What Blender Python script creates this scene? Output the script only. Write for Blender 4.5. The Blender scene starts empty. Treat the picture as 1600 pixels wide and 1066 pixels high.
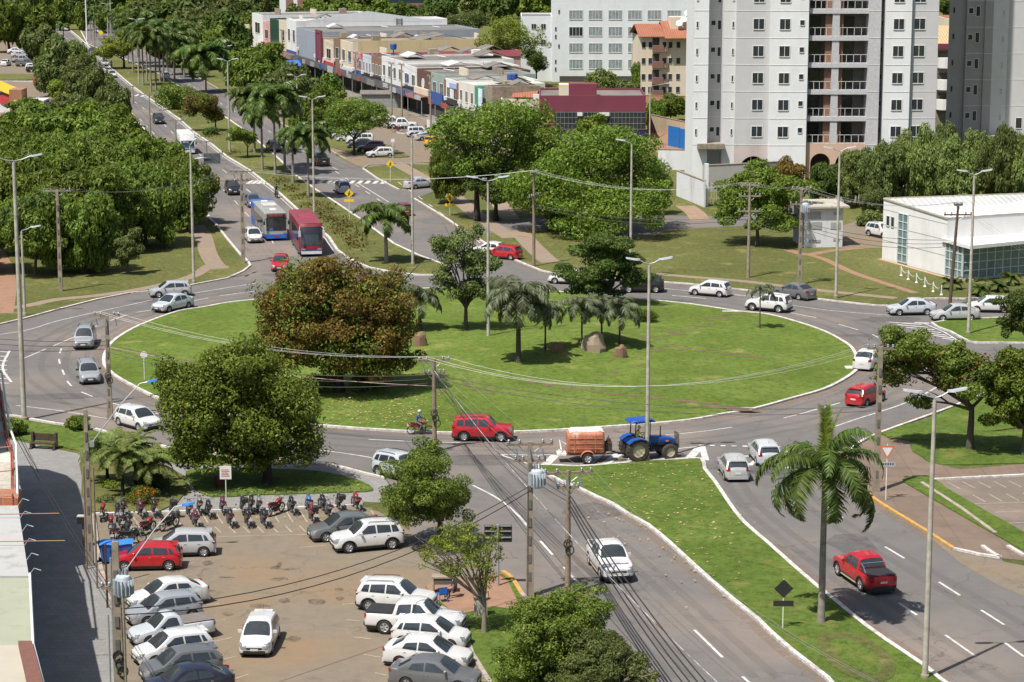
import bpy, bmesh, math, random
import numpy as np
from mathutils import Vector, Matrix
R = math.radians
random.seed(7)
rng = np.random.default_rng(11)
scn = bpy.context.scene
# ---------------------------------------------------------------- camera
F = 3600.0; HC = 37.5; PITCH = math.atan(698 / F)
cd = bpy.data.cameras.new('camera'); cam = bpy.data.objects.new('camera', cd)
scn.collection.objects.link(cam); scn.camera = cam
cd.sensor_width = 36; cd.lens = 36 * F / 1600; cd.clip_start = 1; cd.clip_end = 9000
cam.location = (0, 0, HC); cam.rotation_euler = (R(90) - PITCH, 0, 0)
# ---------------------------------------------------------------- light
scn.view_settings.view_transform = 'Standard'; scn.view_settings.look = 'None'
scn.view_settings.exposure = 0.5; scn.view_settings.gamma = 1
SUN = Vector((-4.84, -5.42, 13.7)).normalized()
w = bpy.data.worlds.new('World'); scn.world = w; w.use_nodes = True
nt = w.node_tree; bg = nt.nodes['Background']
sky = nt.nodes.new('ShaderNodeTexSky'); sky.sky_type = 'NISHITA'; sky.sun_disc = False
sky.sun_elevation = math.asin(SUN.z); sky.sun_rotation = math.atan2(SUN.x, SUN.y)
sky.air_density = 1.0; sky.dust_density = 2.5
nt.links.new(sky.outputs[0], bg.inputs[0]); bg.inputs[1].default_value = 0.078
sd = bpy.data.lights.new('sun', 'SUN'); sd.energy = 4.8; sd.angle = R(0.5); sd.color = (1, .955, .88)
so = bpy.data.objects.new('sun', sd); scn.collection.objects.link(so)
so.rotation_euler = (-SUN).to_track_quat('-Z', 'Y').to_euler(); so.location = (0, 0, 300)
# ---------------------------------------------------------------- helpers
col = scn.collection
def G(px, py, z=0.0):                       # photo point -> world point on the level z
    X = (px - 800) / F; Y = (py - 533) / F
    c, s = math.cos(PITCH), math.sin(PITCH)
    d = Vector((X, c - Y * s, -s - Y * c)); t = (HC - z) / -d.z
    return Vector((d.x * t, d.y * t, z))
def SC(py): return (py + 165) * math.cos(PITCH) / HC      # photo px per metre on the ground
def HT(px, py, py2):                        # height of an upright whose foot is at py and top at py2
    g = G(px, py); Y = (py2 - 533) / F; c, s = math.cos(PITCH), math.sin(PITCH)
    return HC + g.y * (-s - Y * c) / (c - Y * s)
class MB:
    def __init__(s): s.v = []; s.f = []; s.m = []; s.mi = 0
    def add(s, vs, fs):
        b = len(s.v); s.v += [tuple(p) for p in vs]
        for f in fs: s.f.append(tuple(b + i for i in f)); s.m.append(s.mi)
        return s
    def box(s, x0, y0, z0, x1, y1, z1):
        return s.add([(x0,y0,z0),(x1,y0,z0),(x1,y1,z0),(x0,y1,z0),(x0,y0,z1),(x1,y0,z1),(x1,y1,z1),(x0,y1,z1)],
            [(3,2,1,0),(4,5,6,7),(0,1,5,4),(1,2,6,5),(2,3,7,6),(3,0,4,7)])
    def obox(s, c, ux, uy, hx, hy, z0, z1):             # oriented box: centre, axis dir
        c = Vector((c[0], c[1], 0)); a = Vector((ux, uy, 0)).normalized(); b = Vector((-a.y, a.x, 0))
        P = [c - a*hx - b*hy, c + a*hx - b*hy, c + a*hx + b*hy, c - a*hx + b*hy]
        return s.add([(p.x,p.y,z0) for p in P] + [(p.x,p.y,z1) for p in P],
            [(3,2,1,0),(4,5,6,7),(0,1,5,4),(1,2,6,5),(2,3,7,6),(3,0,4,7)])
    def prism(s, pts, z0, z1):
        n = len(pts)
        a = sum(pts[i][0]*pts[(i+1)%n][1] - pts[(i+1)%n][0]*pts[i][1] for i in range(n))
        if a < 0: pts = pts[::-1]
        return s.add([(p[0],p[1],z0) for p in pts] + [(p[0],p[1],z1) for p in pts],
            [tuple(range(n-1,-1,-1)), tuple(range(n,2*n))] + [(i,(i+1)%n,(i+1)%n+n,i+n) for i in range(n)])
    def tube(s, pts, rs, n=8, cap=True):
        pts = [Vector(p) for p in pts]
        if not hasattr(rs, '__len__'): rs = [rs]*len(pts)
        vs = []; up = None
        for i, p in enumerate(pts):
            d = (pts[min(i+1,len(pts)-1)] - pts[max(i-1,0)]).normalized()
            if up is None: up = Vector((0,0,1)) if abs(d.z) < .9 else Vector((1,0,0))
            a = d.cross(up)
            if a.length < 1e-4: a = d.cross(Vector((1,0,0)))
            a.normalize(); b = d.cross(a).normalized(); up = -b if False else up
            for k in range(n):
                t = 2*math.pi*k/n; vs.append(p + a*(math.cos(t)*rs[i]) + b*(math.sin(t)*rs[i]))
        fs = []
        for i in range(len(pts)-1):
            for k in range(n):
                k2 = (k+1)%n; fs.append((i*n+k, i*n+k2, (i+1)*n+k2, (i+1)*n+k))
        if cap: fs += [tuple(range(n-1,-1,-1)), tuple(range((len(pts)-1)*n, len(pts)*n))]
        return s.add(vs, fs)
    def lathe(s, prof, n=16, c=(0,0,0), axis='z', cap=True):      # prof: (r, h)
        vs = []
        for r, h in prof:
            for k in range(n):
                t = 2*math.pi*k/n; a, b = r*math.cos(t), r*math.sin(t)
                if axis == 'z': q = (a, b, h)
                elif axis == 'y': q = (a, h, b)
                else: q = (h, a, b)
                vs.append((q[0]+c[0], q[1]+c[1], q[2]+c[2]))
        fs = []
        for i in range(len(prof)-1):
            for k in range(n):
                k2 = (k+1)%n; fs.append((i*n+k, i*n+k2, (i+1)*n+k2, (i+1)*n+k))
        if cap: fs += [tuple(range(n-1,-1,-1)), tuple(range((len(prof)-1)*n, len(prof)*n))]
        return s.add(vs, fs)
    def loft(s, rings, closed=True, caps=True):
        n = len(rings[0]); vs = [p for r in rings for p in r]; fs = []
        for i in range(len(rings)-1):
            for k in range(n if closed else n-1):
                k2 = (k+1)%n; fs.append((i*n+k, i*n+k2, (i+1)*n+k2, (i+1)*n+k))
        if caps: fs += [tuple(range(n-1,-1,-1)), tuple(range((len(rings)-1)*n, len(rings)*n))]
        return s.add(vs, fs)
    def grid(s, fn, nu, nv, flip=False):
        vs = [fn(i/nu, j/nv) for i in range(nu+1) for j in range(nv+1)]; fs = []
        for i in range(nu):
            for j in range(nv):
                q = (i*(nv+1)+j, (i+1)*(nv+1)+j, (i+1)*(nv+1)+j+1, i*(nv+1)+j+1)
                fs.append(q[::-1] if flip else q)
        return s.add(vs, fs)
    def blob(s, c, r, n=10, m=7, seed=0, k=.12):
        rr = random.Random(seed); vs = []; fs = []
        for j in range(m+1):
            for i in range(n):
                t, p = 2*math.pi*i/n, math.pi*j/m; q = 1 + rr.uniform(-k, k) if 0<j<m else 1
                vs.append((c[0]+r[0]*q*math.sin(p)*math.cos(t), c[1]+r[1]*q*math.sin(p)*math.sin(t), c[2]+r[2]*q*math.cos(p)))
        for j in range(m):
            for i in range(n):
                fs.append((j*n+i, (j+1)*n+i, (j+1)*n+(i+1)%n, j*n+(i+1)%n))
        return s.add(vs, fs)
    def mesh(s, name, mats, smooth=None, recalc=True):
        me = bpy.data.meshes.new(name); me.from_pydata(s.v, [], s.f)
        for m in (mats if isinstance(mats, (list, tuple)) else [mats]): me.materials.append(m)
        if any(s.m): me.polygons.foreach_set('material_index', s.m)
        if recalc:
            bm = bmesh.new(); bm.from_mesh(me)
            bmesh.ops.remove_doubles(bm, verts=bm.verts, dist=1e-5)
            bmesh.ops.recalc_face_normals(bm, faces=bm.faces); bm.to_mesh(me); bm.free()
        if smooth is not None:
            me.polygons.foreach_set('use_smooth', [True]*len(me.polygons)); me.set_sharp_from_angle(angle=R(smooth))
        me.update(); return me
def mk(name, me, parent=None, loc=None, rz=None, color=None, scale=None):
    o = bpy.data.objects.new(name, me); col.objects.link(o)
    if parent is not None: o.parent = parent
    if loc is not None: o.location = loc
    if rz is not None: o.rotation_euler = (0, 0, rz)
    if scale is not None: o.scale = scale if hasattr(scale, '__len__') else (scale,)*3
    if color is not None: o.color = (*color, 1)
    return o
def tag(o, label=None, cat=None, group=None, kind=None):
    if label: o['label'] = label
    if cat: o['category'] = cat
    if group: o['group'] = group
    if kind: o['kind'] = kind
    return o
KIDS = {}
def kids(o):
    return list(KIDS.get(o.as_pointer(), []))
def reg(o):
    if o.parent is not None: KIDS.setdefault(o.parent.as_pointer(), []).append(o)
    return o
def part(name, mb, mat, parent, smooth=None, **k):
    me = mb if isinstance(mb, bpy.types.Mesh) else mb.mesh(name, mat, smooth)
    return reg(mk(name, me, parent, **k))
def copytree(o, parent=None, color=None):
    c = o.copy(); col.objects.link(c)
    if parent is not None: c.parent = parent; KIDS.setdefault(parent.as_pointer(), []).append(c)
    if color is not None: c.color = (*color, 1)
    for k in kids(o): copytree(k, c, color)
    return c
def empty(name, loc=(0,0,0), rz=0):
    o = bpy.data.objects.new(name, None); col.objects.link(o); o.location = loc; o.rotation_euler = (0,0,rz)
    o.empty_display_size = .3; return o
def interp(x, pts):
    if x <= pts[0][0]: return pts[0][1]
    for (a, b), (c, d) in zip(pts, pts[1:]):
        if x <= c: return b + (d-b)*(x-a)/(c-a) if c > a else d
    return pts[-1][1]
# ---------------------------------------------------------------- materials
def srgb(h):
    if isinstance(h, str):
        h = h.lstrip('#'); h = [int(h[i:i+2], 16)/255 for i in (0,2,4)]
    return tuple((c/12.92 if c <= .04045 else ((c+.055)/1.055)**2.4) for c in h)
def newmat(name):
    m = bpy.data.materials.new(name); m.use_nodes = True
    return m, m.node_tree, m.node_tree.nodes['Principled BSDF']
def N(nt, t, **k):
    n = nt.nodes.new('ShaderNode'+t)
    for a, b in k.items():
        if a in n.inputs.keys() if hasattr(n.inputs, 'keys') else False: n.inputs[a].default_value = b
        else: setattr(n, a, b)
    return n
def noise(nt, scale, detail=4, rough=.6, coord='Object', vec=None):
    n = nt.nodes.new('ShaderNodeTexNoise'); n.inputs['Scale'].default_value = scale
    n.inputs['Detail'].default_value = detail; n.inputs['Roughness'].default_value = rough
    if vec is None:
        tc = nt.nodes.new('ShaderNodeTexCoord'); vec = tc.outputs[coord]
    nt.links.new(vec, n.inputs['Vector']); return n.outputs['Fac']
def ramp(nt, fac, stops):
    r = nt.nodes.new('ShaderNodeValToRGB'); nt.links.new(fac, r.inputs[0])
    e = r.color_ramp.elements
    while len(e) < len(stops): e.new(.5)
    for q, (p, c) in zip(e, stops): q.position = p; q.color = (*c, 1) if len(c) == 3 else c
    return r.outputs[0]
def mix(nt, a, b, fac, mode='MIX'):
    n = nt.nodes.new('ShaderNodeMix'); n.data_type = 'RGBA'; n.blend_type = mode
    for s, v in ((n.inputs[6], a), (n.inputs[7], b)):
        if isinstance(v, tuple): s.default_value = (*v, 1)
        else: nt.links.new(v, s)
    if isinstance(fac, (int, float)): n.inputs[0].default_value = fac
    else: nt.links.new(fac, n.inputs[0])
    return n.outputs[2]
def bump(nt, b, h, strength=.3, dist=.02):
    n = nt.nodes.new('ShaderNodeBump'); n.inputs['Strength'].default_value = strength
    n.inputs['Distance'].default_value = dist; nt.links.new(h, n.inputs['Height']); nt.links.new(n.outputs[0], b.inputs['Normal'])
MATS = {}
def plain(name, c, rough=.6, metal=0, var=.15, scale=3, coat=0, dirt=None):
    if name in MATS: return MATS[name]
    m, nt, b = newmat(name); c = srgb(c) if isinstance(c, str) else c
    f = noise(nt, scale)
    lo = tuple(x*(1-var) for x in c); hi = tuple(min(1, x*(1+var*.6)) for x in c)
    o = ramp(nt, f, [(.3, lo), (.7, hi)])
    if dirt is not None:
        f2 = noise(nt, .9, 6, .7); o = mix(nt, o, srgb(dirt), ramp(nt, f2, [(.5, (0,0,0)), (.75, (.7,.7,.7))]))
    nt.links.new(o, b.inputs['Base Color']); b.inputs['Roughness'].default_value = rough; b.inputs['Metallic'].default_value = metal
    b.inputs['Coat Weight'].default_value = coat
    MATS[name] = m; return m
def paint():                                   # car paint: colour carried by each object
    m, nt, b = newmat('car_paint')
    oi = nt.nodes.new('ShaderNodeObjectInfo')
    f = noise(nt, 2.5, 5)
    dust = ramp(nt, f, [(.45, (0,0,0)), (.8, (.22,.22,.22))])
    tc = nt.nodes.new('ShaderNodeTexCoord'); sp = nt.nodes.new('ShaderNodeSeparateXYZ'); nt.links.new(tc.outputs['Object'], sp.inputs[0])
    low = nt.nodes.new('ShaderNodeMapRange'); nt.links.new(sp.outputs['Z'], low.inputs[0])
    low.inputs[1].default_value = .65; low.inputs[2].default_value = .2; low.inputs[3].default_value = 0; low.inputs[4].default_value = .42
    mm = nt.nodes.new('ShaderNodeMath'); mm.operation = 'MAXIMUM'; nt.links.new(dust, mm.inputs[0]); nt.links.new(low.outputs[0], mm.inputs[1])
    m2 = nt.nodes.new('ShaderNodeMath'); m2.operation = 'MULTIPLY'; nt.links.new(mm.outputs[0], m2.inputs[0]); nt.links.new(noise(nt, 4, 3), m2.inputs[1])
    o = mix(nt, oi.outputs['Color'], srgb('#8a7462'), m2.outputs[0])
    nt.links.new(o, b.inputs['Base Color']); b.inputs['Roughness'].default_value = .32
    b.inputs['Coat Weight'].default_value = .7; b.inputs['Coat Roughness'].default_value = .06
    b.inputs['Metallic'].default_value = .15
    return m
PAINT = paint()
def glassm(name, c, rough=.05, spec=.6):
    m, nt, b = newmat(name); f = noise(nt, 1.5)
    nt.links.new(ramp(nt, f, [(.3, c), (.75, tuple(x*1.8+.004 for x in c))]), b.inputs['Base Color'])
    b.inputs['Roughness'].default_value = rough; b.inputs['Specular IOR Level'].default_value = spec
    return m
GLASS = glassm('vehicle_glass', (.02,.025,.028), .04, 1.0); 
TYRE = plain('tyre_rubber', (.022,.021,.02), .85, var=.3)
RIM = plain('alloy_rim', (.42,.42,.43), .4, .35)
TRIM = plain('black_trim', (.02,.02,.021), .55)
DUSTYTRIM = plain('dusty_trim', (.05,.045,.04), .8)
CHROME = plain('chrome', (.6,.6,.62), .2, .9)
LAMPW = plain('headlamp', (.3,.32,.34), .1, .4)
LAMPR = plain('tail_lamp', (.32,.008,.012), .15)
LAMPO = plain('amber_lamp', (.7,.22,.02), .2)
PLATE = plain('number_plate', (.55,.56,.56), .5)
STEEL = plain('galvanised_steel', (.42,.44,.46), .45, .5)
CONC = plain('concrete', '#a9a397', .9, var=.25, scale=2.5, dirt='#6b655a')
CONCD = plain('weathered_concrete', '#8d8272', .95, var=.3, scale=2, dirt='#4b443a')
WOODP = plain('weathered_pole', '#857663', .9, var=.3, scale=4, dirt='#4d4338')
INSUL = plain('insulator_porcelain', (.17,.19,.22), .3)
DARKM = plain('dark_metal', (.03,.03,.032), .5, .4)
WIRE = plain('cable_black', (.02,.02,.02), .6); WIREL = plain('cable_aluminium', (.27,.27,.27), .5, .5)
WHITE = plain('white_paint', (.64,.64,.62), .6, var=.08)
# ================================================================ ground, roads, kerbs
def W2(pts, z=0): return [G(x, y)[:2] for x, y in pts]
def smooth(pts, n=4, closed=False):
    P = [Vector(p[:2]) for p in pts]; out = []; m = len(P)
    rg = range(m if closed else m-1)
    for i in rg:
        p0 = P[(i-1) % m] if closed or i > 0 else P[i]; p1 = P[i]; p2 = P[(i+1) % m]; p3 = P[(i+2) % m] if closed or i+2 < m else p2
        for k in range(n):
            t = k/n
            out.append(.5*((2*p1)+(-p0+p2)*t+(2*p0-5*p1+4*p2-p3)*t*t+(-p0+3*p1-3*p2+p3)*t**3))
    if not closed: out.append(P[-1])
    return [(p.x, p.y) for p in out]
def sheet(name, pts, z, mat, kind='structure'):
    m = MB(); m.add([(p[0], p[1], z) for p in pts], [tuple(range(len(pts)))])
    me = m.mesh(name, mat, recalc=False)
    bm = bmesh.new(); bm.from_mesh(me); bmesh.ops.triangulate(bm, faces=bm.faces)
    for f in bm.faces:
        if f.normal.z < 0: f.normal_flip()
    bm.to_mesh(me); bm.free()
    return tag(mk(name, me), kind=kind)
def strip(mb, pts, w, z0, z1, closed=False):
    P = [Vector(p[:2]) for p in pts]; n = len(P); L = []; Rr = []
    for i in range(n):
        a = P[(i-1) % n] if closed or i else P[i]; b = P[(i+1) % n] if closed or i < n-1 else P[i]
        d = (b-a).normalized(); nn = Vector((-d.y, d.x))*w/2; L.append(P[i]+nn); Rr.append(P[i]-nn)
    if z1 is None:
        vs = [(p.x,p.y,z0) for p in L]+[(p.x,p.y,z0) for p in Rr]
        mb.add(vs, [(n+i, n+(i+1)%n, (i+1)%n, i) for i in range(n if closed else n-1)]); return mb
    rings = [[(r.x,r.y,z0),(r.x,r.y,z1),(l.x,l.y,z1),(l.x,l.y,z0)] for l, r in zip(L, Rr)]
    if closed: rings.append(rings[0])
    mb.loft(rings, caps=not closed); return mb
def walk(pts, step):
    P = [Vector(p[:2]) for p in pts]; out = [P[0]]; acc = 0
    for a, b in zip(P, P[1:]):
        L = (b-a).length; d = step-acc
        while d <= L: out.append(a+(b-a)*d/L); d += step
        acc = (acc+L) % step
    return out
def dashes(mb, pts, w, on, off, z):
    P = walk(pts, .25); k = int((on+off)/.25); m = int(on/.25)
    for i in range(0, len(P)-m, k): strip(mb, P[i:i+m+1], w, z, None)
# materials
def grassmat(name, a, b_, c_, dry, sc=.12, mow=True):
    m, nt, b = newmat(name)
    n1 = noise(nt, sc, 5, .65); n2 = noise(nt, 2.2, 6, .75); n3 = noise(nt, 14, 4, .8)
    o = ramp(nt, n1, [(.3, a), (.5, b_), (.7, c_)])
    o = mix(nt, o, tuple(x*.45 for x in a), ramp(nt, n2, [(.35, (.75,.75,.75)), (.55, (0,0,0))]))
    o = mix(nt, o, tuple(min(1, x*1.6) for x in c_), ramp(nt, n3, [(.5, (0,0,0)), (.8, (.7,.7,.7))]))
    o = mix(nt, o, srgb(dry), ramp(nt, noise(nt, .35, 7, .7), [(.56, (0,0,0)), (.72, (.6,.6,.6))]))
    nt.links.new(o, b.inputs['Base Color']); b.inputs['Roughness'].default_value = .95; b.inputs['Specular IOR Level'].default_value = .1
    bump(nt, b, n3, .9, .08); return m
GRASS = grassmat('grass_lawn', (.08,.122,.02), (.11,.162,.029), (.152,.2,.045), '#958c55')
GRASSR = grassmat('grass_rough', (.08,.094,.028), (.115,.125,.038), (.165,.16,.06), '#9a8a62', .06)
GRASSB = grassmat('grass_splitter', (.065,.108,.018), (.095,.145,.026), (.14,.185,.042), '#8a7c4c', .2)
def asphalt(name, base, dust, dustamt=.5, sc=1.0):
    m, nt, b = newmat(name)
    n1 = noise(nt, .05*sc, 5, .6); n2 = noise(nt, .5*sc, 6, .7); n3 = noise(nt, 30, 3, .7)
    o = ramp(nt, n2, [(.3, tuple(x*.86 for x in base)), (.7, tuple(x*1.1 for x in base))])
    o = mix(nt, o, srgb(dust), ramp(nt, n1, [(.48, (0,0,0)), (.68, (dustamt,)*3)]))
    o = mix(nt, o, tuple(x*.7 for x in base), ramp(nt, noise(nt, .16*sc, 8, .62), [(.60, (0,0,0)), (.66, (.55,.55,.55))]))
    o = mix(nt, o, tuple(x*1.5 for x in base), ramp(nt, n3, [(.5, (0,0,0)), (.9, (.8,.8,.8))]))
    v = nt.nodes.new('ShaderNodeTexVoronoi'); v.feature = 'DISTANCE_TO_EDGE'; v.inputs['Scale'].default_value = .11
    tc = nt.nodes.new('ShaderNodeTexCoord'); wn = nt.nodes.new('ShaderNodeTexNoise'); wn.inputs['Scale'].default_value = .6; wn.inputs['Detail'].default_value = 4
    nt.links.new(tc.outputs['Object'], wn.inputs['Vector'])
    va = nt.nodes.new('ShaderNodeVectorMath'); va.operation = 'MULTIPLY_ADD'; va.inputs[1].default_value = (4,4,0)
    nt.links.new(wn.outputs['Color'], va.inputs[0]); nt.links.new(tc.outputs['Object'], va.inputs[2]); nt.links.new(va.outputs[0], v.inputs['Vector'])
    o = mix(nt, o, tuple(x*.5 for x in base), ramp(nt, v.outputs['Distance'], [(0, (.6,.6,.6)), (.006, (0,0,0))]))
    nt.links.new(o, b.inputs['Base Color']); b.inputs['Roughness'].default_value = .9; b.inputs['Specular IOR Level'].default_value = .25
    bump(nt, b, n3, .5, .01); return m
ASPH = asphalt('asphalt', (.127,.120,.114), '#8a7a6e', .55)
LOTM = asphalt('dusty_parking', (.172,.143,.108), '#80694f', .7, 2.2)
DIRT = asphalt('red_dirt', (.25,.15,.10), '#8a5f42', .5, 3)
PATHM = asphalt('worn_path', (.22,.17,.13), '#8f7a62', .6, 3)
def pavers(name, c, cm, sx=.6, sy=.6, dirt='#5a4f45', off=.5):
    m, nt, b = newmat(name); t = nt.nodes.new('ShaderNodeTexBrick'); tc = nt.nodes.new('ShaderNodeTexCoord')
    nt.links.new(tc.outputs['Object'], t.inputs['Vector']); t.inputs['Scale'].default_value = 1; t.offset = off
    t.inputs['Brick Width'].default_value = sx; t.inputs['Row Height'].default_value = sy; t.inputs['Mortar Size'].default_value = .018
    t.inputs['Color1'].default_value = (*c, 1); t.inputs['Color2'].default_value = (*[x*.85 for x in c], 1); t.inputs['Mortar'].default_value = (*cm, 1)
    o = mix(nt, t.outputs[0], srgb(dirt), ramp(nt, noise(nt, .5, 7, .7), [(.45, (0,0,0)), (.75, (.6,.6,.6))]))
    nt.links.new(o, b.inputs['Base Color']); b.inputs['Roughness'].default_value = .9; return m
SLABS = pavers('red_slabs', (.175,.125,.093), (.08,.066,.052), 2.4, 2.4, '#4a4138', 0)
SIDEW = pavers('sidewalk_slabs', (.225,.222,.215), (.16,.155,.15), .5, .5, '#6d675e')
LINE = plain('road_paint_white', (.5,.49,.47), .8, var=.35, scale=2.5, dirt='#77716b')
LINEY = plain('road_paint_dusty', (.32,.27,.2), .85, var=.3, scale=2)
KERB = plain('kerb_whitewash', (.52,.5,.475), .85, var=.4, scale=4, dirt='#6f6256')
KERBG = plain('kerb_bare', (.33,.28,.24), .9, var=.3, scale=3, dirt='#6a5a4c')
KERBY = plain('kerb_yellow', (.45,.26,.07), .8, var=.25, scale=3, dirt='#8a6a48')
# ---- terrain
tm = MB(); tm.add([(-3500,-60,0),(3500,-60,0),(3500,5200,0),(-3500,5200,0)], [(0,1,2,3)])
tag(mk('terrain', tm.mesh('terrain', GRASSR, recalc=False)), kind='structure')
hillm = MB(); hillm.grid(lambda u, v: (-2600+5200*u, 3000+1900*v, -2+ (60+30*math.sin(u*9)+18*math.sin(u*23))*math.sin(math.pi*v)), 40, 10)
tag(mk('hills', hillm.mesh('hills', plain('hill_green', (.03,.06,.02), .9), 60)), kind='structure')
RK = [(-142,712)] + W2([(94,43),(109,47),(127,62),(152,86),(177,110),(203,132),(228,151),(253,168),(279,186),(304,208),(329,225),(355,246),(390,267),(438,304),(473,336),(514,372),(527,392)])
LK = W2([(329,344),(273,253),(223,200),(177,152)]) + [(-107,545),(-140,662),(-160,735)]
WOUT = [(388,410),(375,398),(355,374),(337,351)]
NWK = [(391,416),(380,425),(355,436),(296,447),(238,456),(203,459),(152,469),(89,485),(38,499),(0,508),(-60,522),(-140,538)]
OUTR = W2([(567,264),(539,252),(501,229),(448,201),(370,158),(295,115)]) + [(-92,575),(-118,675),(-124,725)]
NEK = [(647,311),(694,340),(729,364),(755,379),(790,400),(838,421),(863,427),(940,434),(1023,441),(1079,445),(1150,453),(1200,458),(1276,468),(1327,474),(1390,479),(1446,468),(1511,468),(1580,466),(1700,462),(2150,450)]
SEK = [(2150,500),(1700,560),(1600,588),(1546,611),(1529,620),(1506,630),(1453,650),(1375,678),(1345,692),(1326,706),(1318,722),(1322,735),(1332,750),(1352,770),(1379,790),(1443,829),(1490,859),(1530,868),(1563,873)]
SWK = [(-160,650),(0,650),(46,656),(86,663),(150,672),(220,692),(300,706),(380,714),(465,721),(489,725),(527,730),(565,740),(603,749)]
PKK = [(786,895),(800,906),(815,930),(850,966),(905,1020),(960,1075),(1010,1120)]
road = (LK[::-1] + W2(WOUT[::-1]) + W2(NWK) + W2([(-200,560),(-200,640)]) + W2(SWK) + W2([(625,775),(640,800),(640,860),(700,882)]) + W2(PKK)
    + W2([(1400,1200),(1900,1130),(1800,960),(1600,905)]) + W2(SEK[::-1]) + W2(NEK[::-1]) + W2([(681,298),(735,286),(800,277),(800,270),(732,278),(680,285),(623,297),(590,280)]) + OUTR)
sheet('road', road, .012, ASPH)
sheet('side_street', smooth(W2([(742,352),(830,340),(900,348),(960,340),(1040,337),(1105,338),(1180,333),(1260,318),(1330,300),(1420,292),(1420,300),(1340,312),(1300,330),(1250,345),(1180,352),(1080,358),(1040,362),(1000,372),(900,366),(830,358),(742,368)]), 2), .012, ASPH)
# ---- parking and dirt areas
sheet('parking_ground', W2([(146,806),(400,799),(566,792),(592,800),(640,830),(700,870),(786,897),(700,915),(661,925),(674,943),(720,968),(737,1023),(760,1060),(800,1140),(180,1140),(181,1064),(181,970),(155,880)]), .018, LOTM)
sheet('apron', W2([(1443,831),(1490,862),(1563,877),(1700,905),(1750,1000),(1640,950),(1560,915),(1500,880)]), .018, LOTM)
sheet('market_parking', W2([(567,263),(620,256),(668,254),(720,248),(780,232),(740,205),(700,190),(640,165),(590,140),(540,150),(500,185),(510,205),(620,230),(560,243),(541,251)]), .02, LOTM)
sheet('market_parking_aisle', W2([(541,250),(560,243),(600,225),(500,180),(440,140),(400,120),(392,140),(448,200),(501,228)]), .016, LOTM)
sheet('shop_forecourt', W2([(470,110),(540,148),(640,178),(700,205),(760,240),(800,235),(720,165),(600,120),(500,92)]), .022, pavers('forecourt', (.22,.2,.17), (.15,.13,.11)))
sheet('restaurant_parking', W2([(-160,70),(20,66),(75,88),(120,110),(140,150),(60,182),(-160,182)]), .02, LOTM)
sheet('compound_yard', W2([(1010,200),(1090,215),(1080,240),(1000,238)]), .02, DIRT)
sheet('clinic_parking', W2([(1300,358),(1340,345),(1440,350),(1440,388),(1310,388)]), .02, LOTM)
tag(mk('parking_verge', MB().prism(W2([(-160,118),(20,116),(64,118),(62,124),(40,126),(-160,127)]), 0, .14).mesh('verge', GRASSR)), kind='structure')
kb = MB(); strip(kb, W2([(-160,127.5),(20,127.5),(58,129)]), .3, 0, .18)
tag(mk('kerb', kb.mesh('kerb', KERB)), kind='structure')
# brown market paving along the shops' road
# paths worn into the grass
PZ = [0]
def pathway(name, pts, w, mat=PATHM, z=.006):
    PZ[0] += 1; z += .0007*PZ[0]
    return tag(mk(name, strip(MB(), smooth(W2(pts), 5), w, z, None).mesh(name, mat, recalc=False)), kind='structure')
pathway('path', [(-20,486),(40,478),(90,468),(150,462),(230,450),(300,432),(330,414),(350,418)], 1.3)
pathway('path', [(306,352),(318,370),(325,395),(335,412),(345,420)], 1.9)
pathway('path', [(-10,395),(2,420),(6,450),(0,490)], 2.4, DIRT)
pathway('path', [(778,316),(800,345),(820,372),(850,402),(862,410)], 2.2, PATHM, .0065)
pathway('path', [(610,250),(650,272),(700,300),(750,340),(800,372)], 2.2, PATHM, .009)
pathway('path', [(1022,428),(1080,433),(1165,440),(1230,448),(1300,456),(1400,466)], 1.2)
pathway('path', [(1262,398),(1290,406),(1330,425),(1380,442),(1430,458)], .9, DIRT, .008)
pathway('path', [(1070,322),(1085,332),(1095,345)], 2.4, pavers('path_slabs', (.3,.2,.13), (.2,.14,.1)), .016)
pathway('path', [(1230,390),(1260,398),(1300,392),(1375,385)], 1.2, DIRT, .010)
# sidewalks
sheet('sidewalk', W2([(-200,672),(20,688),(125,710),(128,745),(136,800),(155,880),(181,965),(181,1140),(-200,1140)]), .02, SIDEW)
sheet('sidewalk', smooth(W2([(240,718),(290,727),(360,728),(430,728),(465,723),(489,727),(527,732),(565,742),(603,751),(615,770),(592,786),(560,784),(566,792),(400,799),(260,803),(250,790),(300,770),(290,745)]), 1), .021, SIDEW)
sheet('corner_sidewalk', W2([(1318,722),(1326,707),(1345,693),(1380,680),(1420,690),(1445,720),(1500,734),(1620,724),(1620,746),(1456,749),(1430,760),(1500,800),(1560,840),(1640,880),(1563,873),(1490,859),(1443,829),(1379,790),(1352,770),(1332,750),(1322,735)]), .02, SLABS)
sheet('right_parking', W2([(1456,750),(1640,744),(1700,850),(1600,852),(1560,830)]), .0225, asphalt('right_lot', (.15,.125,.105), '#9a8878', .6, 2))
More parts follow.
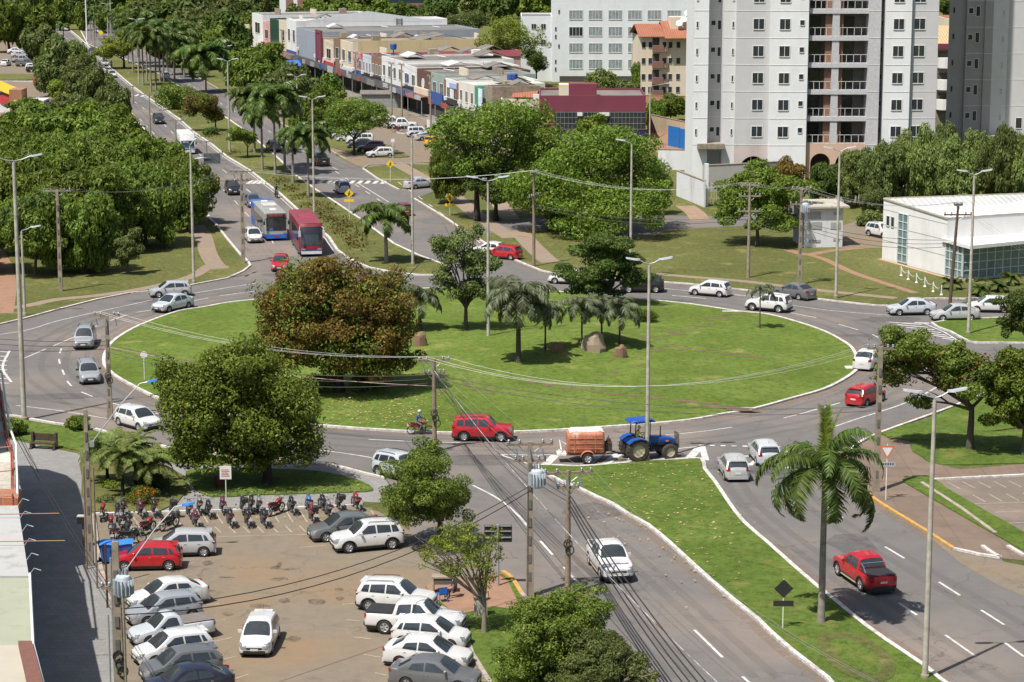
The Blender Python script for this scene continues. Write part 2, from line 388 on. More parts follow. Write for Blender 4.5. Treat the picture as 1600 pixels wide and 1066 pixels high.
# ---- wear: tyre tracks, gutter dust, oil stains, patches
def wearmat(name, c, lo, hi, amax, scale, sx=1, sy=1):
    m, nt, b = newmat(name); tc = nt.nodes.new('ShaderNodeTexCoord'); mp = nt.nodes.new('ShaderNodeMapping'); mp.inputs['Scale'].default_value = (sx,sy,1); nt.links.new(tc.outputs['Object'], mp.inputs[0])
    f = ramp(nt, noise(nt, scale, 6, .7, vec=mp.outputs[0]), [(lo, (0,0,0)), (hi, (amax,)*3)])
    b.inputs['Base Color'].default_value = (*c, 1); b.inputs['Roughness'].default_value = .85; nt.links.new(f, b.inputs['Alpha']); return m
def wear(name, mb, mat): return tag(mk(name, mb.mesh(name, mat, recalc=False)), kind='structure')
WT_ = wearmat('tyre_wear', (.05,.049,.048), .3, .75, .19, .5); WD_ = wearmat('gutter_dust', (.24,.17,.12), .38, .7, .75, 1.2); WO_ = wearmat('oil_stain', (.05,.04,.032), .35, .6, .4, 2.5); WP_ = wearmat('patched_asphalt', (.07,.069,.07), .25, .6, .3, .8)
# ---- raised grass islands with kerbs
kerbs = []
def island(name, pts, h=.13, mat=GRASSB, kerb=KERB, kw=.22, sm=3):
    P = smooth(W2(pts), sm, True)
    o = tag(mk(name, MB().prism(P, 0, h).mesh(name, mat)), kind='structure')
    k = tag(mk('kerb', strip(MB(), P, kw, 0, h+.02, True).mesh('kerb', kerb)), kind='structure'); return o
RAW = [(750,678),(800,677),(889,673),(962,668),(1018,664),(1079,658),(1129,649),(1180,640),(1238,624),(1284,611),(1314,597),(1337,581),(1340,568),(1334,550),(1322,538),(1289,520),(1246,505),(1200,493),(1152,488),(1079,477),(1000,469),(920,461),(830,455),(740,452),(640,453),(520,459),(400,470),(355,475),(317,482),(279,488),(228,506),(199,520),(177,535),(166,550),(162,566),(168,578),(182,590),(203,602),(228,615),(260,628),(330,645),(430,660),(529,669),(603,674),(680,678)]
IS = smooth(W2(RAW), 3, True); IC = Vector((sum(p[0] for p in IS)/len(IS), sum(p[1] for p in IS)/len(IS)))
STONES = [G(926,546)[:2]]
def isle_h(x, y):
    d = Vector((x, y))-IC; a = math.atan2(d.y, d.x)
    r = 30.5; t = min(1, d.length/r)
    h = .13 + .75*(1-t**2)**1.3 + .16*math.sin(x*.33+1)*math.sin(y*.21)*(1-t**3)
    s = Vector((x, y))-Vector(STONES[0]); h += .9*math.exp(-s.length_squared/16)
    return h
def GI(px, py):
    z = .3
    for _ in range(12):
        g = G(px, py, z); z = isle_h(g.x, g.y)
    return Vector((g.x, g.y, z))
m = MB(); nr = 26; n = len(IS); vs = [(IC.x, IC.y, isle_h(*IC))]
for j in range(1, nr+1):
    t = j/nr
    for p in IS:
        x = IC.x+(p[0]-IC.x)*t; y = IC.y+(p[1]-IC.y)*t; vs.append((x, y, isle_h(x, y) if j < nr else .13))
fs = [(0, 1+i, 1+(i+1)%n) for i in range(n)]
for j in range(nr-1):
    for i in range(n): fs.append((1+j*n+i, 1+(j+1)*n+i, 1+(j+1)*n+(i+1)%n, 1+j*n+(i+1)%n))
m.add(vs, fs); tag(mk('roundabout_lawn', m.mesh('lawn', GRASS, 80)), kind='structure')
tag(mk('kerb', strip(MB(), IS, .28, 0, .16, True).mesh('kerb', KERB)), kind='structure')
SPL = [(839,729),(863,747),(901,763),(932,778),(957,789),(981,805),(1012,822),(1046,850),(1085,886),(1137,932),(1183,969),(1200,986),(1239,1020),(1293,1062),(1360,1120),(1540,1130),(1469,1064),(1441,1041),(1407,1018),(1355,982),(1304,940),(1275,917),(1239,886),(1200,851),(1162,818),(1139,788),(1117,755),(1101,735),(1096,719),(1060,720),(1015,722),(960,727),(900,731)]
island('splitter_lawn', SPL, kw=.26, sm=2)
MED = [(0,0)]
mp = RK + W2([(545,405),(575,419),(620,428),(656,431),(690,431),(706,426),(704,420),(686,412),(653,400),(615,382),(565,345),(522,316),(494,298),(463,276),(430,244),(380,203),(300,148),(243,113)]) + [(-108,590),(-124,665),(-132,712)]
tag(mk('median_lawn', MB().prism(mp, 0, .13).mesh('median', GRASSR)), kind='structure')
tag(mk('kerb', strip(MB(), mp, .3, 0, .16, True).mesh('kerb', KERB)), kind='structure')
island('east_lawn', [(1456,506),(1486,520),(1514,535),(1540,537),(1567,537),(1640,537),(1700,530),(1700,498),(1600,497),(1520,500)], sm=2)
tag(mk('market_verge', MB().prism(smooth(W2([(563,243),(590,247),(625,247),(640,245),(618,240),(585,233),(560,222),(500,205),(455,178),(440,186),(452,199),(503,227)]), 2), 0, .12).mesh('verge', GRASSR)), kind='structure')
tag(mk('kerb', strip(MB(), W2([(563,250),(541,250),(503,228),(452,200),(372,157),(297,114)]), .25, 0, .15).mesh('kerb', KERBG)), kind='structure')
for nm, pts, kmat in (('kerb', LK[:4][::-1]+W2(WOUT[::-1]+NWK), KERB), ('kerb', smooth(W2(NEK), 3), KERB), ('kerb', W2([(567,264),(590,280),(623,297)]), KERB), ('kerb', W2([(567,264),(575,259),(620,256),(700,258)]), KERBG),
    ('kerb', smooth(W2(SWK), 3), KERB), ('kerb', smooth(W2(PKK[:3]), 3), KERBY), ('kerb', smooth(W2(PKK[2:]), 3), KERBG), ('kerb', smooth(W2(SEK[:10]), 3), KERB), ('kerb', smooth(W2(SEK[9:17]), 3), KERBY), ('kerb', W2(SEK[16:]), KERB),
    ('kerb', W2([(146,805),(260,802),(400,798),(560,791),(566,788)]), KERB), ('kerb', W2([(661,924),(674,943),(720,968),(737,1023),(760,1060),(790,1110)]), KERBG), ('kerb', W2([(146,806),(155,880),(181,968),(181,1100)]), KERBG),
    ('kerb', W2([(1456,751),(1600,744),(1700,740)]), KERB), ('kerb', W2([(1440,756),(1500,795),(1555,835)]), KERBG),('kerb', W2([(1535,855),(1550,866),(1563,873)]), KERB),('kerb', W2([(1575,855),(1600,870)]), KERB)):
    tag(mk(nm, strip(MB(), pts, .24, 0, .14).mesh('kerb', kmat)), kind='structure')
# verges and park lawns beside the pavements
def lawn(name, pts, h=.1, mat=GRASSB, sm=2):
    tag(mk(name, MB().prism(smooth(W2(pts), sm, True), 0, h).mesh(name, mat)), kind='structure')
lawn('park_lawn', [(-160,655),(0,654),(46,659),(86,666),(150,676),(220,696),(300,710),(360,717),(345,726),(250,722),(180,716),(125,706),(20,686),(-160,670)])
lawn('park_lawn', [(128,745),(140,800),(250,800),(290,770),(280,745),(200,715),(130,715)], .09, GRASSR)
lawn('park_lawn', [(290,738),(340,733),(420,734),(500,738),(560,752),(583,765),(570,770),(500,772),(400,775),(330,778),(300,760)])
lawn('corner_lawn', [(1375,678),(1453,655),(1546,615),(1700,580),(1700,660),(1600,668),(1440,690)], .1)
lawn('corner_lawn', [(1422,697),(1470,678),(1560,676),(1700,680),(1700,718),(1560,726),(1470,727),(1440,715)], .088)
lawn('corner_lawn', [(1410,750),(1450,745),(1480,765),(1540,800),(1620,845),(1700,900),(1620,872),(1560,840),(1490,800),(1430,765)], .1)
lawn('parking_lawn', [(664,924),(676,944),(722,969),(740,1023),(765,1060),(800,1120),(960,1120),(905,1040),(850,985),(815,940),(795,905)], .1)
tag(mk('dirt_patch', MB().prism(smooth(W2([(665,918),(700,908),(780,902),(800,925),(810,955),(770,950),(720,962),(690,945)]),2,True), 0, .115).mesh('dirt', DIRT)), kind='structure')
# planting strip on the median: low reddish ground cover
# ---- markings
mk1 = MB(); Z = .018; w_ = .13
def M(pts, w=.13, n=4):
    global Z; Z += .0004; strip(mk1, smooth(W2(pts), n), w, Z, None)
def D(pts, on, off, w=.13, n=4): dashes(mk1, smooth(W2(pts), n), w, on, off, Z)
M([(-40,528),(38,517),(89,502),(160,486),(238,469)]); M([(300,459),(360,449),(400,443)])
D([(38,560),(120,525),(150,510),(203,491),(240,484),(330,465),(400,455)], 4, 1.6)
D([(96,545),(92,560),(98,580),(112,604),(150,622),(190,634),(260,650)], 2, 2.6, .15)
M([(25,634),(60,638),(100,643),(170,655),(200,660)], .12)
D([(262,476),(330,482),(300,495)], .1, 50)
M([(501,704),(540,709),(577,715),(600,719)], .13); D([(576,687),(642,690),(710,692),(780,693),(840,691)], 6.6, 3.4)
M([(465,724),(489,728),(527,734),(565,744),(603,753)], .12)
M([(739,759),(767,773),(790,788),(812,808)], .16); D([(812,808),(841,842),(875,880),(935,945)], 3, 2.6, .16)
D([(851,691),(890,690)],4,1); D([(1040,680),(1093,675),(1150,667),(1200,659),(1262,644),(1330,624),(1372,608)], 5.5, 5)
M([(1290,672),(1330,658),(1420,628),(1478,597)], .14)
D([(1324,505),(1350,517),(1290,494),(1232,489)], .1, 40)
for a, b in (((1310,507),(1341,516)),((1236,489),(1276,497)),((1050,462),(1103,467)),((1013,449),(1079,455)),((1145,461),(1180,464)),((1265,643),(1312,630)),((1363,523),(1373,528)),((1383,855),(1413,873)),((1293,792),(1317,810)),((1467,910),(1500,931)),((1533,954),(1569,977)),((1405,943),(1433,962)),((1477,993),(1524,1026)),((1570,1005),(1600,1027)),((1085,985),(1129,1028)),((1160,1058),(1190,1085)),((1575,650),(1560,640))):
    M([a, b], .15, 1)
M([(1235,477),(1300,486),(1390,493)], .12); M([(1120,459),(1150,461),(1220,469)], .1)
# avenue lanes
def off(P, q): 
    out = []; V = [Vector(p) for p in P]
    for i, p in enumerate(V):
        d = (V[min(i+1, len(V)-1)]-V[max(i-1, 0)]).normalized(); out.append((p.x-d.y*q, p.y+d.x*q))
    return out
dashes(mk1, off(RK, -3.4), .13, 4, 7, Z); dashes(mk1, off(RK, -6.4), .12, 4, 7, Z)
strip(mk1, off(RK, -.45), .12, Z, None)
LR = off(OUTR, 0)
dashes(mk1, off(OUTR, 3.6), .12, 3, 4.5, Z); D([(622,285),(660,312),(700,342),(740,372),(780,404)], 3, 4.5); D([(524,268),(560,292),(600,318),(640,345)], 3, 4.5)
M([(560,287),(607,316)], .14, 1); 
# crosswalk
for i in range(9):
    a = G(500+i*12.2, 284.5+i*.1); strip(mk1, [(a.x, a.y-1.6), (a.x+.25, a.y+1.6)], .55, Z, None)
for i in range(6):
    a = G(176+i*9.5, 146+i*.8); strip(mk1, [(a.x, a.y-2), (a.x, a.y+2)], .6, Z, None)
for i in range(5):
    a = G(389+i*8, 285); strip(mk1, [(a.x, a.y-1.8), (a.x+.3, a.y+1.8)], .55, Z, None)
# hatched splitters
def hatch(poly, a0, a1, n, w): pass
M([(780,711),(840,712),(900,709),(1046,703),(1096,698)], .16, 1); M([(780,711),(838,729)], .16, 1); M([(1097,698),(1103,720)], .45, 1)
for (a, b) in (((868,712),(851,728)),((938,708),(920,726)),((966,710),(948,724)),((1000,706),(985,721)),((1050,702),(1036,719)),((1094,699),(1076,718))): M([a, b], .62, 1)
M([(1145,714),(1172,728)], .4, 1); M([(1145,714),(1185,713)], .3, 1); M([(1172,728),(1187,714)], .3, 1)
for i in range(9): M([(1092+i*17, 696.5+i*.35), (1100+i*17, 696.7+i*.35)], .3, 1)
M([(15,549),(4,575),(18,598)], .2); 
for i in range(8): M([(-40,548+i*7),(10-abs(i-3.5)*-1.2,551+i*7)], .25, 1)
M([(1384,504),(1446,507),(1476,520),(1500,535)], .16, 1)
for i in range(8): M([(1388+i*14, 504+i*4.2),(1440+i*10, 508+i*4.2)], .3, 1)
M([(1233,706),(1230,718),(1231,733)], .35)
M([(1429,505),(1452,506)],.5,1)
tag(mk('road_markings', mk1.mesh('markings', LINE, recalc=False)), kind='structure')
wt = MB(); wd = MB(); wo = MB(); wp = MB()
def offc(P, q):
    n = len(P); out = []; V = [Vector(p) for p in P]
    for i in range(n): d = (V[(i+1)%n]-V[i-1]).normalized(); out.append((V[i].x-d.y*q, V[i].y+d.x*q))
    return out
sgn = 1 if (Vector(offc(IS, 1)[0])-IC).length > (Vector(IS[0])-IC).length else -1
for k, q in enumerate((1.5, 3.1, 5.0, 6.5)): strip(wt, offc(IS, q*sgn), .55, .0135+k*.0002, None, True)
strip(wd, offc(IS, .55*sgn), .8, .0145, None, True)
for k, q in enumerate((-1.3,-2.8,-4.5,-6.1,-7.6)): strip(wt, off(RK[1:-3], q), .5, .0136+k*.0002, None)
for k, q in enumerate((1.2,2.7,4.8,6.3)): strip(wt, off(OUTR[:-1], q), .5, .0137+k*.0002, None)
for k, pts in enumerate(([(842,760),(950,850),(1050,940),(1180,1060)],[(858,757),(975,850),(1085,945),(1215,1060)],[(780,745),(880,850),(990,960),(1080,1060)],[(765,750),(860,850),(960,960),(1050,1060)],[(1120,720),(1160,790),(1270,880),(1420,990),(1560,1080)],[(1140,718),(1185,790),(1300,880),(1460,990),(1600,1080)],[(1190,700),(1260,790),(1400,880),(1600,1000)],[(1210,700),(1285,790),(1435,880),(1640,1000)],[(20,560),(110,528),(200,500),(300,480),(400,462)],[(20,545),(110,513),(200,487),(300,468),(400,450)],[(1290,478),(1350,485),(1420,487),(1560,482)])): strip(wt, smooth(W2(pts), 4), .55, .0140+k*.0002, None)
for pts in (SWK, NEK, NWK, SEK, PKK[2:], SPL[:15], SPL[15:24], [(567,345),(522,316),(494,298),(463,276)], [(390,267),(438,304),(473,336),(514,372)]): strip(wd, smooth(W2(pts), 2), 1.5, .0150+len(wd.v)*1e-7, None)
rr2 = random.Random(9)
def blot(mb, px, py, a, b2, z):
    g = G(px, py); n = 12; mb.add([(g.x,g.y,z)]+[(g.x+a*rr2.uniform(.7,1.2)*math.cos(2*math.pi*i/n), g.y+b2*rr2.uniform(.7,1.2)*math.sin(2*math.pi*i/n), z) for i in range(n)], [(0,1+i,1+(i+1)%n) for i in range(n)])
for i in range(34): blot(wo, rr2.choice((rr2.uniform(330,560), rr2.uniform(210,330))), rr2.uniform(870,1060), rr2.uniform(.2,.7), rr2.uniform(.2,.6), .0205+i*.0001)
for i, (x, y, a, b2) in enumerate(((565,282,4,2.2),(1390,500,3,1.6),(1215,735,2.2,1.8),(250,470,3,1.0),(750,720,3.5,1.5),(930,800,2,2),(1160,860,1.2,3),(100,620,3,1.2),(1330,850,1.5,2.4),(610,330,2.5,2),(450,430,3,1.4),(1040,470,4,.8))): blot(wp, x, y, a, b2, .0158+i*.0001)
wear('tyre_tracks', wt, WT_); wear('gutter_dust', wd, WD_); wear('oil_stains', wo, WO_); wear('road_patches', wp, WP_)
# parking bays
mk2 = MB(); Z = .026
def B(a, b, w=.09): strip(mk2, W2([a, b]), w, .026, None)
for i in range(20):
    x = 160+i*22; B((x+2, 806+(-.4*i)), (x+12, 822-.4*i)); 
    if 4 < i < 19: B((x+22, 826-.3*i), (x+32, 836-.3*i))
B((310,840),(545,834))
for (a, b) in (((322,946),(342,944)),((330,971),(352,969)),((335,1003),(362,997)),((345,1032),(370,1026)),((365,1062),(388,1054)),((540,969),(562,971)),((553,996),(580,999)),((568,1023),(595,1028)),((586,1052),(605,1056)),((468,856),(510,853)),((536,945),(562,943))): B(a, b)
for i in range(8):
    B((1480+i*24, 754-i*.6), (1500+i*24, 764-i*.6)); B((1520+i*26, 774-i), (1540+i*26, 785-i))
B((1452,752),(1510,790)); B((1520,788),(1640,784)); B((1555,801),(1640,797)); B((1575,818),(1640,816))
tag(mk('parking_markings', mk2.mesh('bays', LINEY, recalc=False)), kind='structure')
# drain slabs and bare spots of the lawn
for (x, y, w2, l2) in ((1155,642,.9,.35),(1332,577,.6,.5),(1144,489,.9,.2)):
    g = G(x, y); tag(mk('drain_slab', MB().box(g.x-w2,g.y-l2,0,g.x+w2,g.y+l2,.18).mesh('slab', KERB)), kind='structure')
bp = MB(); rr = random.Random(5)
def bare(px, py, a, b2, k):
    g = GI(px, py); pts = []
    for i in range(12):
        t = 2*math.pi*i/12; q = rr.uniform(.7, 1.2); pts.append((g.x+a*q*math.cos(t), g.y+b2*q*math.sin(t)))
    n = len(pts); bp.add([(g.x, g.y, isle_h(g.x, g.y)+.03)]+[(x, y, isle_h(x, y)+.012) for x, y in pts], [(0, 1+i, 1+(i+1)%n) for i in range(n)])
for (x, y, a) in ((857,602,.6),(886,606,.8),(909,609,.7),(935,612,.7),(962,616,.8),(990,618,.7),(1023,622,.7),(1072,627,.9),(1100,630,1.1),(1125,635,1.3),(1145,638,1.6),(1160,641,1.4),(1052,519,.7),(1044,541,.8),(1070,545,.7),(1095,548,.7),(1115,550,.7),(1137,553,.8),(1160,556,1.0),(1180,558,.9),(1027,546,.5),(1001,526,.7),(1030,530,.6),(1055,522,.8),(940,586,.4),(961,581,.4),(999,572,.3),(1075,517,.8),(1095,509,1),(1110,505,.6),(1150,491,2.2),(1120,497,1.4),(832,598,.5),(730,600,.6),(745,609,.6),(690,613,.5),(765,614,.5),(975,480,.5)):
    bare(x, y, a, .32, 0)
tag(mk('bare_soil', bp.mesh('soil', plain('bare_soil', (.13,.085,.05), .95, var=.3, scale=2), recalc=False)), kind='structure')
for pts in ([(630,655),(625,664),(640,664),(660,655),(640,650)],):
    g = GI(640,658); bp2 = MB(); 
for (x, y, a, b2) in ((1322,1014,5.2,3.0),):
    pass
sheet('worn_ring', smooth(W2([(1278,996),(1310,990),(1345,997),(1380,1018),(1398,1040),(1395,1062),(1370,1070),(1340,1066),(1300,1045),(1283,1020)]), 3, True), .150, GRASSR)
sheet('worn_ring', smooth(W2([(1298,1007),(1325,1003),(1355,1018),(1375,1040),(1372,1058),(1345,1052),(1318,1038)]), 3, True), .155, GRASSB)
# ================================================================ buildings
cP, sP = math.cos(PITCH), math.sin(PITCH)
def FZ(py, Y): q = (py-533)/F; return HC + Y*(-sP-q*cP)/(cP-q*sP)
def FX(px, Y, z=5): return (px-800)/F*(Y*cP+(HC-z)*sP)
def wallm(name, c, dirt='#6f685e', amt=.4, sc=.35, lines=None):
    if name in MATS: return MATS[name]
    m, nt, b = newmat(name); c = srgb(c) if isinstance(c, str) else c
    tc = nt.nodes.new('ShaderNodeTexCoord'); mp = nt.nodes.new('ShaderNodeMapping'); mp.inputs['Scale'].default_value = (1,1,.25); nt.links.new(tc.outputs['Object'], mp.inputs[0])
    o = ramp(nt, noise(nt, .8, 4), [(.3, tuple(x*.93 for x in c)), (.7, c)])
    o = mix(nt, o, srgb(dirt), ramp(nt, noise(nt, sc, 8, .72, vec=mp.outputs[0]), [(.52, (0,0,0)), (.8, (amt,)*3)]))
    if lines:
        w_ = nt.nodes.new('ShaderNodeTexWave'); w_.wave_type = 'BANDS'; w_.bands_direction = 'Z'; w_.wave_profile = 'SAW'; w_.inputs['Scale'].default_value = lines
        nt.links.new(tc.outputs['Object'], w_.inputs['Vector']); o = mix(nt, o, tuple(x*.6 for x in c), ramp(nt, w_.outputs['Fac'], [(.0, (.5,.5,.5)), (.03, (0,0,0))]))
    nt.links.new(o, b.inputs['Base Color']); b.inputs['Roughness'].default_value = .9; MATS[name] = m; return m
WINGL = glassm('window_glass', (.02,.025,.03), .08, .5); WINL = glassm('window_glass_pale', (.16,.19,.2), .15, .5)
def roofm(name, c, period=.5, axis='X', amt=.6):
    m, nt, b = newmat(name); tc = nt.nodes.new('ShaderNodeTexCoord'); w_ = nt.nodes.new('ShaderNodeTexWave'); w_.bands_direction = axis
    w_.inputs['Scale'].default_value = .3/period; nt.links.new(tc.outputs['Object'], w_.inputs['Vector'])
    o = ramp(nt, w_.outputs['Fac'], [(.2, tuple(x*.72 for x in c)), (.7, c)])
    o = mix(nt, o, tuple(x*.4 for x in c), ramp(nt, noise(nt, .25, 7, .7), [(.45, (0,0,0)), (.7, (amt,)*3)]))
    nt.links.new(o, b.inputs['Base Color']); b.inputs['Roughness'].default_value = .8; return m
ROOFT = roofm('clay_tiles', (.33,.125,.07), .4, amt=.5); ROOFG = roofm('fibre_cement_roof', (.2,.185,.16), .4, 'Y', .85); ROOFD = roofm('stained_roof', (.17,.155,.135), .5, 'Y'); ROOFW = roofm('white_sheet_roof', (.52,.52,.5), .6, amt=.6)
ROOFO = roofm('sand_tiles', (.5,.36,.2), .4, amt=.2)
def window(parent, mid, ux, w_, h, frame=WHITE, glass=WINGL, t=.08, mull=1, name='window', panes=None):
    """mid: bottom centre on the wall face, ux: direction along the wall (to the right seen from outside), frame proud of the wall, pane set inside"""
    ux = Vector(ux).normalized(); n = Vector((ux.y, -ux.x, 0)); m = Vector(mid); b = MB()
    def bx(mb, a0, a1, z0, z1, d0, d1):
        P = [m+ux*a0+n*d0, m+ux*a1+n*d0, m+ux*a1+n*d1, m+ux*a0+n*d1]
        mb.add([(p.x,p.y,m.z+z0) for p in P]+[(p.x,p.y,m.z+z1) for p in P], [(3,2,1,0),(4,5,6,7),(0,1,5,4),(1,2,6,5),(2,3,7,6),(3,0,4,7)])
    bx(b, -w_/2-t, -w_/2, -t, h+t, -.02, .05); bx(b, w_/2, w_/2+t, -t, h+t, -.02, .05)
    bx(b, -w_/2, w_/2, h, h+t, -.02, .05); bx(b, -w_/2-t*.0, w_/2, -t, 0, -.02, .09)
    for k in range(mull): x = -w_/2+w_*(k+1)/(mull+1); bx(b, x-.03, x+.03, 0, h, -.01, .035)
    f = part(name, b, frame, parent); g = MB(); bx(g, -w_/2, w_/2, 0, h, -.02, .012); part('pane', g, glass, f); return f
# ---------------- residential tower
TY = 300.0
def tower(name, label, cols, TY, H, z0f, floors_y, yfl):
    pass
W1 = wallm('tower_white', (.70,.71,.72), '#8d8a84', .22); W2g = wallm('tower_grey', (.50,.50,.50), '#7d7a75', .25); W3g = wallm('tower_dark_grey', (.27,.265,.255), '#55504a', .3); PEACH = wallm('tower_peach', (.55,.38,.29), '#7d6a5a', .35)
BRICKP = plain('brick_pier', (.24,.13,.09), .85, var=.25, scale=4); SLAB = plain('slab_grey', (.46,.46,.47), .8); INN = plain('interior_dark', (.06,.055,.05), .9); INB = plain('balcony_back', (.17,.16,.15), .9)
tw = tag(empty('apartment_tower', (FX(1270,TY), TY, 0)), 'tall white and grey residential tower with stacked balconies', 'tower')
def TP(o): return o
HT_ = 92.0
O = Vector((FX(1270,TY), TY, 0))
def L_(x, y, z): return (x-O.x, y-O.y, z)
def col_block(x0p, x1p, front, mat, nm='wall', z0=0, z1=HT_, depth=13.2, zz=22):
    if x0p == 1425: depth = 13.1
    x0, x1 = FX(x0p, TY-front, zz), FX(x1p, TY-front, zz)
    return part(nm, MB().box(x0-O.x, -front, z0, x1-O.x, depth, z1), mat, tw), x0, x1
ys_fl = [33, 77, 119, 162, 205]                               # window rows in view
fl = FZ(77, TY)-FZ(119, TY); zrow = [FZ(205, TY)+fl*k for k in range(0, 8)]
def bands(x0, x1, yf, mat=None):                               # thin light joints between storeys
    b = MB(); z = FZ(185, TY)-fl
    while z < HT_-1 and z < 60:
        if z > 2: b.box(x0-O.x, yf-.03, z, x1-O.x, yf+.02, z+.07)
        z += fl
    b.box((x0+x1)/2-O.x-.05, -yf*0+yf+.3, 3, (x0+x1)/2-O.x+.05, yf+.4, 58); return b
def arch_wall(x0, x1, yf, yb, z1, arches, mat, nm='arcade'):
    P = [(x0,0)]
    for (xa, r, zs) in sorted(arches):
        P.append((xa-r,0)); 
        for k in range(15): a = math.pi*(1-k/14); P.append((xa+r*math.cos(a), zs+r*math.sin(a)))
        P.append((xa+r,0))
    P += [(x1,0),(x1,z1),(x0,z1)]
    n = len(P); b = MB(); b.add([(x-O.x, yf-O.y, z) for x, z in P]+[(x-O.x, yb-O.y, z) for x, z in P], [tuple(range(n)), tuple(range(2*n-1, n-1, -1))]+[(i, i+n, (i+1)%n+n, (i+1)%n) for i in range(n)])
    part(nm, b, mat, tw)
zb = FZ(228, TY)                                                # top of the arcade storey
spec = [(1085,1108,.0,W1,0),(1108,1131,-2.2,W2g,0),(1131,1151,.0,wallm('tower_offwhite',(.60,.60,.60),'#8d8a84',.2),0),(1151,1205,.5,W2g,zb),(1205,1264,1.0,W1,0),(1358,1377,.4,SLAB,0),(1377,1384.5,-1.6,W3g,0),(1384.5,1425,.8,W1,0),(1425,1467,.2,W2g,0)]
for (a, c, fr, mt, z0) in spec:
    o, x0, x1 = col_block(a, c, fr, mt, z0=z0)
    part('storey_joint', bands(x0, x1, -fr), WHITE, tw)
x0a, x1a = FX(1151,TY-.5,22), FX(1205,TY-.5,22)
arch_wall(x0a, x1a, TY-.5, TY+1.0, zb, [(FX(1177,TY-.5,4), 1.75, FZ(262,TY)-.2)], wallm('arcade_pink',(.52,.45,.42),'#7d6a5a',.4))
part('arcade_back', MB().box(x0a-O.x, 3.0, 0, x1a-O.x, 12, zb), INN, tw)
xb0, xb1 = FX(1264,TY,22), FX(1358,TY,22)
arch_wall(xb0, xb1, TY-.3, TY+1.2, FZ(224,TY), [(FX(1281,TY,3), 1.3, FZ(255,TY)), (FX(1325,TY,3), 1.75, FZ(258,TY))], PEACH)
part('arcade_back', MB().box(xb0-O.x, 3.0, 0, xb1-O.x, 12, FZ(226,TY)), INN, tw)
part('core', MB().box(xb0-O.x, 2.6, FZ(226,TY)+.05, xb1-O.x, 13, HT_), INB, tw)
# balconies
xm0, xm1 = FX(1301,TY,22), FX(1312,TY,22)
part('pier', MB().box(xm0-O.x, -.25, FZ(224,TY), xm1-O.x, 2.6, HT_), SLAB, tw)
for k in range(0, 8):
    zf = FZ(182.5, TY)+fl*(k-1)+.0
    if k > 0: part('balcony_slab', MB().box(xb0-O.x, -.35, zf-.55, xb1-O.x, 2.58, zf), SLAB, tw)
    else: zf = FZ(224,TY)
    for (bx0, bx1, p0, p1) in ((xb0, xm0, xb0+(xm0-xb0)*.72, xm0-.02), (xm1, xb1, xm1+.02, xm1+.55)):
        part('brick_pier', MB().box(p0-O.x, .2, zf+.01, p1-O.x, .9, zf+fl-.56), BRICKP, tw)
        part('balcony_window', MB().box(bx0+.5-O.x, 2.5, zf+.3, (bx0+bx1)/2+.4-O.x, 2.57, zf+2.4), WINGL, tw)
        r = MB(); z1 = zf+1.15
        r.box(bx0+.02-O.x, -.30, z1-.05, bx1-.02-O.x, -.24, z1); r.box(bx0+.02-O.x, -.30, zf+.04, bx1-.02-O.x, -.24, zf+.1)
        n = 4
        for i in range(n+1): x = bx0+.05+(bx1-bx0-.1)*i/n; r.box(x-.025-O.x, -.30, zf, x+.025-O.x, -.24, z1)
        part('railing', r, WHITE, tw)
# tower windows
def tw_win(px, fr, w_, h, dz=0, mull=1, glass=WINGL, n=7, kk=0, nm='window'):
    for k in range(kk, n):
        z = zrow[k]-h/2+dz
        Y = TY-fr; window(tw, (FX(px, Y, 22)-O.x, -fr, z), (1,0,0), w_, h, WHITE, glass, .09 if w_ > 1 else .07, mull if w_ > 1 else 0, nm)
tw_win(1186, .5, 1.35, 1.3); tw_win(1227, 1.0, 1.3, 1.3); tw_win(1254, 1.0, .55, .62, .2); tw_win(1405, .8, 1.3, 1.3); tw_win(1437.5, .2, 1.4, 1.35)
tw_win(1115, -2.2, .55, .6, 0); tw_win(1124.5, -2.2, .42, 1.15, -.25); tw_win(1090, 0, .2, .75, -.1); tw_win(1146, 0, .2, .75, -.1); tw_win(1380.5, -1.6, .5, .7)
part('ledge', MB().box(FX(1089,TY)-O.x,-.9,FZ(232,TY),FX(1131,TY)-O.x,1.6,FZ(224,TY)), CONCD, tw)
part('roof', MB().box(FX(1085,TY,22)-O.x, .3, HT_, FX(1467,TY,22)-O.x, 13, HT_+.4), CONC, tw)
# ---------------- second tower in the first one's shade
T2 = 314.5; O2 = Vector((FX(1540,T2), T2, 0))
t2 = tag(empty('apartment_tower', O2), 'second grey tower partly in the shade of the first at the right edge', 'tower')
def b2(a, c, fr, mt, nm='wall', z0=0, z1=70, d=12): 
    x0, x1 = FX(a, T2-fr, 22)-O2.x, FX(c, T2-fr, 22)-O2.x
    o = part(nm, MB().box(x0, -fr, z0, x1, d, z1), mt, t2); b = MB(); f2 = FZ(42,T2)-FZ(83,T2); z = FZ(165,T2)
    while z < 60: b.box(x0, -fr-.03, z, x1, -fr+.02, z+.07); z += f2
    part('storey_joint', b, WHITE, t2)
T2_SHADE = wallm('tower_shade_grey',(.36,.345,.34),'#55504a',.4)  # wall grey darkened: deepens the first tower's shade on the left columns
x0, x1 = FX(1484,T2,22)-O2.x, FX(1511,T2,22)-O2.x; part('wall', MB().prism([(x0,0),(x1,0),(x1+3,12),(x0+3.2,12)],0,70), T2_SHADE, t2)
b2(1511,1540,.6,T2_SHADE); b2(1540,1553,1.0,T2_SHADE); b2(1553,1577,1.0,wallm('tower_offwhite',(.60,.60,.60))); b2(1577,1625,.4,W2g)
f2 = FZ(42,T2)-FZ(83,T2)
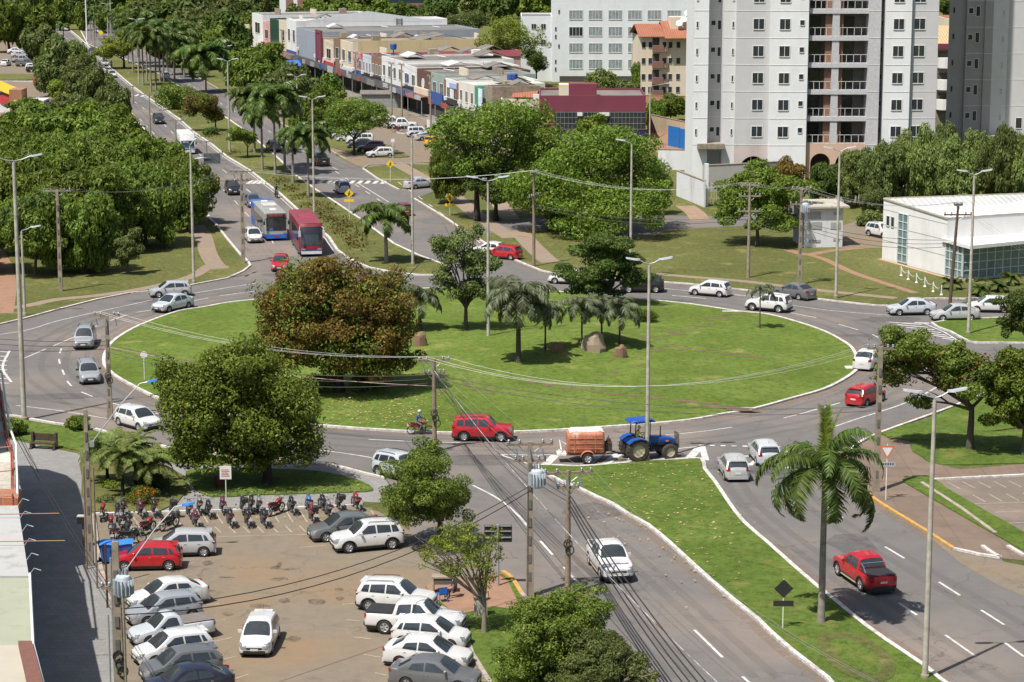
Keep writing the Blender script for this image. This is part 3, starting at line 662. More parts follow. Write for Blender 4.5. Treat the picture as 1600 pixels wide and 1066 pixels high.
for k in range(7):
    z = FZ(180,T2)+f2*k
    window(t2, (FX(1517.5,T2-.6,22)-O2.x, -.6, z-.35), (1,0,0), .6, .7, WHITE, WINGL, .07, 0); window(t2, (FX(1528.5,T2-.6,22)-O2.x, -.6, z-.7), (1,0,0), .5, 1.3, WHITE, WINGL, .06, 0)
    window(t2, (FX(1491,T2,22)-O2.x, 0, z-.3), (1,0,0), .22, .7, W3g, WINGL, .05, 0); window(t2, (FX(1569,T2-1,22)-O2.x, -1, z-.6), (1,0,0), .28, .75, WHITE, SLAB, .06, 0)
window(t2, (FX(1599,T2-.4,22)-O2.x, -.4, FZ(200,T2)), (1,0,0), .8, 1.4, WHITE, WINGL, .07, 0)
part('roof', MB().box(FX(1512,T2,22)-O2.x,.2,70,FX(1625,T2,22)-O2.x,12,70.4), CONC, t2)
part('podium', MB().box(FX(1517,T2)-O2.x,-1.6,FZ(216,T2)-.6,FX(1560,T2)-O2.x,-.62,FZ(204,T2)-1), CONCD, t2)
b_ = MB(); b_.add(*([],[])) if False else None
O_save = O; O = O2; tw_save = tw; tw = t2
arch_wall(FX(1517,T2-4), FX(1640,T2-4), T2-4.2, T2-3.6, FZ(214,T2-4), [(FX(1540,T2-4), 1.3, FZ(238,T2-4)), (FX(1583,T2-4), 1.5, FZ(240,T2-4))], CONCD)
O = O_save; tw = tw_save
part('podium_roof', MB().box(FX(1517,T2-4)-O2.x,-4.2,FZ(214,T2-4),FX(1640,T2-4)-O2.x,-1.7,FZ(213,T2-4)+.1), CONC, t2)
# ---------------- generic block building
def block(name, label, cat, A, B, depth, h, wall, roof=None, parapet=.5, front_mat=None, h2=None):
    """front wall from A to B (world xy, B right of A seen from the camera side), goes back by depth"""
    A, B = Vector(A[:2]), Vector(B[:2]); u = (B-A).normalized(); n = Vector((-u.y, u.x))
    root = tag(empty(name, (A.x, A.y, 0), math.atan2(u.y, u.x)), label, cat); w_ = (B-A).length
    part('wall', MB().box(0,0,0,w_,depth,h), wall, root)
    if parapet:
        t = .2; b = MB(); b.box(-.003,-.003,h,w_+.003,t,h+parapet).box(-.003,depth-t,h,w_+.003,depth+.003,h+parapet).box(-.003,t,h,t,depth-t,h+parapet).box(w_-t,t,h,w_+.003,depth-t,h+parapet)
        part('parapet', b, front_mat or wall, root)
    if roof: part('roof', MB().box(.2,.2,h,w_-.2,depth-.2,h+.12), roof, root)
    return root, w_
def gable(root, x0, x1, y0, y1, z, rise, mat, name='roof', axis='x', over=.3):
    b = MB()
    if axis == 'x':
        ym = (y0+y1)/2; P = [(x0-over,y0-over,z),(x1+over,y0-over,z),(x1+over,ym,z+rise),(x0-over,ym,z+rise),(x0-over,y1+over,z),(x1+over,y1+over,z)]
    else:
        xm = (x0+x1)/2; P = [(x0-over,y0-over,z),(x0-over,y1+over,z),(xm,y1+over,z+rise),(xm,y0-over,z+rise),(x1+over,y0-over,z),(x1+over,y1+over,z)]
    Q = [(a,b_,c+.12) for a,b_,c in P]
    b.add(P+Q, [(0,1,2,3),(3,2,5,4),(6,7,8,9),(9,8,11,10),(0,1,7,6),(4,5,11,10),(0,3,9,6),(3,4,10,9),(1,2,8,7),(2,5,11,8)])
    return part(name, b, mat, root)
# ---------------- white flats with six window bays
YF = G(968, 128).y
fr, fw = block('office_building', 'long white four storey building with six columns of wide windows', 'building', (FX(863,YF,8),YF), (FX(1074,YF,8),YF), 16, FZ(3,YF), wallm('flats_white', (.62,.65,.67), '#8a8a88', .3), ROOFD, .5)
bx0 = FX(863,YF,8)
for (xc) in (900,930.5,961.5,992,1022.5,1053.5):
    for yr in (22.5,48.5,74,99.5):
        zc = FZ(yr, YF); window(fr, (FX(xc,YF,zc)-bx0, 0, zc-1.0), (1,0,0), 2.7, 1.75, WHITE, WINL if (yr, xc) != (48.5, 900) else WINGL, .12, 3)
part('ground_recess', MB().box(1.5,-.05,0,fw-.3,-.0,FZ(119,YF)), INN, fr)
part('roof_room', MB().box(8,3,FZ(3,YF)+.5,13,7,FZ(-6,YF)), WHITE, fr)
for (xc, yr) in ((871,18),(866,45),(866,57),(871,72),(866,96),(866,108)): window(fr, (FX(xc,YF)-bx0+.3, 0, FZ(yr,YF)-.4), (1,0,0), .25, .7, W3g, WINGL, .04, 0)
fr2, fw2 = block('office_wing', 'lower white wing joined left of the long white building', 'building', (FX(814,YF,6),YF+1), (FX(863,YF,6),YF+1), 14, FZ(29,YF), wallm('flats_white', (.62,.65,.67)), ROOFD, .4)
for xc, yr in ((834,42),(849,42),(849,67),(834,67)): window(fr2, (FX(xc,YF+1)-FX(814,YF,6), 0, FZ(yr,YF)-.5), (1,0,0), .9, 1.0, W2g, WINGL, .06, 1)
# ---------------- flats with the orange tile roof
YO = G(1050, 152).y; o0 = FX(1003,YO,6)
fo, ow = block('apartment_building', 'cream four storey flats under an orange tile roof', 'building', (FX(1003,YO,6),YO), (FX(1110,YO,6),YO+1), 14, FZ(58,YO), wallm('flats_cream', (.62,.53,.42), '#8a7a68', .3), None, 0)
gable(fo, 0, FX(1047,YO)-o0, 0, 13, FZ(58,YO), 2.0, ROOFT, over=.7); gable(fo, FX(1034,YO)-o0+1, ow, -1.2, 12, FZ(60,YO), 2.8, ROOFT, over=.7)
part('roof_room', MB().box(FX(1050,YO)-o0, 2, FZ(58,YO), FX(1090,YO)-o0, 6, FZ(28,YO)), wallm('flats_cream', (.62,.53,.42)), fo)
for i, (px, yy) in enumerate(((1076,22),(1070,32),(1078,30),(1063,38))):
    q = MB().lathe([(.05,0),(.5,.12),(.62,.26)], 12, (0,0,0)); d = part('satellite_dish', q, WHITE, fo, 40); d.location = (FX(px,YO)-o0, 1.5, FZ(yy,YO)); d.rotation_euler = (R(60),0,R(-20))
MARB = plain('balcony_brown', (.2,.1,.08), .8)
for yr in (76,101,126,146):
    z = FZ(yr,YO)
    part('balcony', MB().box(FX(1019,YO)-o0,-.9,z-.6,FX(1036,YO)-o0,-.02,z+.6), MARB, fo); part('balcony', MB().box(FX(1040,YO)-o0,-.3,z-.7,FX(1044,YO)-o0,-.02,z+.3), MARB, fo)
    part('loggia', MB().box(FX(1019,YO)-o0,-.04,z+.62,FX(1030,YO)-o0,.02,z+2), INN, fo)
    for px in (1005.5,1016,1038,1047.5,1060): window(fo, (FX(px,YO)-o0, -.0, z+.1), (1,0,0), .7, 1.1, W2g, WINGL, .05, 0)
# ---------------- maroon building
YM = G(900, 219).y; m0 = FX(843,YM,5); MAR = wallm('maroon_render', (.17,.036,.06), '#5a3038', .3)
fm, mw = block('commercial_building', 'maroon fronted commercial building with dark gridded windows', 'building', (m0,YM), (FX(1009,YM,5),YM), 14, FZ(154,YM), MAR, ROOFG, .45)
part('glass_front', MB().box(FX(868,YM)-m0,-.06,FZ(202,YM),FX(1008,YM)-m0,-.0,FZ(175,YM)), WINGL, fm)
gb = MB()
for i in range(23): x = FX(870+i*6,YM)-m0; gb.box(x-.02,-.1,FZ(202,YM),x+.02,-.061,FZ(175,YM))
for yr in (202,193,184,175.5): gb.box(FX(868,YM)-m0,-.105,FZ(yr,YM)-.03,FX(1008,YM)-m0,-.062,FZ(yr,YM)+.03)
part('window_grid', gb, plain('grid_grey',(.25,.25,.26),.5), fm)
part('plinth', MB().box(FX(868,YM)-m0,-.12,0,mw,-.0,FZ(204,YM)), plain('plinth_navy',(.012,.012,.09),.6), fm)
part('upper_block', MB().box(FX(889,YM)-m0,2,FZ(154,YM)+.1,FX(933,YM)-m0,5,FZ(133,YM-0)), MAR, fm); part('side_wall', MB().box(FX(874,YM)-m0,2,FZ(154,YM)+.1,FX(889,YM)-m0,4.9,FZ(134,YM)), wallm('flats_cream', (.62,.53,.42)), fm)
for px in (906,940,948): part('air_conditioner', MB().box(FX(px,YM)-m0-.4,-.5,FZ(181,YM),FX(px,YM)-m0+.4,-.11,FZ(176,YM)), WHITE, fm)
def text(s, size, mat, parent, loc, rot=(R(90),0,0), name='lettering', ext=.01, sx=1):
    cu = bpy.data.curves.new(name, 'FONT'); cu.body = s; cu.size = size; cu.extrude = ext; cu.align_x = 'CENTER'
    o = bpy.data.objects.new(name, cu); col.objects.link(o); bpy.context.view_layer.update()
    me = bpy.data.meshes.new_from_object(o.evaluated_get(bpy.context.evaluated_depsgraph_get())); bpy.data.objects.remove(o)
    me.materials.clear(); me.materials.append(mat); q = mk(name, me, parent, loc); q.rotation_euler = rot; q.scale = (sx,1,1); return reg(q)
text('cases', 1.1, WHITE, fm, (FX(982,YM)-m0, -.15, FZ(211,YM)))
# ---------------- row of shops facing the avenue
def FL(px): return G(px, 88+(px-400)*.335)[:2]
def shop(px0, px1, top, mat, label, depth=20, roof=ROOFG, wins=0, awn=None, sign=None, h=None, winmat=WINGL, dark=True, name='shop'):
    A, B = FL(px0), FL(px1); by = 88+(px1-400)*.335; h = h or HT(px1, by, top)
    r, w_ = block(name, label, 'shop', A, B, depth, h-.4, mat, roof, .4)
    if dark:
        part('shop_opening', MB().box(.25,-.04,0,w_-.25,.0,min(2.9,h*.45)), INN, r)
    for i in range(wins):
        x = w_*(i+.5)/wins; window(r, (x,0,h*.56), (1,0,0), w_/wins*.42, h*.24, WHITE, winmat, .08, 1)
    if awn: part('awning', MB().add([(0,-.05,3.3),(w_,-.05,3.3),(w_,-3.0,2.9),(0,-3.0,2.9),(0,-.05,3.2),(w_,-.05,3.2),(w_,-3.0,2.8),(0,-3.0,2.8)],[(0,1,2,3),(7,6,5,4),(3,2,6,7),(0,3,7,4),(1,2,6,5)]), awn, r)
    if sign:
        sm, tx = sign; s = part('sign', MB().box(.15,-.2,3.0,w_-.15,-.02,3.9), sm, r)
    q = random.Random(int(px0)); n = 1+int(depth > 12)+int(depth > 20)
    for i in range(n):
        y = depth*(i+.6)/(n+.3)+q.uniform(-1,1); z = h-.25; k = q.randrange(4); a = q.uniform(.3, w_*.4); e = min(w_-.3, a+q.uniform(2.5, 6))
        if k == 0: part('rooftop_wall', MB().box(a,y,z,e,y+.25,z+q.uniform(.8,1.6)), q.choice((SC_,SW,CONCD)), r)
        elif k == 1: gable(r, a, e, y, y+q.uniform(3,5), z+.35, q.uniform(.5,1.0), q.choice((ROOFG,ROOFD,ROOFW)), name='lantern_roof', over=.1)
        elif k == 2: part('rooftop_box', MB().box(a,y,z,a+1.6,y+1.6,z+1.1), q.choice((CONCD,SW,STN)), r)
        else: part('roof_pipe', MB().tube([(a,y,z+.3),(e,y+.5,z+.3),(e,y+.5,z+.9)],.08,6), WHITE, r)
    if px0 > 450:
        c = q.choice(((.33,.07,.06),(.4,.41,.43),(.05,.08,.24),(.3,.3,.32),(.05,.05,.06),(.36,.28,.26),(.2,.19,.18))); c2 = q.choice(((.42,.42,.42),(.33,.1,.08),(.1,.13,.28),(.07,.07,.07)))
        u = q.uniform(.05,.3); v_ = q.uniform(.0,.5); part('hanging_sign', MB().box(w_*u,-3.25,3.0-v_*.5,w_*(u+q.uniform(.25,.45)),-3.12,3.55+v_), plain('sign_%d'%int(px0), c, .6, var=.35, scale=1.2), r); part('hanging_sign', MB().box(w_*q.uniform(.7,.8),-2.4-v_,3.1,w_*.95,-2.3-v_,3.5+v_*1.2), plain('signb_%d'%int(px0), c2, .6, var=.3, scale=1.5), r)
        part('awning_post', MB().box(w_*.5-.06,-3.0,0,w_*.5+.06,-2.9,2.9), STEEL, r); part('air_conditioner', MB().box(w_*.1,-.5,h*.45+.3,w_*.1+.9,-.05,h*.45+.9), WHITE, r)
    return r, w_, h
SW = wallm('shop_white', (.66,.66,.65), '#6b6258', .45); SP = wallm('shop_pink', (.55,.33,.3)); SG = wallm('shop_metal', (.27,.3,.35), '#5a5f66', .3, lines=None); SB = wallm('shop_brick', (.22,.13,.085)); SC_ = wallm('shop_cream', (.6,.53,.41)); SGR = wallm('shop_sage', (.27,.33,.3)); SGN = wallm('shop_green', (.03,.25,.13)); SBR = wallm('shop_brown', (.11,.055,.04)); STN = wallm('shop_stone', (.3,.25,.19))
DARKA = plain('awning_dark', (.035,.035,.035), .8); REDA = plain('awning_rust', (.16,.07,.045), .8); BLS = plain('sign_blue', (.035,.085,.28), .6); BKS = plain('sign_black', (.03,.03,.035), .5); RDS = plain('sign_red', (.5,.05,.06), .5); PKS = plain('band_pink', (.5,.12,.16), .6); YLS = wallm('band_yellow', (.52,.42,.24), '#7a6a50', .5); BGE = plain('sign_pale', (.55,.58,.62), .6)
S_ = [(395,412,24,SW,'farthest white shop building of the row',26,ROOFD,1,None,None),(412,423,36,SP,'narrow pink shop front',22,ROOFD,1,DARKA,(RDS,'')),(423,437,32,plain('green_glass',(.02,.07,.05),.3),'dark green glass fronted shop',22,ROOFD,0,DARKA,(BGE,'')),
 (437,449,34,SC_,'cream shop left of the white gabled hall',22,ROOFD,1,DARKA,None),(449,464,33,SW,'white gabled hall with a ladder on its side wall',34,ROOFW,2,REDA,(BLS,'')),(464,493,50,SG,'blue grey metal clad hall',36,ROOFG,0,DARKA,None),
 (493,507,60,STN,'stone fronted shop with a tall maroon frame',22,ROOFG,0,DARKA,(BGE,'')),(507,522,66,SC_,'plain cream shop right of the maroon frame',22,ROOFG,1,DARKA,(RDS,'')),(522,533,62,SB,'narrow brown fronted shop with white posts',22,ROOFG,1,DARKA,None),
 (533,552,67,SC_,'cream shop with the yellow side gable',34,ROOFG,2,DARKA,(BGE,'')),(552,567,84,plain('pinkish',(.5,.3,.27),.8),'shop under the long pink band',32,ROOFG,2,DARKA,(BLS,'')),(567,581,88,wallm('shop_pale',(.5,.53,.6)),'pale blue grey shop with tall windows',24,ROOFD,3,DARKA,(BKS,'')),
 (581,597,91,SB,'brown brick shop with white air conditioners',24,ROOFD,3,DARKA,(BKS,'')),(597,630,96,SW,'long white shop with three wide windows',21,ROOFD,4,DARKA,None),(630,652,106,SW,'white shop with the small blue notice',19,ROOFD,2,plain('awning_blue_grey',(.05,.05,.08),.7),(BKS,'')),
 (652,674,113,SBR,'dark brown shop with a round white emblem',18,ROOFG,0,REDA,(SC_,'')),(674,696,119,SGR,'sage green shop with the blue sign',16,ROOFG,2,None,(BLS,'')),(696,717,128,SW,'white shop with rust coloured posts and a black sign',14,ROOFG,2,None,(BKS,'')),
 (717,742,133,wallm('shop_ivory',(.62,.6,.54)),'ivory shop with square upper panels',12,ROOFW,3,None,None),(742,757,139,SGN,'bright green fronted shop',10,ROOFG,0,None,None),(757,769,136,CONCD,'concrete shop behind the white banner',8,ROOFG,0,None,None)]
SH = {}
YL = G(820,214).y
lh, lw = block('shop', 'low cream shop under a red tile lean-to roof', 'shop', (FX(783,YL,4),YL), (FX(846,YL,4),YL), 8, FZ(158,YL), SC_, ROOFG, .3)
part('tile_roof', MB().add([(1.5,1,FZ(158,YL)+.5),(5.5,.6,FZ(158,YL)+.5),(6.0,6,FZ(158,YL)+1.5),(2.5,6.5,FZ(158,YL)+1.5)],[(0,1,2,3)]), ROOFT, lh)
for xx in (.8,2.6,4.4): window(lh, (xx,0,FZ(176,YL)), (1,0,0), 1.1, 1.0, WHITE, WINGL, .08, 1)
part('air_conditioner', MB().box(5,.5,FZ(158,YL)+.15,6,1.2,FZ(158,YL)+1.0), WHITE, lh)
for s in S_: SH[s[4]] = shop(s[0], s[1], s[2], s[3], s[4], s[5], s[6], s[7], s[8], s[9])
def onshop(lb): return SH[lb]
r, w_, h = onshop('dark brown shop with a round white emblem'); q = MB().lathe([(.95,-.06),(.95,0)],20,(w_*.45,-.03,h*.68),'y'); part('emblem', q, BGE, r)
part('valance', MB().box(0,-.6,2.95,w_,-.22,4.3), SC_, r)
r, w_, h = onshop('sage green shop with the blue sign'); part('signboard', MB().box(.2,-.5,2.2,w_*.95,-.3,4.3), BLS, r)
for i in range(5): pass
r, w_, h = onshop('white shop with rust coloured posts and a black sign')
for x in (.05,w_-.5): part('post', MB().box(x,-.25,3.9,x+.45,-.01,h-.2), BRICKP, r)
part('blue_fascia', MB().box(w_*.35,-.12,h-1.3,w_-.55,-.02,h-.5), plain('fascia_blue',(.3,.4,.7),.6), r)
r, w_, h = onshop('concrete shop behind the white banner'); part('banner', MB().box(-.8,-.8,h-4.2,1.2,-.7,h-.6), plain('banner_pale',(.62,.68,.78),.6,var=.3,scale=.8), r)
r, w_, h = onshop('stone fronted shop with a tall maroon frame'); part('maroon_frame', MB().box(w_*.3,-.5,3,w_*.42,-.1,h+1.5).box(w_*.78,-.5,3,w_*.9,-.1,h+1.5).box(w_*.42,-.5,h+.9,w_*.78,-.1,h+1.5).box(w_*.42,-.4,4,w_*.78,-.2,h+.9), MAR, r)
r, w_, h = onshop('shop under the long pink band'); part('pink_band', MB().box(w_+.02,-.4,h-1.1,w_+.2,32,h+.1), PKS, r)
r, w_, h = onshop('cream shop with the yellow side gable'); part('yellow_band', MB().box(w_+.02,1,h-2.3,w_+.25,33,h+.3), YLS, r); gable(r, 1, w_-1, 14, 24, h, 1.2, ROOFG)
r, w_, h = onshop('white gabled hall with a ladder on its side wall'); part('gable', MB().add([(w_-.1,2,h),(w_-.1,16,h+1.9),(w_-.1,33,h-.6),(w_+.02,2,h),(w_+.02,16,h+1.9),(w_+.02,33,h-.6)],[(0,1,2),(5,4,3),(0,3,4,1),(1,4,5,2)]), wallm('hall_white',(.6,.62,.64)), r)
for yy in (9,18): window(r, (w_+.0, yy, h-3.2), (0,1,0), 2, 1.5, W3g, WINGL, .08, 0)
q = MB()
for i in range(9): q.box(w_+.05,22.5,h-4+i*.5,w_+.12,23.6,h-3.93+i*.5)
q.box(w_+.05,22.4,h-5,w_+.12,22.5,h+.3).box(w_+.05,23.6,h-5,w_+.12,23.7,h+.3); part('ladder', q, DARKM, r); part('air_conditioner', MB().box(w_+.02,3.5,h-3.4,w_+.7,5.2,h-2.2), WHITE, r)
r, w_, h = onshop('white shop with the small blue notice'); part('notice', MB().box(w_*.3,-.08,h-3.0,w_*.42,-.01,h-1.6), BLS, r)
for i, (px, py, dz) in enumerate(((660,104,2),(700,98,1),(735,112,1.5),(690,118,1),(760,120,1.2),(720,128,.8))):
    p = G(px, py+50); sl, sw = block('rooftop_shed', ('stained roof lantern over the shops','light sheet roof shed over the shops','rooftop water room over the shops','low roof shed over the shops','peach rooftop wall block','small roof hut near the sage shop')[i], 'shed', (p.x,p.y), (p.x+5+i%3*2,p.y+1), 5, HT(px, py+50, py)-.2, (CONCD, SW, SW, STN, SC_, STN)[i], ROOFD, .2)
for i, (px, py, hgt) in enumerate(((798,208,132),(612,150,82),(0+803,208,132))):
    g = G(px, py); z = HT(px, py, hgt); q = MB().lathe([(.45,z),(.6,z+.1),(.65,z+1.0),(.5,z+1.15),(.1,z+1.2)],12,(g.x,g.y+8,0)); q.tube([(g.x,g.y+8,z-1.5),(g.x,g.y+8,z)],.12,5)
    tag(mk('water_tank', q.mesh('tank', BLS, 40)), ('blue water tank on the roof near the maroon building, left of a pair','blue water tank above the pink band','blue water tank on the roof near the maroon building, right of a pair')[i], 'water tank')
g = FL(500); 
bt = tag(empty('market_stall', (FL(478)[0]-5, FL(478)[1]-8, 0)), 'stall under a bright blue tarpaulin in front of the shops', 'stall')
part('tarpaulin', MB().add([(-3.5,-3,2.3),(5,-4,2.4),(5,3,3.1),(-3.5,3,2.7),(0.5,0,3.2)],[(0,1,4),(1,2,4),(2,3,4),(3,0,4)]), plain('tarp_blue',(.03,.16,.6),.5), bt)
for (x,y) in ((-3.4,-2.9),(4.9,-3.9),(4.9,2.9),(-3.4,2.9)): part('pole', MB().box(x-.04,y-.04,0,x+.04,y+.04,2.6), STEEL, bt)
kk = tag(empty('kiosk', G(596,168)), 'low grey corrugated kiosk in front of the brown brick shop', 'kiosk')
part('wall', MB().box(-3.5,-1,0,3.5,3,2.4), plain('corrugated_wall',(.25,.26,.25),.7,var=.3,scale=3), kk); gable(kk,-3.5,3.5,-1,3,2.4,.5,ROOFD)
k2 = tag(empty('kiosk', G(470,106)), 'orange striped low kiosk behind the avenue trees', 'kiosk'); part('wall', MB().box(-9,0,0,6,3,1.8), plain('kiosk_orange',(.5,.28,.14),.8), k2); gable(k2,-9,6,0,3,1.8,.5,ROOFW); part('red_rail', MB().box(-9,-.3,1.0,6,-.2,1.2), RDS, k2)
k3 = tag(empty('canopy', G(413,92)), 'grey canopy beside the far end of the shops', 'canopy'); part('roof', MB().add([(-6,-3,3),(5,-3,3),(5,5,3.4),(-6,5,3.4),(0,1,4)],[(0,1,4),(1,2,4),(2,3,4),(3,0,4)]), plain('canopy_grey',(.3,.28,.26),.8), k3)
for (x,y) in ((-5.9,-2.9),(4.9,-2.9),(4.9,4.9),(-5.9,4.9)): part('pole', MB().box(x-.06,y-.06,0,x+.06,y+.06,3.1), STEEL, k3)
tt = tag(empty('totem_sign', G(386,78)), 'tall cream totem sign at the far end of the shops', 'sign'); z = HT(386,78,38); part('panel', MB().box(-.9,-.3,0,.7,.3,z), plain('totem_cream',(.62,.56,.42),.7), tt); part('edge', MB().box(.7,-.32,0,.9,.32,z-.3), plain('totem_orange',(.6,.2,.05),.6), tt)
# billboard with white letters, far left of the flats
bb = tag(empty('billboard', G(400,26)), 'dark blue billboard with white letters among the far trees', 'billboard'); z0 = HT(400,26,16); z1 = HT(400,26,0)
part('board', MB().box(-2.5,-.15,z0,2.6,.15,z1), plain('board_navy',(.008,.012,.03),.6), bb); part('leg', MB().box(-1.6,-.1,0,-1.4,.1,z0), DARKM, bb); part('leg', MB().box(1.4,-.1,0,1.6,.1,z0), DARKM, bb)
text('YELLO', 1.25, WHITE, bb, (-.2,-.2,(z0+z1)/2-.1), sx=1.1)
# far white and brown block, glass block, and roofs at the top edge
YB = G(460,50).y
fa, aw = block('apartment_building', 'narrow white and rust block at the top edge behind the shops', 'building', (FX(437,YB),YB), (FX(480,YB),YB), 10, FZ(-30,YB), W1, None, 0)
for px in (452,470): part('rust_panel', MB().box(FX(px,YB)-FX(437,YB)-.9,-.1,0,FX(px,YB)-FX(437,YB)+1.1,0,FZ(-20,YB)), BRICKP, fa)
YC = G(665,45).y
fa, aw = block('office_building', 'dark glass building with a brown band behind the park trees', 'building', (FX(610,YC),YC), (FX(690,YC),YC), 14, FZ(-25,YC), plain('curtain_wall',(.03,.045,.06),.15), None, 0)
part('brown_band', MB().box(0,-.3,FZ(10,YC),aw,0,FZ(5,YC)), MARB, fa); part('pale_panel', MB().box(FX(632,YC)-FX(610,YC),-.1,FZ(20,YC),FX(650,YC)-FX(610,YC),0,FZ(11,YC)), WINL, fa)
YD = G(770,20).y
for i, (a, c, yt, mt) in enumerate(((758,800,-4,MARB),(838,850,-8,W1),(772,786,-12,W1),(838,846,-12,BRICKP))):
    block('house', ('red brown building at the top edge over the park','white house edge between far trees','small white house over the park','red gable between the far trees')[i], 'house', (FX(a,YD+i*8),YD+i*8), (FX(c,YD+i*8),YD+i*8), 8, FZ(yt+14,YD+i*8), mt, ROOFT, .1)
# house between the towers
YH = 352.0; h0 = FX(1462,YH,8)
fh, hw_ = block('apartment_building', 'balconied building under sand coloured tiles between the two towers', 'building', (h0,YH), (FX(1500,YH,8),YH), 10, FZ(77,YH), CONCD, None, 0)
part('roof', MB().add([(-.3,-.5,FZ(68,YH)),(hw_+.3,-.5,FZ(68,YH)),(hw_+.3,9,FZ(40,YH)-.5),(-.3,9,FZ(40,YH)-.5),(-.3,-.5,FZ(77,YH)),(hw_+.3,-.5,FZ(77,YH))],[(0,1,2,3),(0,1,5,4)]), ROOFO, fh); part('red_band', MB().box(-.3,-.7,FZ(76,YH),hw_+.3,-.51,FZ(68,YH)), MAR, fh)
for yr in (98,132,163): part('balcony', MB().lathe([(1.4,FZ(yr+8,YH)),(1.4,FZ(yr-8,YH))],16,(hw_*.4,-.2,0)), WHITE, fh); part('opening', MB().box(.2,-.05,FZ(yr-8,YH),hw_-.2,0,FZ(yr-18,YH)), INN, fh)
yh2, _ = block('house', 'red roofed houses seen between the two towers at the top', 'house', (FX(1472,420),420), (FX(1492,420),420), 8, FZ(28,420), wallm('flats_cream', (.62,.53,.42)), ROOFT, 0)
# ---------------- compound walls and blue gate
def wall_run(name, label, pts, h, mat, t=.2, cat='wall', h2=None):
    P = W2b(pts); root = tag(empty(name, (*P[0], 0)), label, cat); b = MB()
    strip(b, P, t, 0, h); o = part('wall', b, mat, root); o.location = (-P[0][0], -P[0][1], 0)
    c = MB(); strip(c, P, t+.1, h, h+.08); o = part('coping', c, CONCD, root); o.location = (-P[0][0], -P[0][1], 0); return root
def W2b(pts): return [tuple(G(x, y)[:2]) for x, y in pts]
wall_run('boundary_wall', 'stained beige yard wall behind the blue gate', [(1012,205),(1045,213),(1085,222)], 2.8, wallm('wall_beige',(.42,.33,.22),'#5a4a38',.7))
wall_run('boundary_wall', 'brown wall at the foot of the orange roofed flats', [(1000,172),(1090,174)], 2.6, wallm('wall_brown',(.36,.2,.12),'#5a4030',.5))
bgv = G(1044,228); bgw = G(1082,236)
gt = tag(empty('metal_gate', bgv), 'tall plain blue sheet metal gate beside the tower', 'gate')
d_ = (bgw-bgv); part('leaf', strip(MB(), [(0,0),(d_.x*.48,d_.y*.48)], .08, .05, 3.1), plain('gate_blue',(.012,.13,.4),.5), gt); part('leaf', strip(MB(), [(d_.x*.5,d_.y*.5),(d_.x,d_.y)], .08, .05, 3.0), plain('gate_blue',(.012,.13,.4),.5), gt)
wall_run('boundary_wall', 'weathered white yard wall below the blue gate', [(1028,265),(1082,266)], 2.8, wallm('wall_white',(.62,.63,.66),'#6a655c',.6))
wall_run('boundary_wall', 'stained white wall with a torn red poster', [(1058,306),(1080,315),(1101,324)], 3.2, wallm('wall_white',(.62,.63,.66)))
g0, g1 = G(1076,313), G(1087,318); po = tag(mk('poster', strip(MB(), [(g0.x,g0.y-.16),(g1.x,g1.y-.16)], .02, .9, 2.3).mesh('poster', plain('poster_red',(.55,.3,.3),.8,var=.5,scale=2))), 'faded red and white poster hanging on the stained white wall', 'poster')
wall_run('boundary_wall', 'concrete edge wall in front of the tower arches', [(1098,300),(1180,296),(1260,290)], 3.4, wallm('wall_grey',(.42,.41,.39),'#5a5650',.5), .4)
fn = tag(empty('fence', G(1103,322)), 'white barred fence beside the poster wall', 'fence'); part('post', MB().box(-.25,-.25,0,.25,.25,5.2), WHITE, fn); b = MB()
for i in range(14): b.box(.35+i*.3,-.03,.2,.4+i*.3,.03,2.9)
b.box(.25,-.04,2.7,4.4,.04,2.8).box(.25,-.04,.3,4.4,.04,.4); part('bars', b, plain('bar_grey',(.4,.38,.36),.6), fn)
# ---------------- small substation house
hs, sw = block('utility_building', 'small white flat roofed utility building with louvred vents', 'building', G(1256,387), G(1316,386), 5.2, 4.3, wallm('wall_white',(.62,.63,.66)), None, 0)
part('roof', MB().box(-.5,-.5,4.3,sw+.6,5.8,4.5), CONC, hs); LV = plain('louvre_grey',(.33,.33,.33),.7)
for (a, c, z0, z1) in ((.35,1.8,3.1,3.9),(.5,1.9,2.0,2.8),(2.9,4.0,2.0,2.7),(3.2,3.9,3.5,3.8),(3.2,3.9,.7,.95),(.5,1.8,.55,.85)): part('vent', MB().box(a,-.05,z0,c,.0,z1), LV, hs)
# ---------------- clinic
A = G(1378,404); B = G(1478,431); C_ = G(1503,438); D_ = G(1650,424)
zA = HT(1378,404,311); zB = HT(1478,431,342)
cl = tag(empty('clinic_building', A), 'white clinic with a glazed corner and a flat projecting canopy', 'building')
def rel(p, z=0): return (p[0]-A.x, p[1]-A.y, z)
# long side wall
P = [A, G(1500,437.2), D_+Vector((0,.3,0)), G(1655,303,6.2)*1.0, A+Vector((.6,.9,0))]
P[3].z = 0
u1 = (P[1]-P[0]).normalized(); E_ = P[0]+u1*((B-A).length)
CW = wallm('clinic_white', (.68,.68,.67), '#8a8780', .25)
zcan = HT(1500,437,384)
b = MB(); pl_ = [rel(P[0]), rel(E_), rel(E_+Vector((2.2,1.0,0))), rel(D_+Vector((0,2.4,0))), rel(P[3])]
n = len(pl_); zt = [zA, zB, zB, zB, zA]
b.add([(p[0],p[1],0) for p in pl_]+[(p[0],p[1],z) for p, z in zip(pl_, zt)], [tuple(range(n-1,-1,-1)), tuple(range(n,2*n))]+[(i,(i+1)%n,(i+1)%n+n,i+n) for i in range(n)])
part('wall', b, CW, cl)
b = MB(); ins = [(p[0]+(10-p[0])*.03, p[1]+(10-p[1])*.05, z+.03) for p, z in zip(pl_, zt)]
b.add(ins, [tuple(range(n))]); part('roof', b, ROOFW, cl)
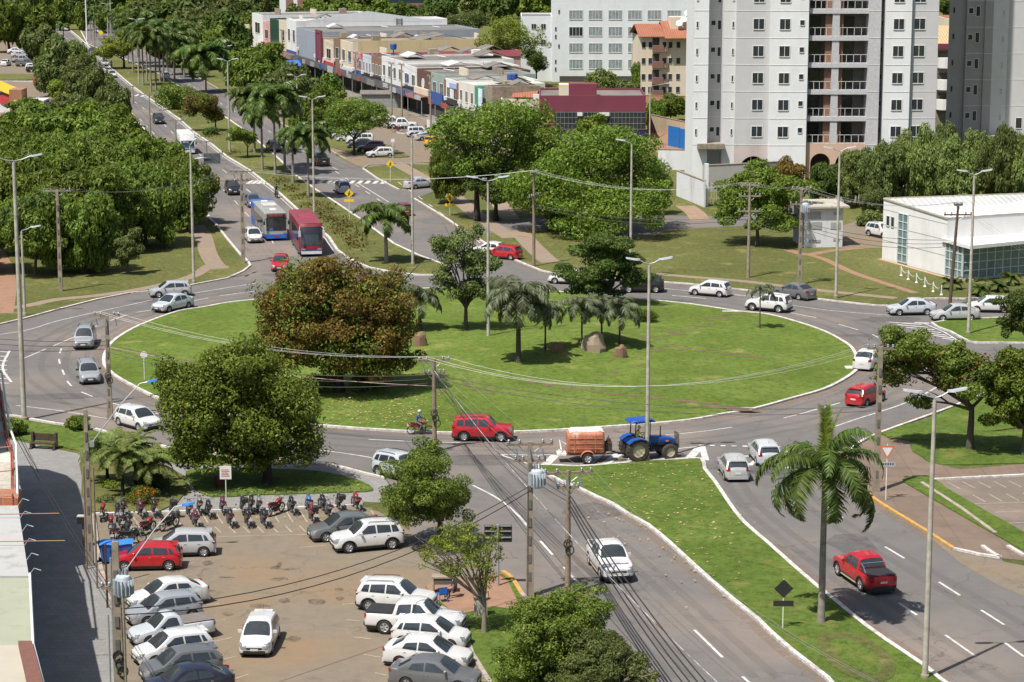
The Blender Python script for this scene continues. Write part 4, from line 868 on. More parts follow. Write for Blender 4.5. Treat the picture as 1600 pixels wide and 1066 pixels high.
pr = MB(); rings = [[(p[0]+d, p[1]+e, zz) for d, e, zz in ((-.08,-.08,z-.02),(-.08,-.08,z+.12),(.2,.2,z+.12),(.2,.2,z-.02))] for p, z in zip(pl_, zt)]; pr.loft(rings+[rings[0]], caps=False); part('roof_edge', pr, CONC, cl)
b = MB(); cp = [rel(E_-u1*1.2+Vector((0,-.6,0))), rel(C_+Vector((0.3,-2.0,0))), rel(D_+Vector((0,-1.6,0))), rel(D_+Vector((0,2.3,0))), rel(E_+Vector((2.3,1.2,0)))]
n = len(cp); b.add([(p[0],p[1],zcan) for p in cp]+[(p[0],p[1],zcan+.35) for p in cp], [tuple(range(n-1,-1,-1)), tuple(range(n,2*n))]+[(i,(i+1)%n,(i+1)%n+n,i+n) for i in range(n)]); part('canopy', b, CW, cl)
GP = glassm('clinic_glass', (.10,.15,.155), .1, .5)
def glazed(p, q, z0, z1, nx, nz, nm='glass_wall'):
    p, q = Vector(p[:2]), Vector(q[:2]); d = q-p; u = d.normalized(); o = Vector((u.y, -u.x))
    b = MB(); strip(b, [tuple(p+o*.02), tuple(q+o*.02)], .05, z0, z1); gl = part(nm, b, GP, cl); f = MB()
    for i in range(nx+1): c = p+d*i/nx+o*.06; strip(f, [tuple(c-u*.05), tuple(c+u*.05)], .1, z0, z1)
    for j in range(nz+1): z = z0+(z1-z0)*j/nz; strip(f, [tuple(p+o*.061), tuple(q+o*.061)], .08, z-.04, z+.04)
    part('frame', f, plain('frame_pale',(.5,.54,.54),.5), gl)
r_ = lambda p: (p[0]-A.x, p[1]-A.y)
glazed(r_(E_), r_(C_), .1, zcan, 4, 4); glazed(r_(C_), r_(D_), .1, zcan, 12, 4)
g1 = A+u1*3.1; g2 = A+u1*4.9; glazed(r_(g1), r_(g2), .2, 5.2, 2, 6, 'side_glazing')
for d in (1.0,1.9): q = A+u1*d; window(cl, (q.x-A.x, q.y-A.y, 3.6), u1, .55, 1.0, W2g, WINGL, .06, 0)
g = MB()
for z in (2.0,3.6,5.2):
    strip(g, [r_(A+Vector((u1.y,-u1.x,0))*.012), r_(g1+Vector((u1.y,-u1.x,0))*.012)], .02, z, z+.03); strip(g, [r_(g2+Vector((u1.y,-u1.x,0))*.012), r_(E_+Vector((u1.y,-u1.x,0))*.012)], .02, z, z+.03)
part('wall_joint', g, W3g, cl)
tag(mk('paved_edge', strip(MB(), [tuple((A+Vector((-.3,-.5,0)))[:2]), tuple((C_+Vector((-.5,-.6,0)))[:2]), tuple((D_+Vector((0,-.6,0)))[:2])], .5, 0, .06).mesh('edge', plain('edge_peach',(.4,.27,.18),.9))), kind='structure')
bar = []
for i, (x, y) in enumerate(((1408,431),(1419,437),(1432,442),(1445,448),(1458,456),(1471,461))):
    g = G(x, y); b = MB().tube([(0,0,0),(0,0,.95)], .06, 8); b.lathe([(.16,0),(.14,.06),(.06,.14)], 10)
    o = tag(mk('chain_post', b.mesh('post', WHITE, 40), None, g), 'white chain post number %s along the clinic lawn, counted from the far end' % ('one','two','three','four','five','six')[i], 'post', 'chain posts on the clinic lawn'); bar.append(g)
    if i: 
        p, q = bar[-2], bar[-1]; c = MB().tube([p.lerp(q,t)+Vector((0,0,.85-.35*4*t*(1-t))) for t in [k/8 for k in range(9)]], .02, 4); tag(mk('chain', c.mesh('chain', WHITE)), 'white chain hanging between %s posts of the clinic lawn' % ('the first two','the second and third','the third and fourth','the fourth and fifth','the last two')[i-1], 'chain', 'chains on the clinic lawn')
# ---------------- restaurant at the far left
YR = G(40,176).y; r0 = FX(-70,YR,3)
rs, rw = block('restaurant', 'yellow roofed restaurant with a brick tower and striped awning', 'restaurant', (r0,YR), (FX(17,YR,3),YR), 9, FZ(150,YR), WHITE, None, 0)
gable(rs, 0, rw, 0, 9, FZ(150,YR), 2.2, plain('roof_yellow',(.75,.48,.02),.5), axis='y', over=.4)
part('round_badge', MB().lathe([(.95,-.1),(.95,0)],18,(rw-1.2,-.02,FZ(156,YR)),'y'), RDS, rs)
part('brick_tower', MB().box(rw-.2,-.5,0,rw+2.0,4,FZ(140,YR)), wallm('rest_brick',(.3,.15,.08)), rs)
part('round_light', MB().lathe([(.7,-.6),(.6,-.52),(.35,-.52)],18,(rw+1.0,0,FZ(162,YR)),'y'), plain('ring_yellow',(.75,.6,.1),.5), rs)
part('awning', MB().box(rw+2.1,-2.5,FZ(158,YR),FX(72,YR)-r0,2.5,FZ(155,YR)), WHITE, rs); part('awning_band', MB().box(rw+2.1,-2.6,FZ(160,YR)-.1,FX(72,YR)-r0,-2.5,FZ(156,YR)), plain('band_amber',(.6,.35,.03),.5), rs)
for x in (rw+2.3, FX(71,YR)-r0): part('pole', MB().box(x-.08,-2.4,0,x+.08,-2.25,FZ(158,YR)), WHITE, rs)
part('back_wall', MB().box(rw+2.1,2.2,0,FX(72,YR)-r0,2.5,FZ(158,YR)), wallm('rest_wall',(.3,.2,.14)), rs)
bs = tag(empty('sign', G(74,178)), 'small blue sign on two legs beside the restaurant awning', 'sign'); part('panel', MB().box(-.9,-.1,HT(74,178,168),.9,.1,HT(74,178,160)), BLS, bs)
for x in (-.3,.3): part('leg', MB().box(x-.05,-.05,0,x+.05,.05,HT(74,178,168)), STEEL, bs)
# ---------------- low buildings at the left edge of the frame
def Gz(px, py, z): g = G(px, py, z); return (g.x, g.y)
H4 = 8.0
lb = tag(empty('low_building', (-32,118,0)), 'low building with stained roofs and a scaffolded edge at the left border', 'building')
def q_(pts, z): return [(x+32, y-118) for x, y in (Gz(a, c, z) for a, c in pts)]
e1 = Gz(28,790,H4); e2 = Gz(45,900,H4); e3 = Gz(50,1010,H4); e4 = Gz(74,1110,H4); e0 = Gz(26,712,H4)
CUR = [Gz(a, c, H4) for a, c in ((-30,574),(-8,583),(4,600),(9,640),(14,670),(18,690),(26,712))]
far = [(e0[0]+32-40, e0[1]-118)]
E4 = [(p[0]+32, p[1]-118) for p in (e0, e1, e2, e3, e4)]
part('wall', MB().prism([(x+32,y-118) for x,y in CUR]+[E4[1],E4[2],E4[3],E4[4],(E4[4][0],-35),(E4[4][0]-30,-35),(E4[0][0]-30,E4[0][1]+8)], 0, H4-.5), wallm('low_render',(.45,.46,.4),'#5a564a',.6), lb)
part('sheet_roof', MB().prism([E4[1],E4[2],(E4[2][0]-14,E4[2][1]),(E4[1][0]-14,E4[1][1])], H4-.5, H4), wallm('old_sheet',(.36,.36,.35),'#5a564a',.7,.8), lb)
part('brick_upstand', MB().prism([(E4[1][0],E4[1][1]),(E4[1][0]-.2,E4[1][1]+1.9),(E4[1][0]-14,E4[1][1]+1.9),(E4[1][0]-14,E4[1][1])], H4-.49, H4+.35), pavers('red_brick',(.38,.13,.06),(.3,.27,.24),.45,.28,'#6a4a3a'), lb)
part('terrace', MB().prism([E4[2],E4[3],(E4[3][0]-14,E4[3][1]),(E4[2][0]-14,E4[2][1])], H4-.5, H4-.1), wallm('terrace_green',(.29,.305,.225),'#5a5a45',.6,.6), lb)
part('front_slab', MB().prism([(E4[3][0],E4[3][1]),(E4[4][0],E4[4][1]),(E4[4][0]-14,E4[4][1]),(E4[3][0]-14,E4[3][1])], H4-.5, H4+.05), wallm('slab_cream',(.38,.35,.28),'#5a4a38',.8,.7), lb)
part('roof_beam', MB().prism([(E4[3][0]+.05,E4[3][1]-.2),(E4[4][0]+.05,E4[4][1]),(E4[4][0]-.55,E4[4][1]),(E4[3][0]-.5,E4[3][1]-.2)], H4+.06, H4+.3), plain('beam_brown',(.16,.07,.05),.7), lb)
part('gutter_edge', MB().tube([(E4[2][0]+.05,E4[2][1],H4+.1),(E4[3][0]+.05,E4[3][1],H4+.1),(E4[4][0]+.08,E4[4][1],H4+.1)], .06, 6), WHITE, lb)
part('inner_terrace', MB().prism([(E4[0][0],E4[0][1]),(E4[1][0]-.2,E4[1][1]+1.9),(E4[1][0]-14,E4[1][1]+1.9),(E4[0][0]-14,E4[0][1])], H4-.5, H4-.35), CONC, lb)
SHD = [(x-.353*12, y-.396*12) for x, y in W2b([(-60,728),(28,731),(74,734),(104,743),(120,755),(127,774),(133,804),(138,835),(141,880)])]
part('shadow_block', MB().prism([(x+32, y-118) for x, y in SHD]+[(SHD[-1][0]+24, SHD[-1][1]-118),(SHD[-1][0]+24, SHD[0][1]-118)], H4-.45, 12), wallm('low_render',(.45,.46,.4)), lb)  # unseen block added off frame, outlined so its shadow falls on the pavement
sc_ = [(x+32, y-118) for x, y in [CUR[1],CUR[2],CUR[3],CUR[4],CUR[5],CUR[6],Gz(27,750,H4),e1]]
part('curved_rail', MB().tube([(x,y,H4+.6) for x, y in sc_], .06, 6), WHITE, lb, 40)
part('curved_rail', MB().tube([(x-.2,y,H4+.2) for x, y in sc_], .05, 6), plain('scaffold_red',(.28,.06,.04),.6), lb, 40)
b = MB()
for i, (x, y) in enumerate(sc_):
    b.tube([(x-.25,y,H4-.5),(x-.25,y,H4+.6)], .045, 5)
    if i: x2, y2 = sc_[i-1]; b.tube([(x-.25,y,H4+.5),(x2-.25,y2,H4-.4)], .03, 4); b.tube([(x-.3,y,H4+.1),(x2-.3,y2,H4+.1)], .03, 4)
    b.tube([(x-.25,y,H4+.5),(x-2.4,y,H4+.3)], .03, 4)
part('scaffold_brace', b, plain('scaffold_red',(.28,.06,.04),.6), lb)
for i in range(6):
    t = i/5; x = E4[1][0]+(E4[2][0]-E4[1][0])*t; y = E4[1][1]+(E4[2][1]-E4[1][1])*t
    if i in (1,3): part('bracket_arm', MB().tube([(x-1.5,y,H4+.2),(x+1.9,y,H4+.25)], .025, 4), plain('rusty_rod',(.25,.13,.07),.7), lb)
    part('hook', MB().tube([(x,y,H4),(x+.25,y,H4+.35),(x+.55,y,H4+.25)], .02, 4), STEEL, lb)
# ================================================================ poles, wires, signs, small things
def hd(o, label, cat, group=None): return tag(o, label, cat, group)
def street_lamp(px, py, top, label, arms=((1,0),(-1,0)), al=.72, r=.15, group='double armed street lamps', H=None, white=False):
    g = G(px, py); H = H or HT(px, py, top); root = empty('street_lamp', g)
    part('pole', MB().tube([(0,0,0),(0,0,H*.5),(0,0,H)], [r,r*.85,r*.62], 10), CONC if not white else WHITE, root, 60)
    part('base', MB().lathe([(r*1.5,0),(r*1.4,.25),(r*1.05,.3)], 10), CONCD, root, 40)
    for (ax, ay) in arms:
        a = Vector((ax, ay, 0)).normalized(); e = a*al+Vector((0,0,H+.42))
        ar = part('arm', MB().tube([(0,0,H-.1),(0,0,H+.1),a*al*.5+Vector((0,0,H+.2)),e], .04, 6), STEEL, root, 60)
        n = Vector((-a.y, a.x, 0)); h = MB(); P = []
        for q, w2, zz in ((-.1,.1,.0),(.15,.17,.0),(.75,.15,.1),(.85,.08,.12)):
            c = e+a*q+Vector((0,0,zz)); P.append([tuple(c-n*w2-Vector((0,0,.05))), tuple(c+n*w2-Vector((0,0,.05))), tuple(c+n*w2*.8+Vector((0,0,.05))), tuple(c-n*w2*.8+Vector((0,0,.05)))])
        h.loft(P); part('lamp_head', h, plain('lamp_head',(.5,.52,.55),.4,.3), ar)
    return hd(root, label, 'street lamp', group)
LX = ((1,.12),(-1,-.12))
for a in ((1445,1062,625,'nearest street lamp, right of the red pickup'),(1011,722,415,'street lamp at the tip of the grass splitter by the tractor'),(645,415,215,'street lamp at the end of the avenue median'),(491,338,157,'street lamp beside the drooping palm on the median'),(359,241,97,'street lamp on the median above the small neat green tree'),(465,192,121,'street lamp behind the market verge trees'),(217,133,33,'street lamp left of the palm cluster'),(352,132,75,'street lamp right of the thick bushy palm'),(272,118,44,'street lamp above the palm cluster'),(169,60,8,'street lamp by the small yellow far sign'),(985,440,226,'street lamp rising behind the dark layered tree'),(1306,466,238,'street lamp between the utility building and the clinic'),(1513,523,275,'street lamp in front of the clinic glass wall'),(303,443,228,'street lamp on the left verge above the two silver cars')):
    street_lamp(a[0], a[1], a[2], a[3], LX if a[0] not in (985,303) else (((-1,0),) if a[0] == 985 else ((.25,1),(-.25,-1))), al=.72)
street_lamp(763, 541, 285, 'three armed street lamp on the roundabout lawn', ((1,.1),(-1,-.1),(-.2,-1)), .95, group=None)
street_lamp(38, 657, 254, 'very tall street lamp at the left edge with arms seen end on', ((1,.35),(-.3,-.1)), 1.2, .19, None)
street_lamp(39, 493, 362, 'lower concrete lamp pole behind the very tall one', ((1,.1),), .9, .14, None)
street_lamp(136, 64, -10, 'far white mast on the median left of the yellow sign', ((1,0),), 1.0, .2, None, 15, True)
for (x, y, h, lb) in ((174,60,14,'thin far mast beyond the palm row'),(209,52,14,'far mast rising over the upper woods'),(296,40,14,'first far mast over the woods'),(321,42,14,'second far mast over the woods')): street_lamp(x, y, 0, lb, ((1,0),(-1,0)), 1.5, .16, 'far masts above the woods', h)
street_lamp(1015, 229, 135, 'single armed lamp right of the maroon building', ((1,.2),), 2.6, .14, None); street_lamp(1553, 262, 212, 'single armed lamp below the second tower', ((1,.4),), 2.2, .12, None)
street_lamp(670, 125, 88, 'short lamp behind the shop roofs', ((1,.1),), 2.2, .14, None); street_lamp(743, 124, 92, 'lamp on the grass behind the shops near the flats', ((1,.1),), 2.0, .12, None); street_lamp(987, 128, 84, 'slim lamp in front of the long white building', ((-1,.1),), 1.5, .12, None)
PO = {}
def upole(key, px, py, top, label, arms=((0,1.9),), mat=WOODP, r=.15, ang=0, trafo=0, boxy=False, fuse=0, H=None, tilt=0, rings=0):
    g = G(px, py); H = H or HT(px, py, top); root = empty('utility_pole', g)
    b = MB()
    if boxy: b.loft([[(x*s, y*s*.7, z) for x, y in ((-r,-r),(r,-r),(r,r),(-r,r))] for z, s in ((0,1.35),(H,.75))])
    else: b.tube([(0,0,0),(tilt*.5,0,H*.5),(tilt,0,H)], [r*1.15,r,r*.75], 9)
    part('pole', b, CONCD if boxy else mat, root, 60)
    if boxy:
        for i in range(7):
            z = .9+i*H/8.5; part('step_hole', MB().box(-r*.5,-r*1.0,z,r*.5,-r*.6,z+.5), plain('hole_dark',(.12,.11,.1),.9), root)
    ends = []; ca, sa = math.cos(R(ang)), math.sin(R(ang))
    for (dz, wl) in arms:
        z = H-.15-dz; q = MB(); q.obox((tilt,0), ca, sa, wl/2, .06, z-.07, z+.07); ar = part('crossarm', q, mat if mat is not CONC else WOODP, root)
        for k in (-.92,-.45,.55,.92):
            x, y = tilt+ca*wl/2*k, sa*wl/2*k; part('insulator', MB().lathe([(.05,z+.07),(.09,z+.12),(.06,z+.17),(.09,z+.22),(.04,z+.28)],8,(x,y,0)), INSUL, ar, 50)
            ends.append(Vector((g.x+x, g.y+y, z+.28)))
        for s in (1,-1): part('brace', MB().tube([(tilt+ca*wl*.27*s, sa*wl*.27*s, z-.05),(tilt,0,z-.6)],.02,4), STEEL, ar)
    for i in range(trafo):
        z = H-1.9; a = R(-60+120*i); x, y = .55*math.cos(a)+.1, -.35
        t = part('transformer', MB().lathe([(.3,z-.55),(.34,z-.5),(.34,z+.35),(.3,z+.42),(.1,z+.46)],14,(x,y,0)), plain('transformer_grey',(.42,.46,.5),.5), root, 40)
        f = MB()
        for k in range(16): t_ = 2*math.pi*k/16; f.obox((x+.4*math.cos(t_), y+.4*math.sin(t_)), math.cos(t_), math.sin(t_), .07, .012, z-.42, z+.25)
        part('cooling_fins', f, plain('transformer_grey',(.42,.46,.5),.5), t)
        for k in (-.15,0,.15): part('bushing', MB().lathe([(.03,z+.44),(.06,z+.5),(.04,z+.58),(.06,z+.64),(.02,z+.74)],7,(x+k,y,0)), INSUL, t, 50)
    for i in range(fuse):
        x = (-.7+.7*i); part('fuse_cutout', MB().tube([(x*ca-.05, x*sa-.15, H-.35),(x*ca+.05, x*sa-.2, H-.85)],.05,6), INSUL, root)
    for i in range(rings):
        z = H*.42-i*.35; part('cable_coil', MB().tube([(.22*math.cos(t)+.1*i, -.2, z+.26*math.sin(t)) for t in [2*math.pi*k/14 for k in range(15)]],.035,5,False), WIRE, root)
    PO[key] = (ends, Vector((g.x+tilt, g.y, H))); return hd(root, label, 'utility pole')
upole('n1',95,455,296,'wooden T shaped pole on the left verge',((0,2.6),),ang=5,mat=CONCD,boxy=True)
upole('n2',380,411,266,'utility pole at the corner of the avenue beside a white post',((0,2.4),(.9,2.0)),ang=12,boxy=True,fuse=2)
upole('n3',172,656,490,'utility pole with three dark cutouts left of the dense green tree',((0,1.9),),ang=-3,fuse=3,boxy=True,rings=2)
upole('n4',679,706,560,'wooden pole with a tilted crossarm behind the round tree',((0,2.2),(.9,1.5)),ang=12,fuse=2,rings=3)
upole('n5',828,932,690,'concrete pole with a round transformer beside the left exit lane',((0,2.5),(.9,1.7)),ang=3,boxy=True,trafo=1,r=.17,fuse=3)
upole('n6',887,930,735,'wooden pole with black cable boxes beside the left exit lane',((0,2.7),(.8,1.2)),ang=8,fuse=3,rings=2)
upole('n7',190,1150,846,'thick pole with a transformer at the left of the parked cars',((2.0,1.4),),boxy=True,trafo=1,r=.19,rings=3)
upole('n8',1369,768,541,'concrete pole beside the give way sign',((0,1.7),),ang=-4,boxy=True,fuse=1,r=.17)
upole('n9',834,416,268,'pole with a leaning crossarm at the dirt path',((0,1.4),(2.4,2.0)),ang=60)
upole('n10',1169,434,287,'wooden pole with three stacked crossarms',((0,1.9),(1.1,2.2),(2.6,2.2)),mat=CONCD)
upole('n11',1249,445,293,'pole carrying a transformer before the utility building',((0,1.9),(1.5,2.2)),boxy=True,trafo=1,fuse=3)
upole('n12',1484,478,318,'leaning dark wooden pole in front of the clinic',((0,.8),(.9,2.6)),mat=plain('dark_wood',(.09,.06,.045),.9),tilt=.45)
upole('n13',142,884,640,'paired thin poles beside the shaded pavement',(),boxy=True,r=.13)
for i, (x, y, t, lb) in enumerate(((323,258,220,'avenue pole beside the dark sign gantry'),(276,257,187,'avenue pole behind the white minibus'),(235,223,146,'avenue pole beside the black suv'),(208,163,134,'avenue pole right of the crosswalk'),(160,126,99,'avenue pole beside the dark sided bus'),(142,98,82,'avenue pole beside the farthest pickup'))): upole('a%d'%i,x,y,t,lb,((0,3.0),),ang=8,mat=CONCD,r=.13)
for i, (x, y, t, lb) in enumerate(((612,183,98,'left of the two utility poles by the white pickup'),(628,185,100,'right of the two utility poles by the white pickup'),(673,207,118,'thick pole before the sage green shop'),(411,81,42,'pole at the far end of the shops'),(442,112,47,'pole before the cream shop'),(475,112,58,'pole in front of the blue grey hall'),(515,126,68,'pole at the blue tarpaulin stall'),(556,142,82,'pole in front of the pink band shop'))): upole('s%d'%i,x,y,t,lb,((0,2.0),(1.2,1.2)),ang=-60,mat=CONCD,r=.15)
wn = [0]
def wire(p, q, sag, label, r=.009, mat=WIREL, group='overhead wires', n=14, striped=False):
    P = [p.lerp(q, t)+Vector((0,0,-sag*4*t*(1-t))) for t in [k/n for k in range(n+1)]]
    o = tag(mk('overhead_cable', MB().tube(P, r, 4, False).mesh('cable', mat, 60)), label, 'cable', group); return o
def span(a, b, label, sag=.8, n=3, dz=0, r=.009, mat=WIREL):
    A_, B_ = PO[a] if isinstance(a, str) else a, PO[b] if isinstance(b, str) else b
    ea = A_[0] or [A_[1]]; eb = B_[0] or [B_[1]]
    for k in range(n):
        p = ea[min(k, len(ea)-1)]; q = eb[min(k, len(eb)-1)]; wire(p, q, sag, ('left ','middle ','right ','outer ')[k]+label, r, mat, 'overhead wires')
def off_(p, d, n=3): return ([p+d*k for k in range(n)], p)
span('n3','n4','pale wire from the three cutout pole to the wooden tilted pole',1.0)
span('n4','n8','pale wire crossing the lawn to the pole by the give way sign',2.4)
span('n4','n6','pale wire from the tilted crossarm to the pole with black boxes',.5)
span('n6',off_(G(1545,1180,9),Vector((.9,.3,0))),'pale wire leaving over the splitter towards the bottom right',1.8,4)
span('n1','n2','pale wire crossing in front of the dark grove',1.2); span('n1',off_(G(-250,420,9),Vector((.7,.3,0))),'pale wire leaving the T shaped pole to the left',1.0)
span('n2','n9','pale wire between the avenue corner and the leaning crossarm pole',1.0); span('n9','n10','pale wire between the leaning crossarm and the three stacked crossarms',1.3,3)
span('n10','n11','pale wire to the pole with the transformer',.4); span('n11','n12','pale wire to the leaning dark pole',1.0); span('n12',off_(G(1750,470,9),Vector((.5,.5,0))),'pale wire leaving past the clinic to the right',.8)
for i in range(5): span('a%d'%i,'a%d'%(i+1),'pale wire %s of the avenue pole line' % ('in the first span','in the second span','in the third span','in the fourth span','in the last span')[i],.6,3)
span('n2','a0','pale wire from the avenue corner pole up the avenue',.7)
for a, b in (('s0','s1'),('s1','s2'),('s7','s0'),('s6','s7'),('s5','s6'),('s4','s5'),('s3','s4')): span(a,b,'wire in front of the shops, span number %s from the near end' % 'one two three four five six seven eight'.split()[int(a[1])],.5,2,mat=WIRE)
def low(a, b, z1, z2, label, n=3, sag=.9, r=.022, mat=WIRE):
    for k in range(n): wire(Vector((a.x, a.y, z1-k*.28)), Vector((b.x, b.y, z2-k*.28)), sag+.15*k, ('upper ','middle ','lower ','lowest ')[k]+label, r, mat, 'low black cables')
low(PO['n3'][1], PO['n4'][1], 5.6, 5.4, 'black cable below the wires in front of the dense tree')
low(PO['n4'][1], PO['n8'][1], 5.4, 5.6, 'black cable across the lower lawn', 2, 1.0); low(PO['n4'][1], PO['n6'][1], 5.4, 5.8, 'black cable from the wooden pole to the exit lane poles', 3, .5)
low(PO['n6'][1], G(1290,1500,0), 5.8, 5.6, 'black cable bundle leaving over the left exit lane', 4, 1.0, .04); low(PO['n4'][1], PO['n5'][1], 5.9, 6.2, 'black cable to the concrete transformer pole', 2, .5)
low(PO['n3'][1], G(-300,585,0), 5.8, 5.6, 'black cable leaving left over the west road', 3); low(PO['n7'][1], G(-60,640,0), 6.5, 7.5, 'thin cable beside the shaded pavement', 2, 1.0, .02)
low(PO['n7'][1], PO['n5'][1], 6.0, 6.2, 'black cable sagging across the car park', 2, 1.4, .025); low(PO['n10'][1], PO['n11'][1], 6.2, 6.2, 'black cable before the round bright tree', 2); low(PO['n11'][1], PO['n12'][1], 6.2, 6.2, 'black cable in front of the clinic wall', 3, .6); low(PO['n9'][1], PO['n10'][1], 6.4, 6.2, 'black cable below the pale wires by the dark trees', 2, .9, .022)
p4_ = PO['n4'][1]; wire(Vector((p4_.x,p4_.y,5.7)), G(1180,1120,5), 1.0, 'thick striped cable crossing the left exit lane', .022, plain('striped_cable',(.35,.35,.36),.6,var=.8,scale=1.5), None)
wire(Vector((p4_.x,p4_.y,4.6)), Vector((PO['n3'][1].x,PO['n3'][1].y,5.4)), .5, 'thick red and white striped cable beside the brown tree', .022, plain('striped_cable_red',(.4,.22,.2),.6,var=.9,scale=1.2), None)
# extra cables, pipes and arms on the left poles
g = G(142,884); lp = tag(empty('street_lamp', g+Vector((.3,.1,0))), 'curved arm lamp with a blue head above the park palms', 'street lamp'); h0 = HT(142,884,690)
e = G(243,598,0); 
def bluelamp(root, x, y, z, dx, dz, rise):
    part('arm', MB().tube([(x,y,z),(x+dx*.5,y+.3,z+dz*.62),(x+dx*.85,y+.5,z+dz*.97),(x+dx,y+.5,z+dz)], .035, 6), STEEL, root, 60)
    part('lamp_head', MB().loft([rr_(x+dx-.05, y+.5, z+dz, .08),rr_(x+dx+.25, y+.5, z+dz+.05, .14),rr_(x+dx+.5, y+.5, z+dz+.1, .1)]), plain('lamp_blue',(.04,.2,.55),.4), root)
    part('bracket', MB().box(x-.12,y-.12,z-.25,x+.12,y+.12,z+.1), STEEL, root)
def rr_(x, y, z, w_): return [(x,y-w_,z-.04),(x,y+w_,z-.04),(x,y+w_*.8,z+.06),(x,y-w_*.8,z+.06)]
bluelamp(lp, 0, 0, HT(142,884,692), 3.2, HT(142,884,600)-HT(142,884,692), 0)
lp2 = tag(empty('street_lamp', G(190,1150)+Vector((.3,.1,0))), 'curved arm lamp with a blue head above the bright red hatchback', 'street lamp'); bluelamp(lp2, .1, 0, HT(190,1150,893), 2.6, HT(190,1150,795)-HT(190,1150,893), 0)
for i, (x, y, r) in enumerate(((182,1142,.05),(200,1158,.06),(176,1160,.04))):
    g = G(x, y); tag(mk('service_pipe', MB().tube([(0,0,0),(0,0,8.2-i*1.1)], r, 6).mesh('pipe', (STEEL,CONCD,STEEL)[i], 60), None, g), ('thin metal pipe left of the thick transformer pole','concrete mast right of the thick transformer pole','shortest pipe beside the thick transformer pole')[i], 'pipe')
for i, (x, y, t) in enumerate(((152,920,730),(168,950,850),(136,890,728))):
    g = G(x, y); tag(mk('post', MB().tube([(0,0,0),(0,0,HT(x,y,t))], .06, 6).mesh('post', (WOODP,plain('rusty_post',(.08,.04,.03),.8),WOODP)[i], 60), None, g), ('slim wooden post along the kerb of the pavement','rusty dark post beside the red hatchback','brown post against the paired thin poles')[i], 'post')
for i, (x, y, t) in enumerate(((778,918,820),(383,411,355),(354,800,728),(226,597,551),(614,249,219),(658,202,178),(665,200,188),(642,200,180))): pass
# signs
def sign(px, py, top, label, shape, mat, size=.45, plate=None, face=-1, name='road_sign', cat='road sign', r=.035, pm=WHITE):
    g = G(px, py); H = HT(px, py, top); root = tag(empty(name, g), label, cat)
    part('post', MB().tube([(0,0,0),(0,0,H)], r, 6), pm, root, 60); y = -.05*1
    zc = H-size
    if shape == 'diamond': P = [(0,-size),(size,0),(0,size),(-size,0)]
    elif shape == 'tri': P = [(0,-size*.9),(size,size*.8),(-size,size*.8)]
    elif shape == 'disc': P = [(size*math.cos(t), size*math.sin(t)) for t in [2*math.pi*k/16 for k in range(16)]]
    else: P = [(-size*shape,-size),(size*shape,-size),(size*shape,size),(-size*shape,size)]
    n = len(P); b = MB(); b.add([(x,-.045,zc+z) for x, z in P]+[(x,-.03,zc+z) for x, z in P], [tuple(range(n)), tuple(range(2*n-1,n-1,-1))]+[(i,i+n,(i+1)%n+n,(i+1)%n) for i in range(n)])
    pn = part('panel', b, mat, root)
    if plate: part('plate', MB().box(-size*1.05,-.045,zc-size-.45,size*1.05,-.03,zc-size-.15), plate, root)
    return root, zc, pn
YEL = plain('sign_yellow',(.75,.5,.02),.45,var=.05); BLK = plain('sign_ink',(.02,.02,.02),.5)
for (x, y, t, lb, pl) in ((546,346,295,'yellow diamond crossing sign on the median with a plate under it',1),(610,284,250,'yellow diamond crossing sign above the small side island',0),(703,337,302,'yellow diamond crossing sign on the lawn by the dirt path',1)):
    r, zc, pn = sign(x, y, t, lb, 'diamond', YEL, .54, YEL if pl else None)
    q = MB().tube([(.02,-.06,zc+.18),(0,-.06,zc-.02),(.12,-.06,zc-.28)],.035,4).tube([(0,-.06,zc-.02),(-.14,-.06,zc-.27)],.035,4).tube([(-.14,-.06,zc+.08),(.15,-.06,zc+.06)],.03,4).blob((.03,-.06,zc+.27),(.06,.02,.06),8,5); part('walking_figure', q, BLK, pn)
    b = MB()
    for s in (1,-1): b.box(s*.0-.0,-.05,zc,.0,-.05,zc) if False else None
r, zc, pn = sign(1223, 985, 905, 'black backed diamond sign on the splitter beside the royal palm', 'diamond', TRIM, .5, TRIM)
r, zc, pn = sign(1384, 782, 694, 'inverted triangle give way sign on the corner pavement', 'tri', plain('sign_red_rim',(.55,.16,.07),.5), .5, plain('plate_grey',(.35,.38,.4),.5)); P = [(0,-.3),(.33,.28),(-.33,.28)]; b = MB().add([(x,-.052,zc+z) for x, z in P],[(0,1,2)]); part('white_field', b, WHITE, pn)
q = MB()
for i in range(6): q.box(-.42+i*.15,-.05,zc-.84,-.34+i*.15,-.047,zc-.72)
part('plate_text', q, BLK, r)
r, zc, pn = sign(354, 801, 728, 'white rectangular parking sign among the motorcycles', .85, WHITE, .42); q = MB()
for i in range(5): q.box(-.25,-.05,zc-.25+i*.1,.25-.05*(i%3),-.047,zc-.2+i*.1)
part('sign_text', q, plain('sign_text_red',(.4,.1,.1),.5), r)
sign(226, 597, 549, 'small round white sign on the lawn beside the dense green tree', 'disc', WHITE, .28); sign(383, 411, 357, 'thin brown backed sign at the avenue corner pole', .7, plain('sign_back',(.25,.18,.1),.6), .25); sign(614, 249, 217, 'white square sign at the end of the market row', 1, WHITE, .25); sign(671, 207, 187, 'white panel leaning on the thick market pole', .6, WHITE, .7); sign(680, 205, 190, 'narrow white post sign by the forecourt', .5, WHITE, .3); sign(158, 62, 47, 'small yellow diamond sign at the far junction', 'diamond', YEL, .7)
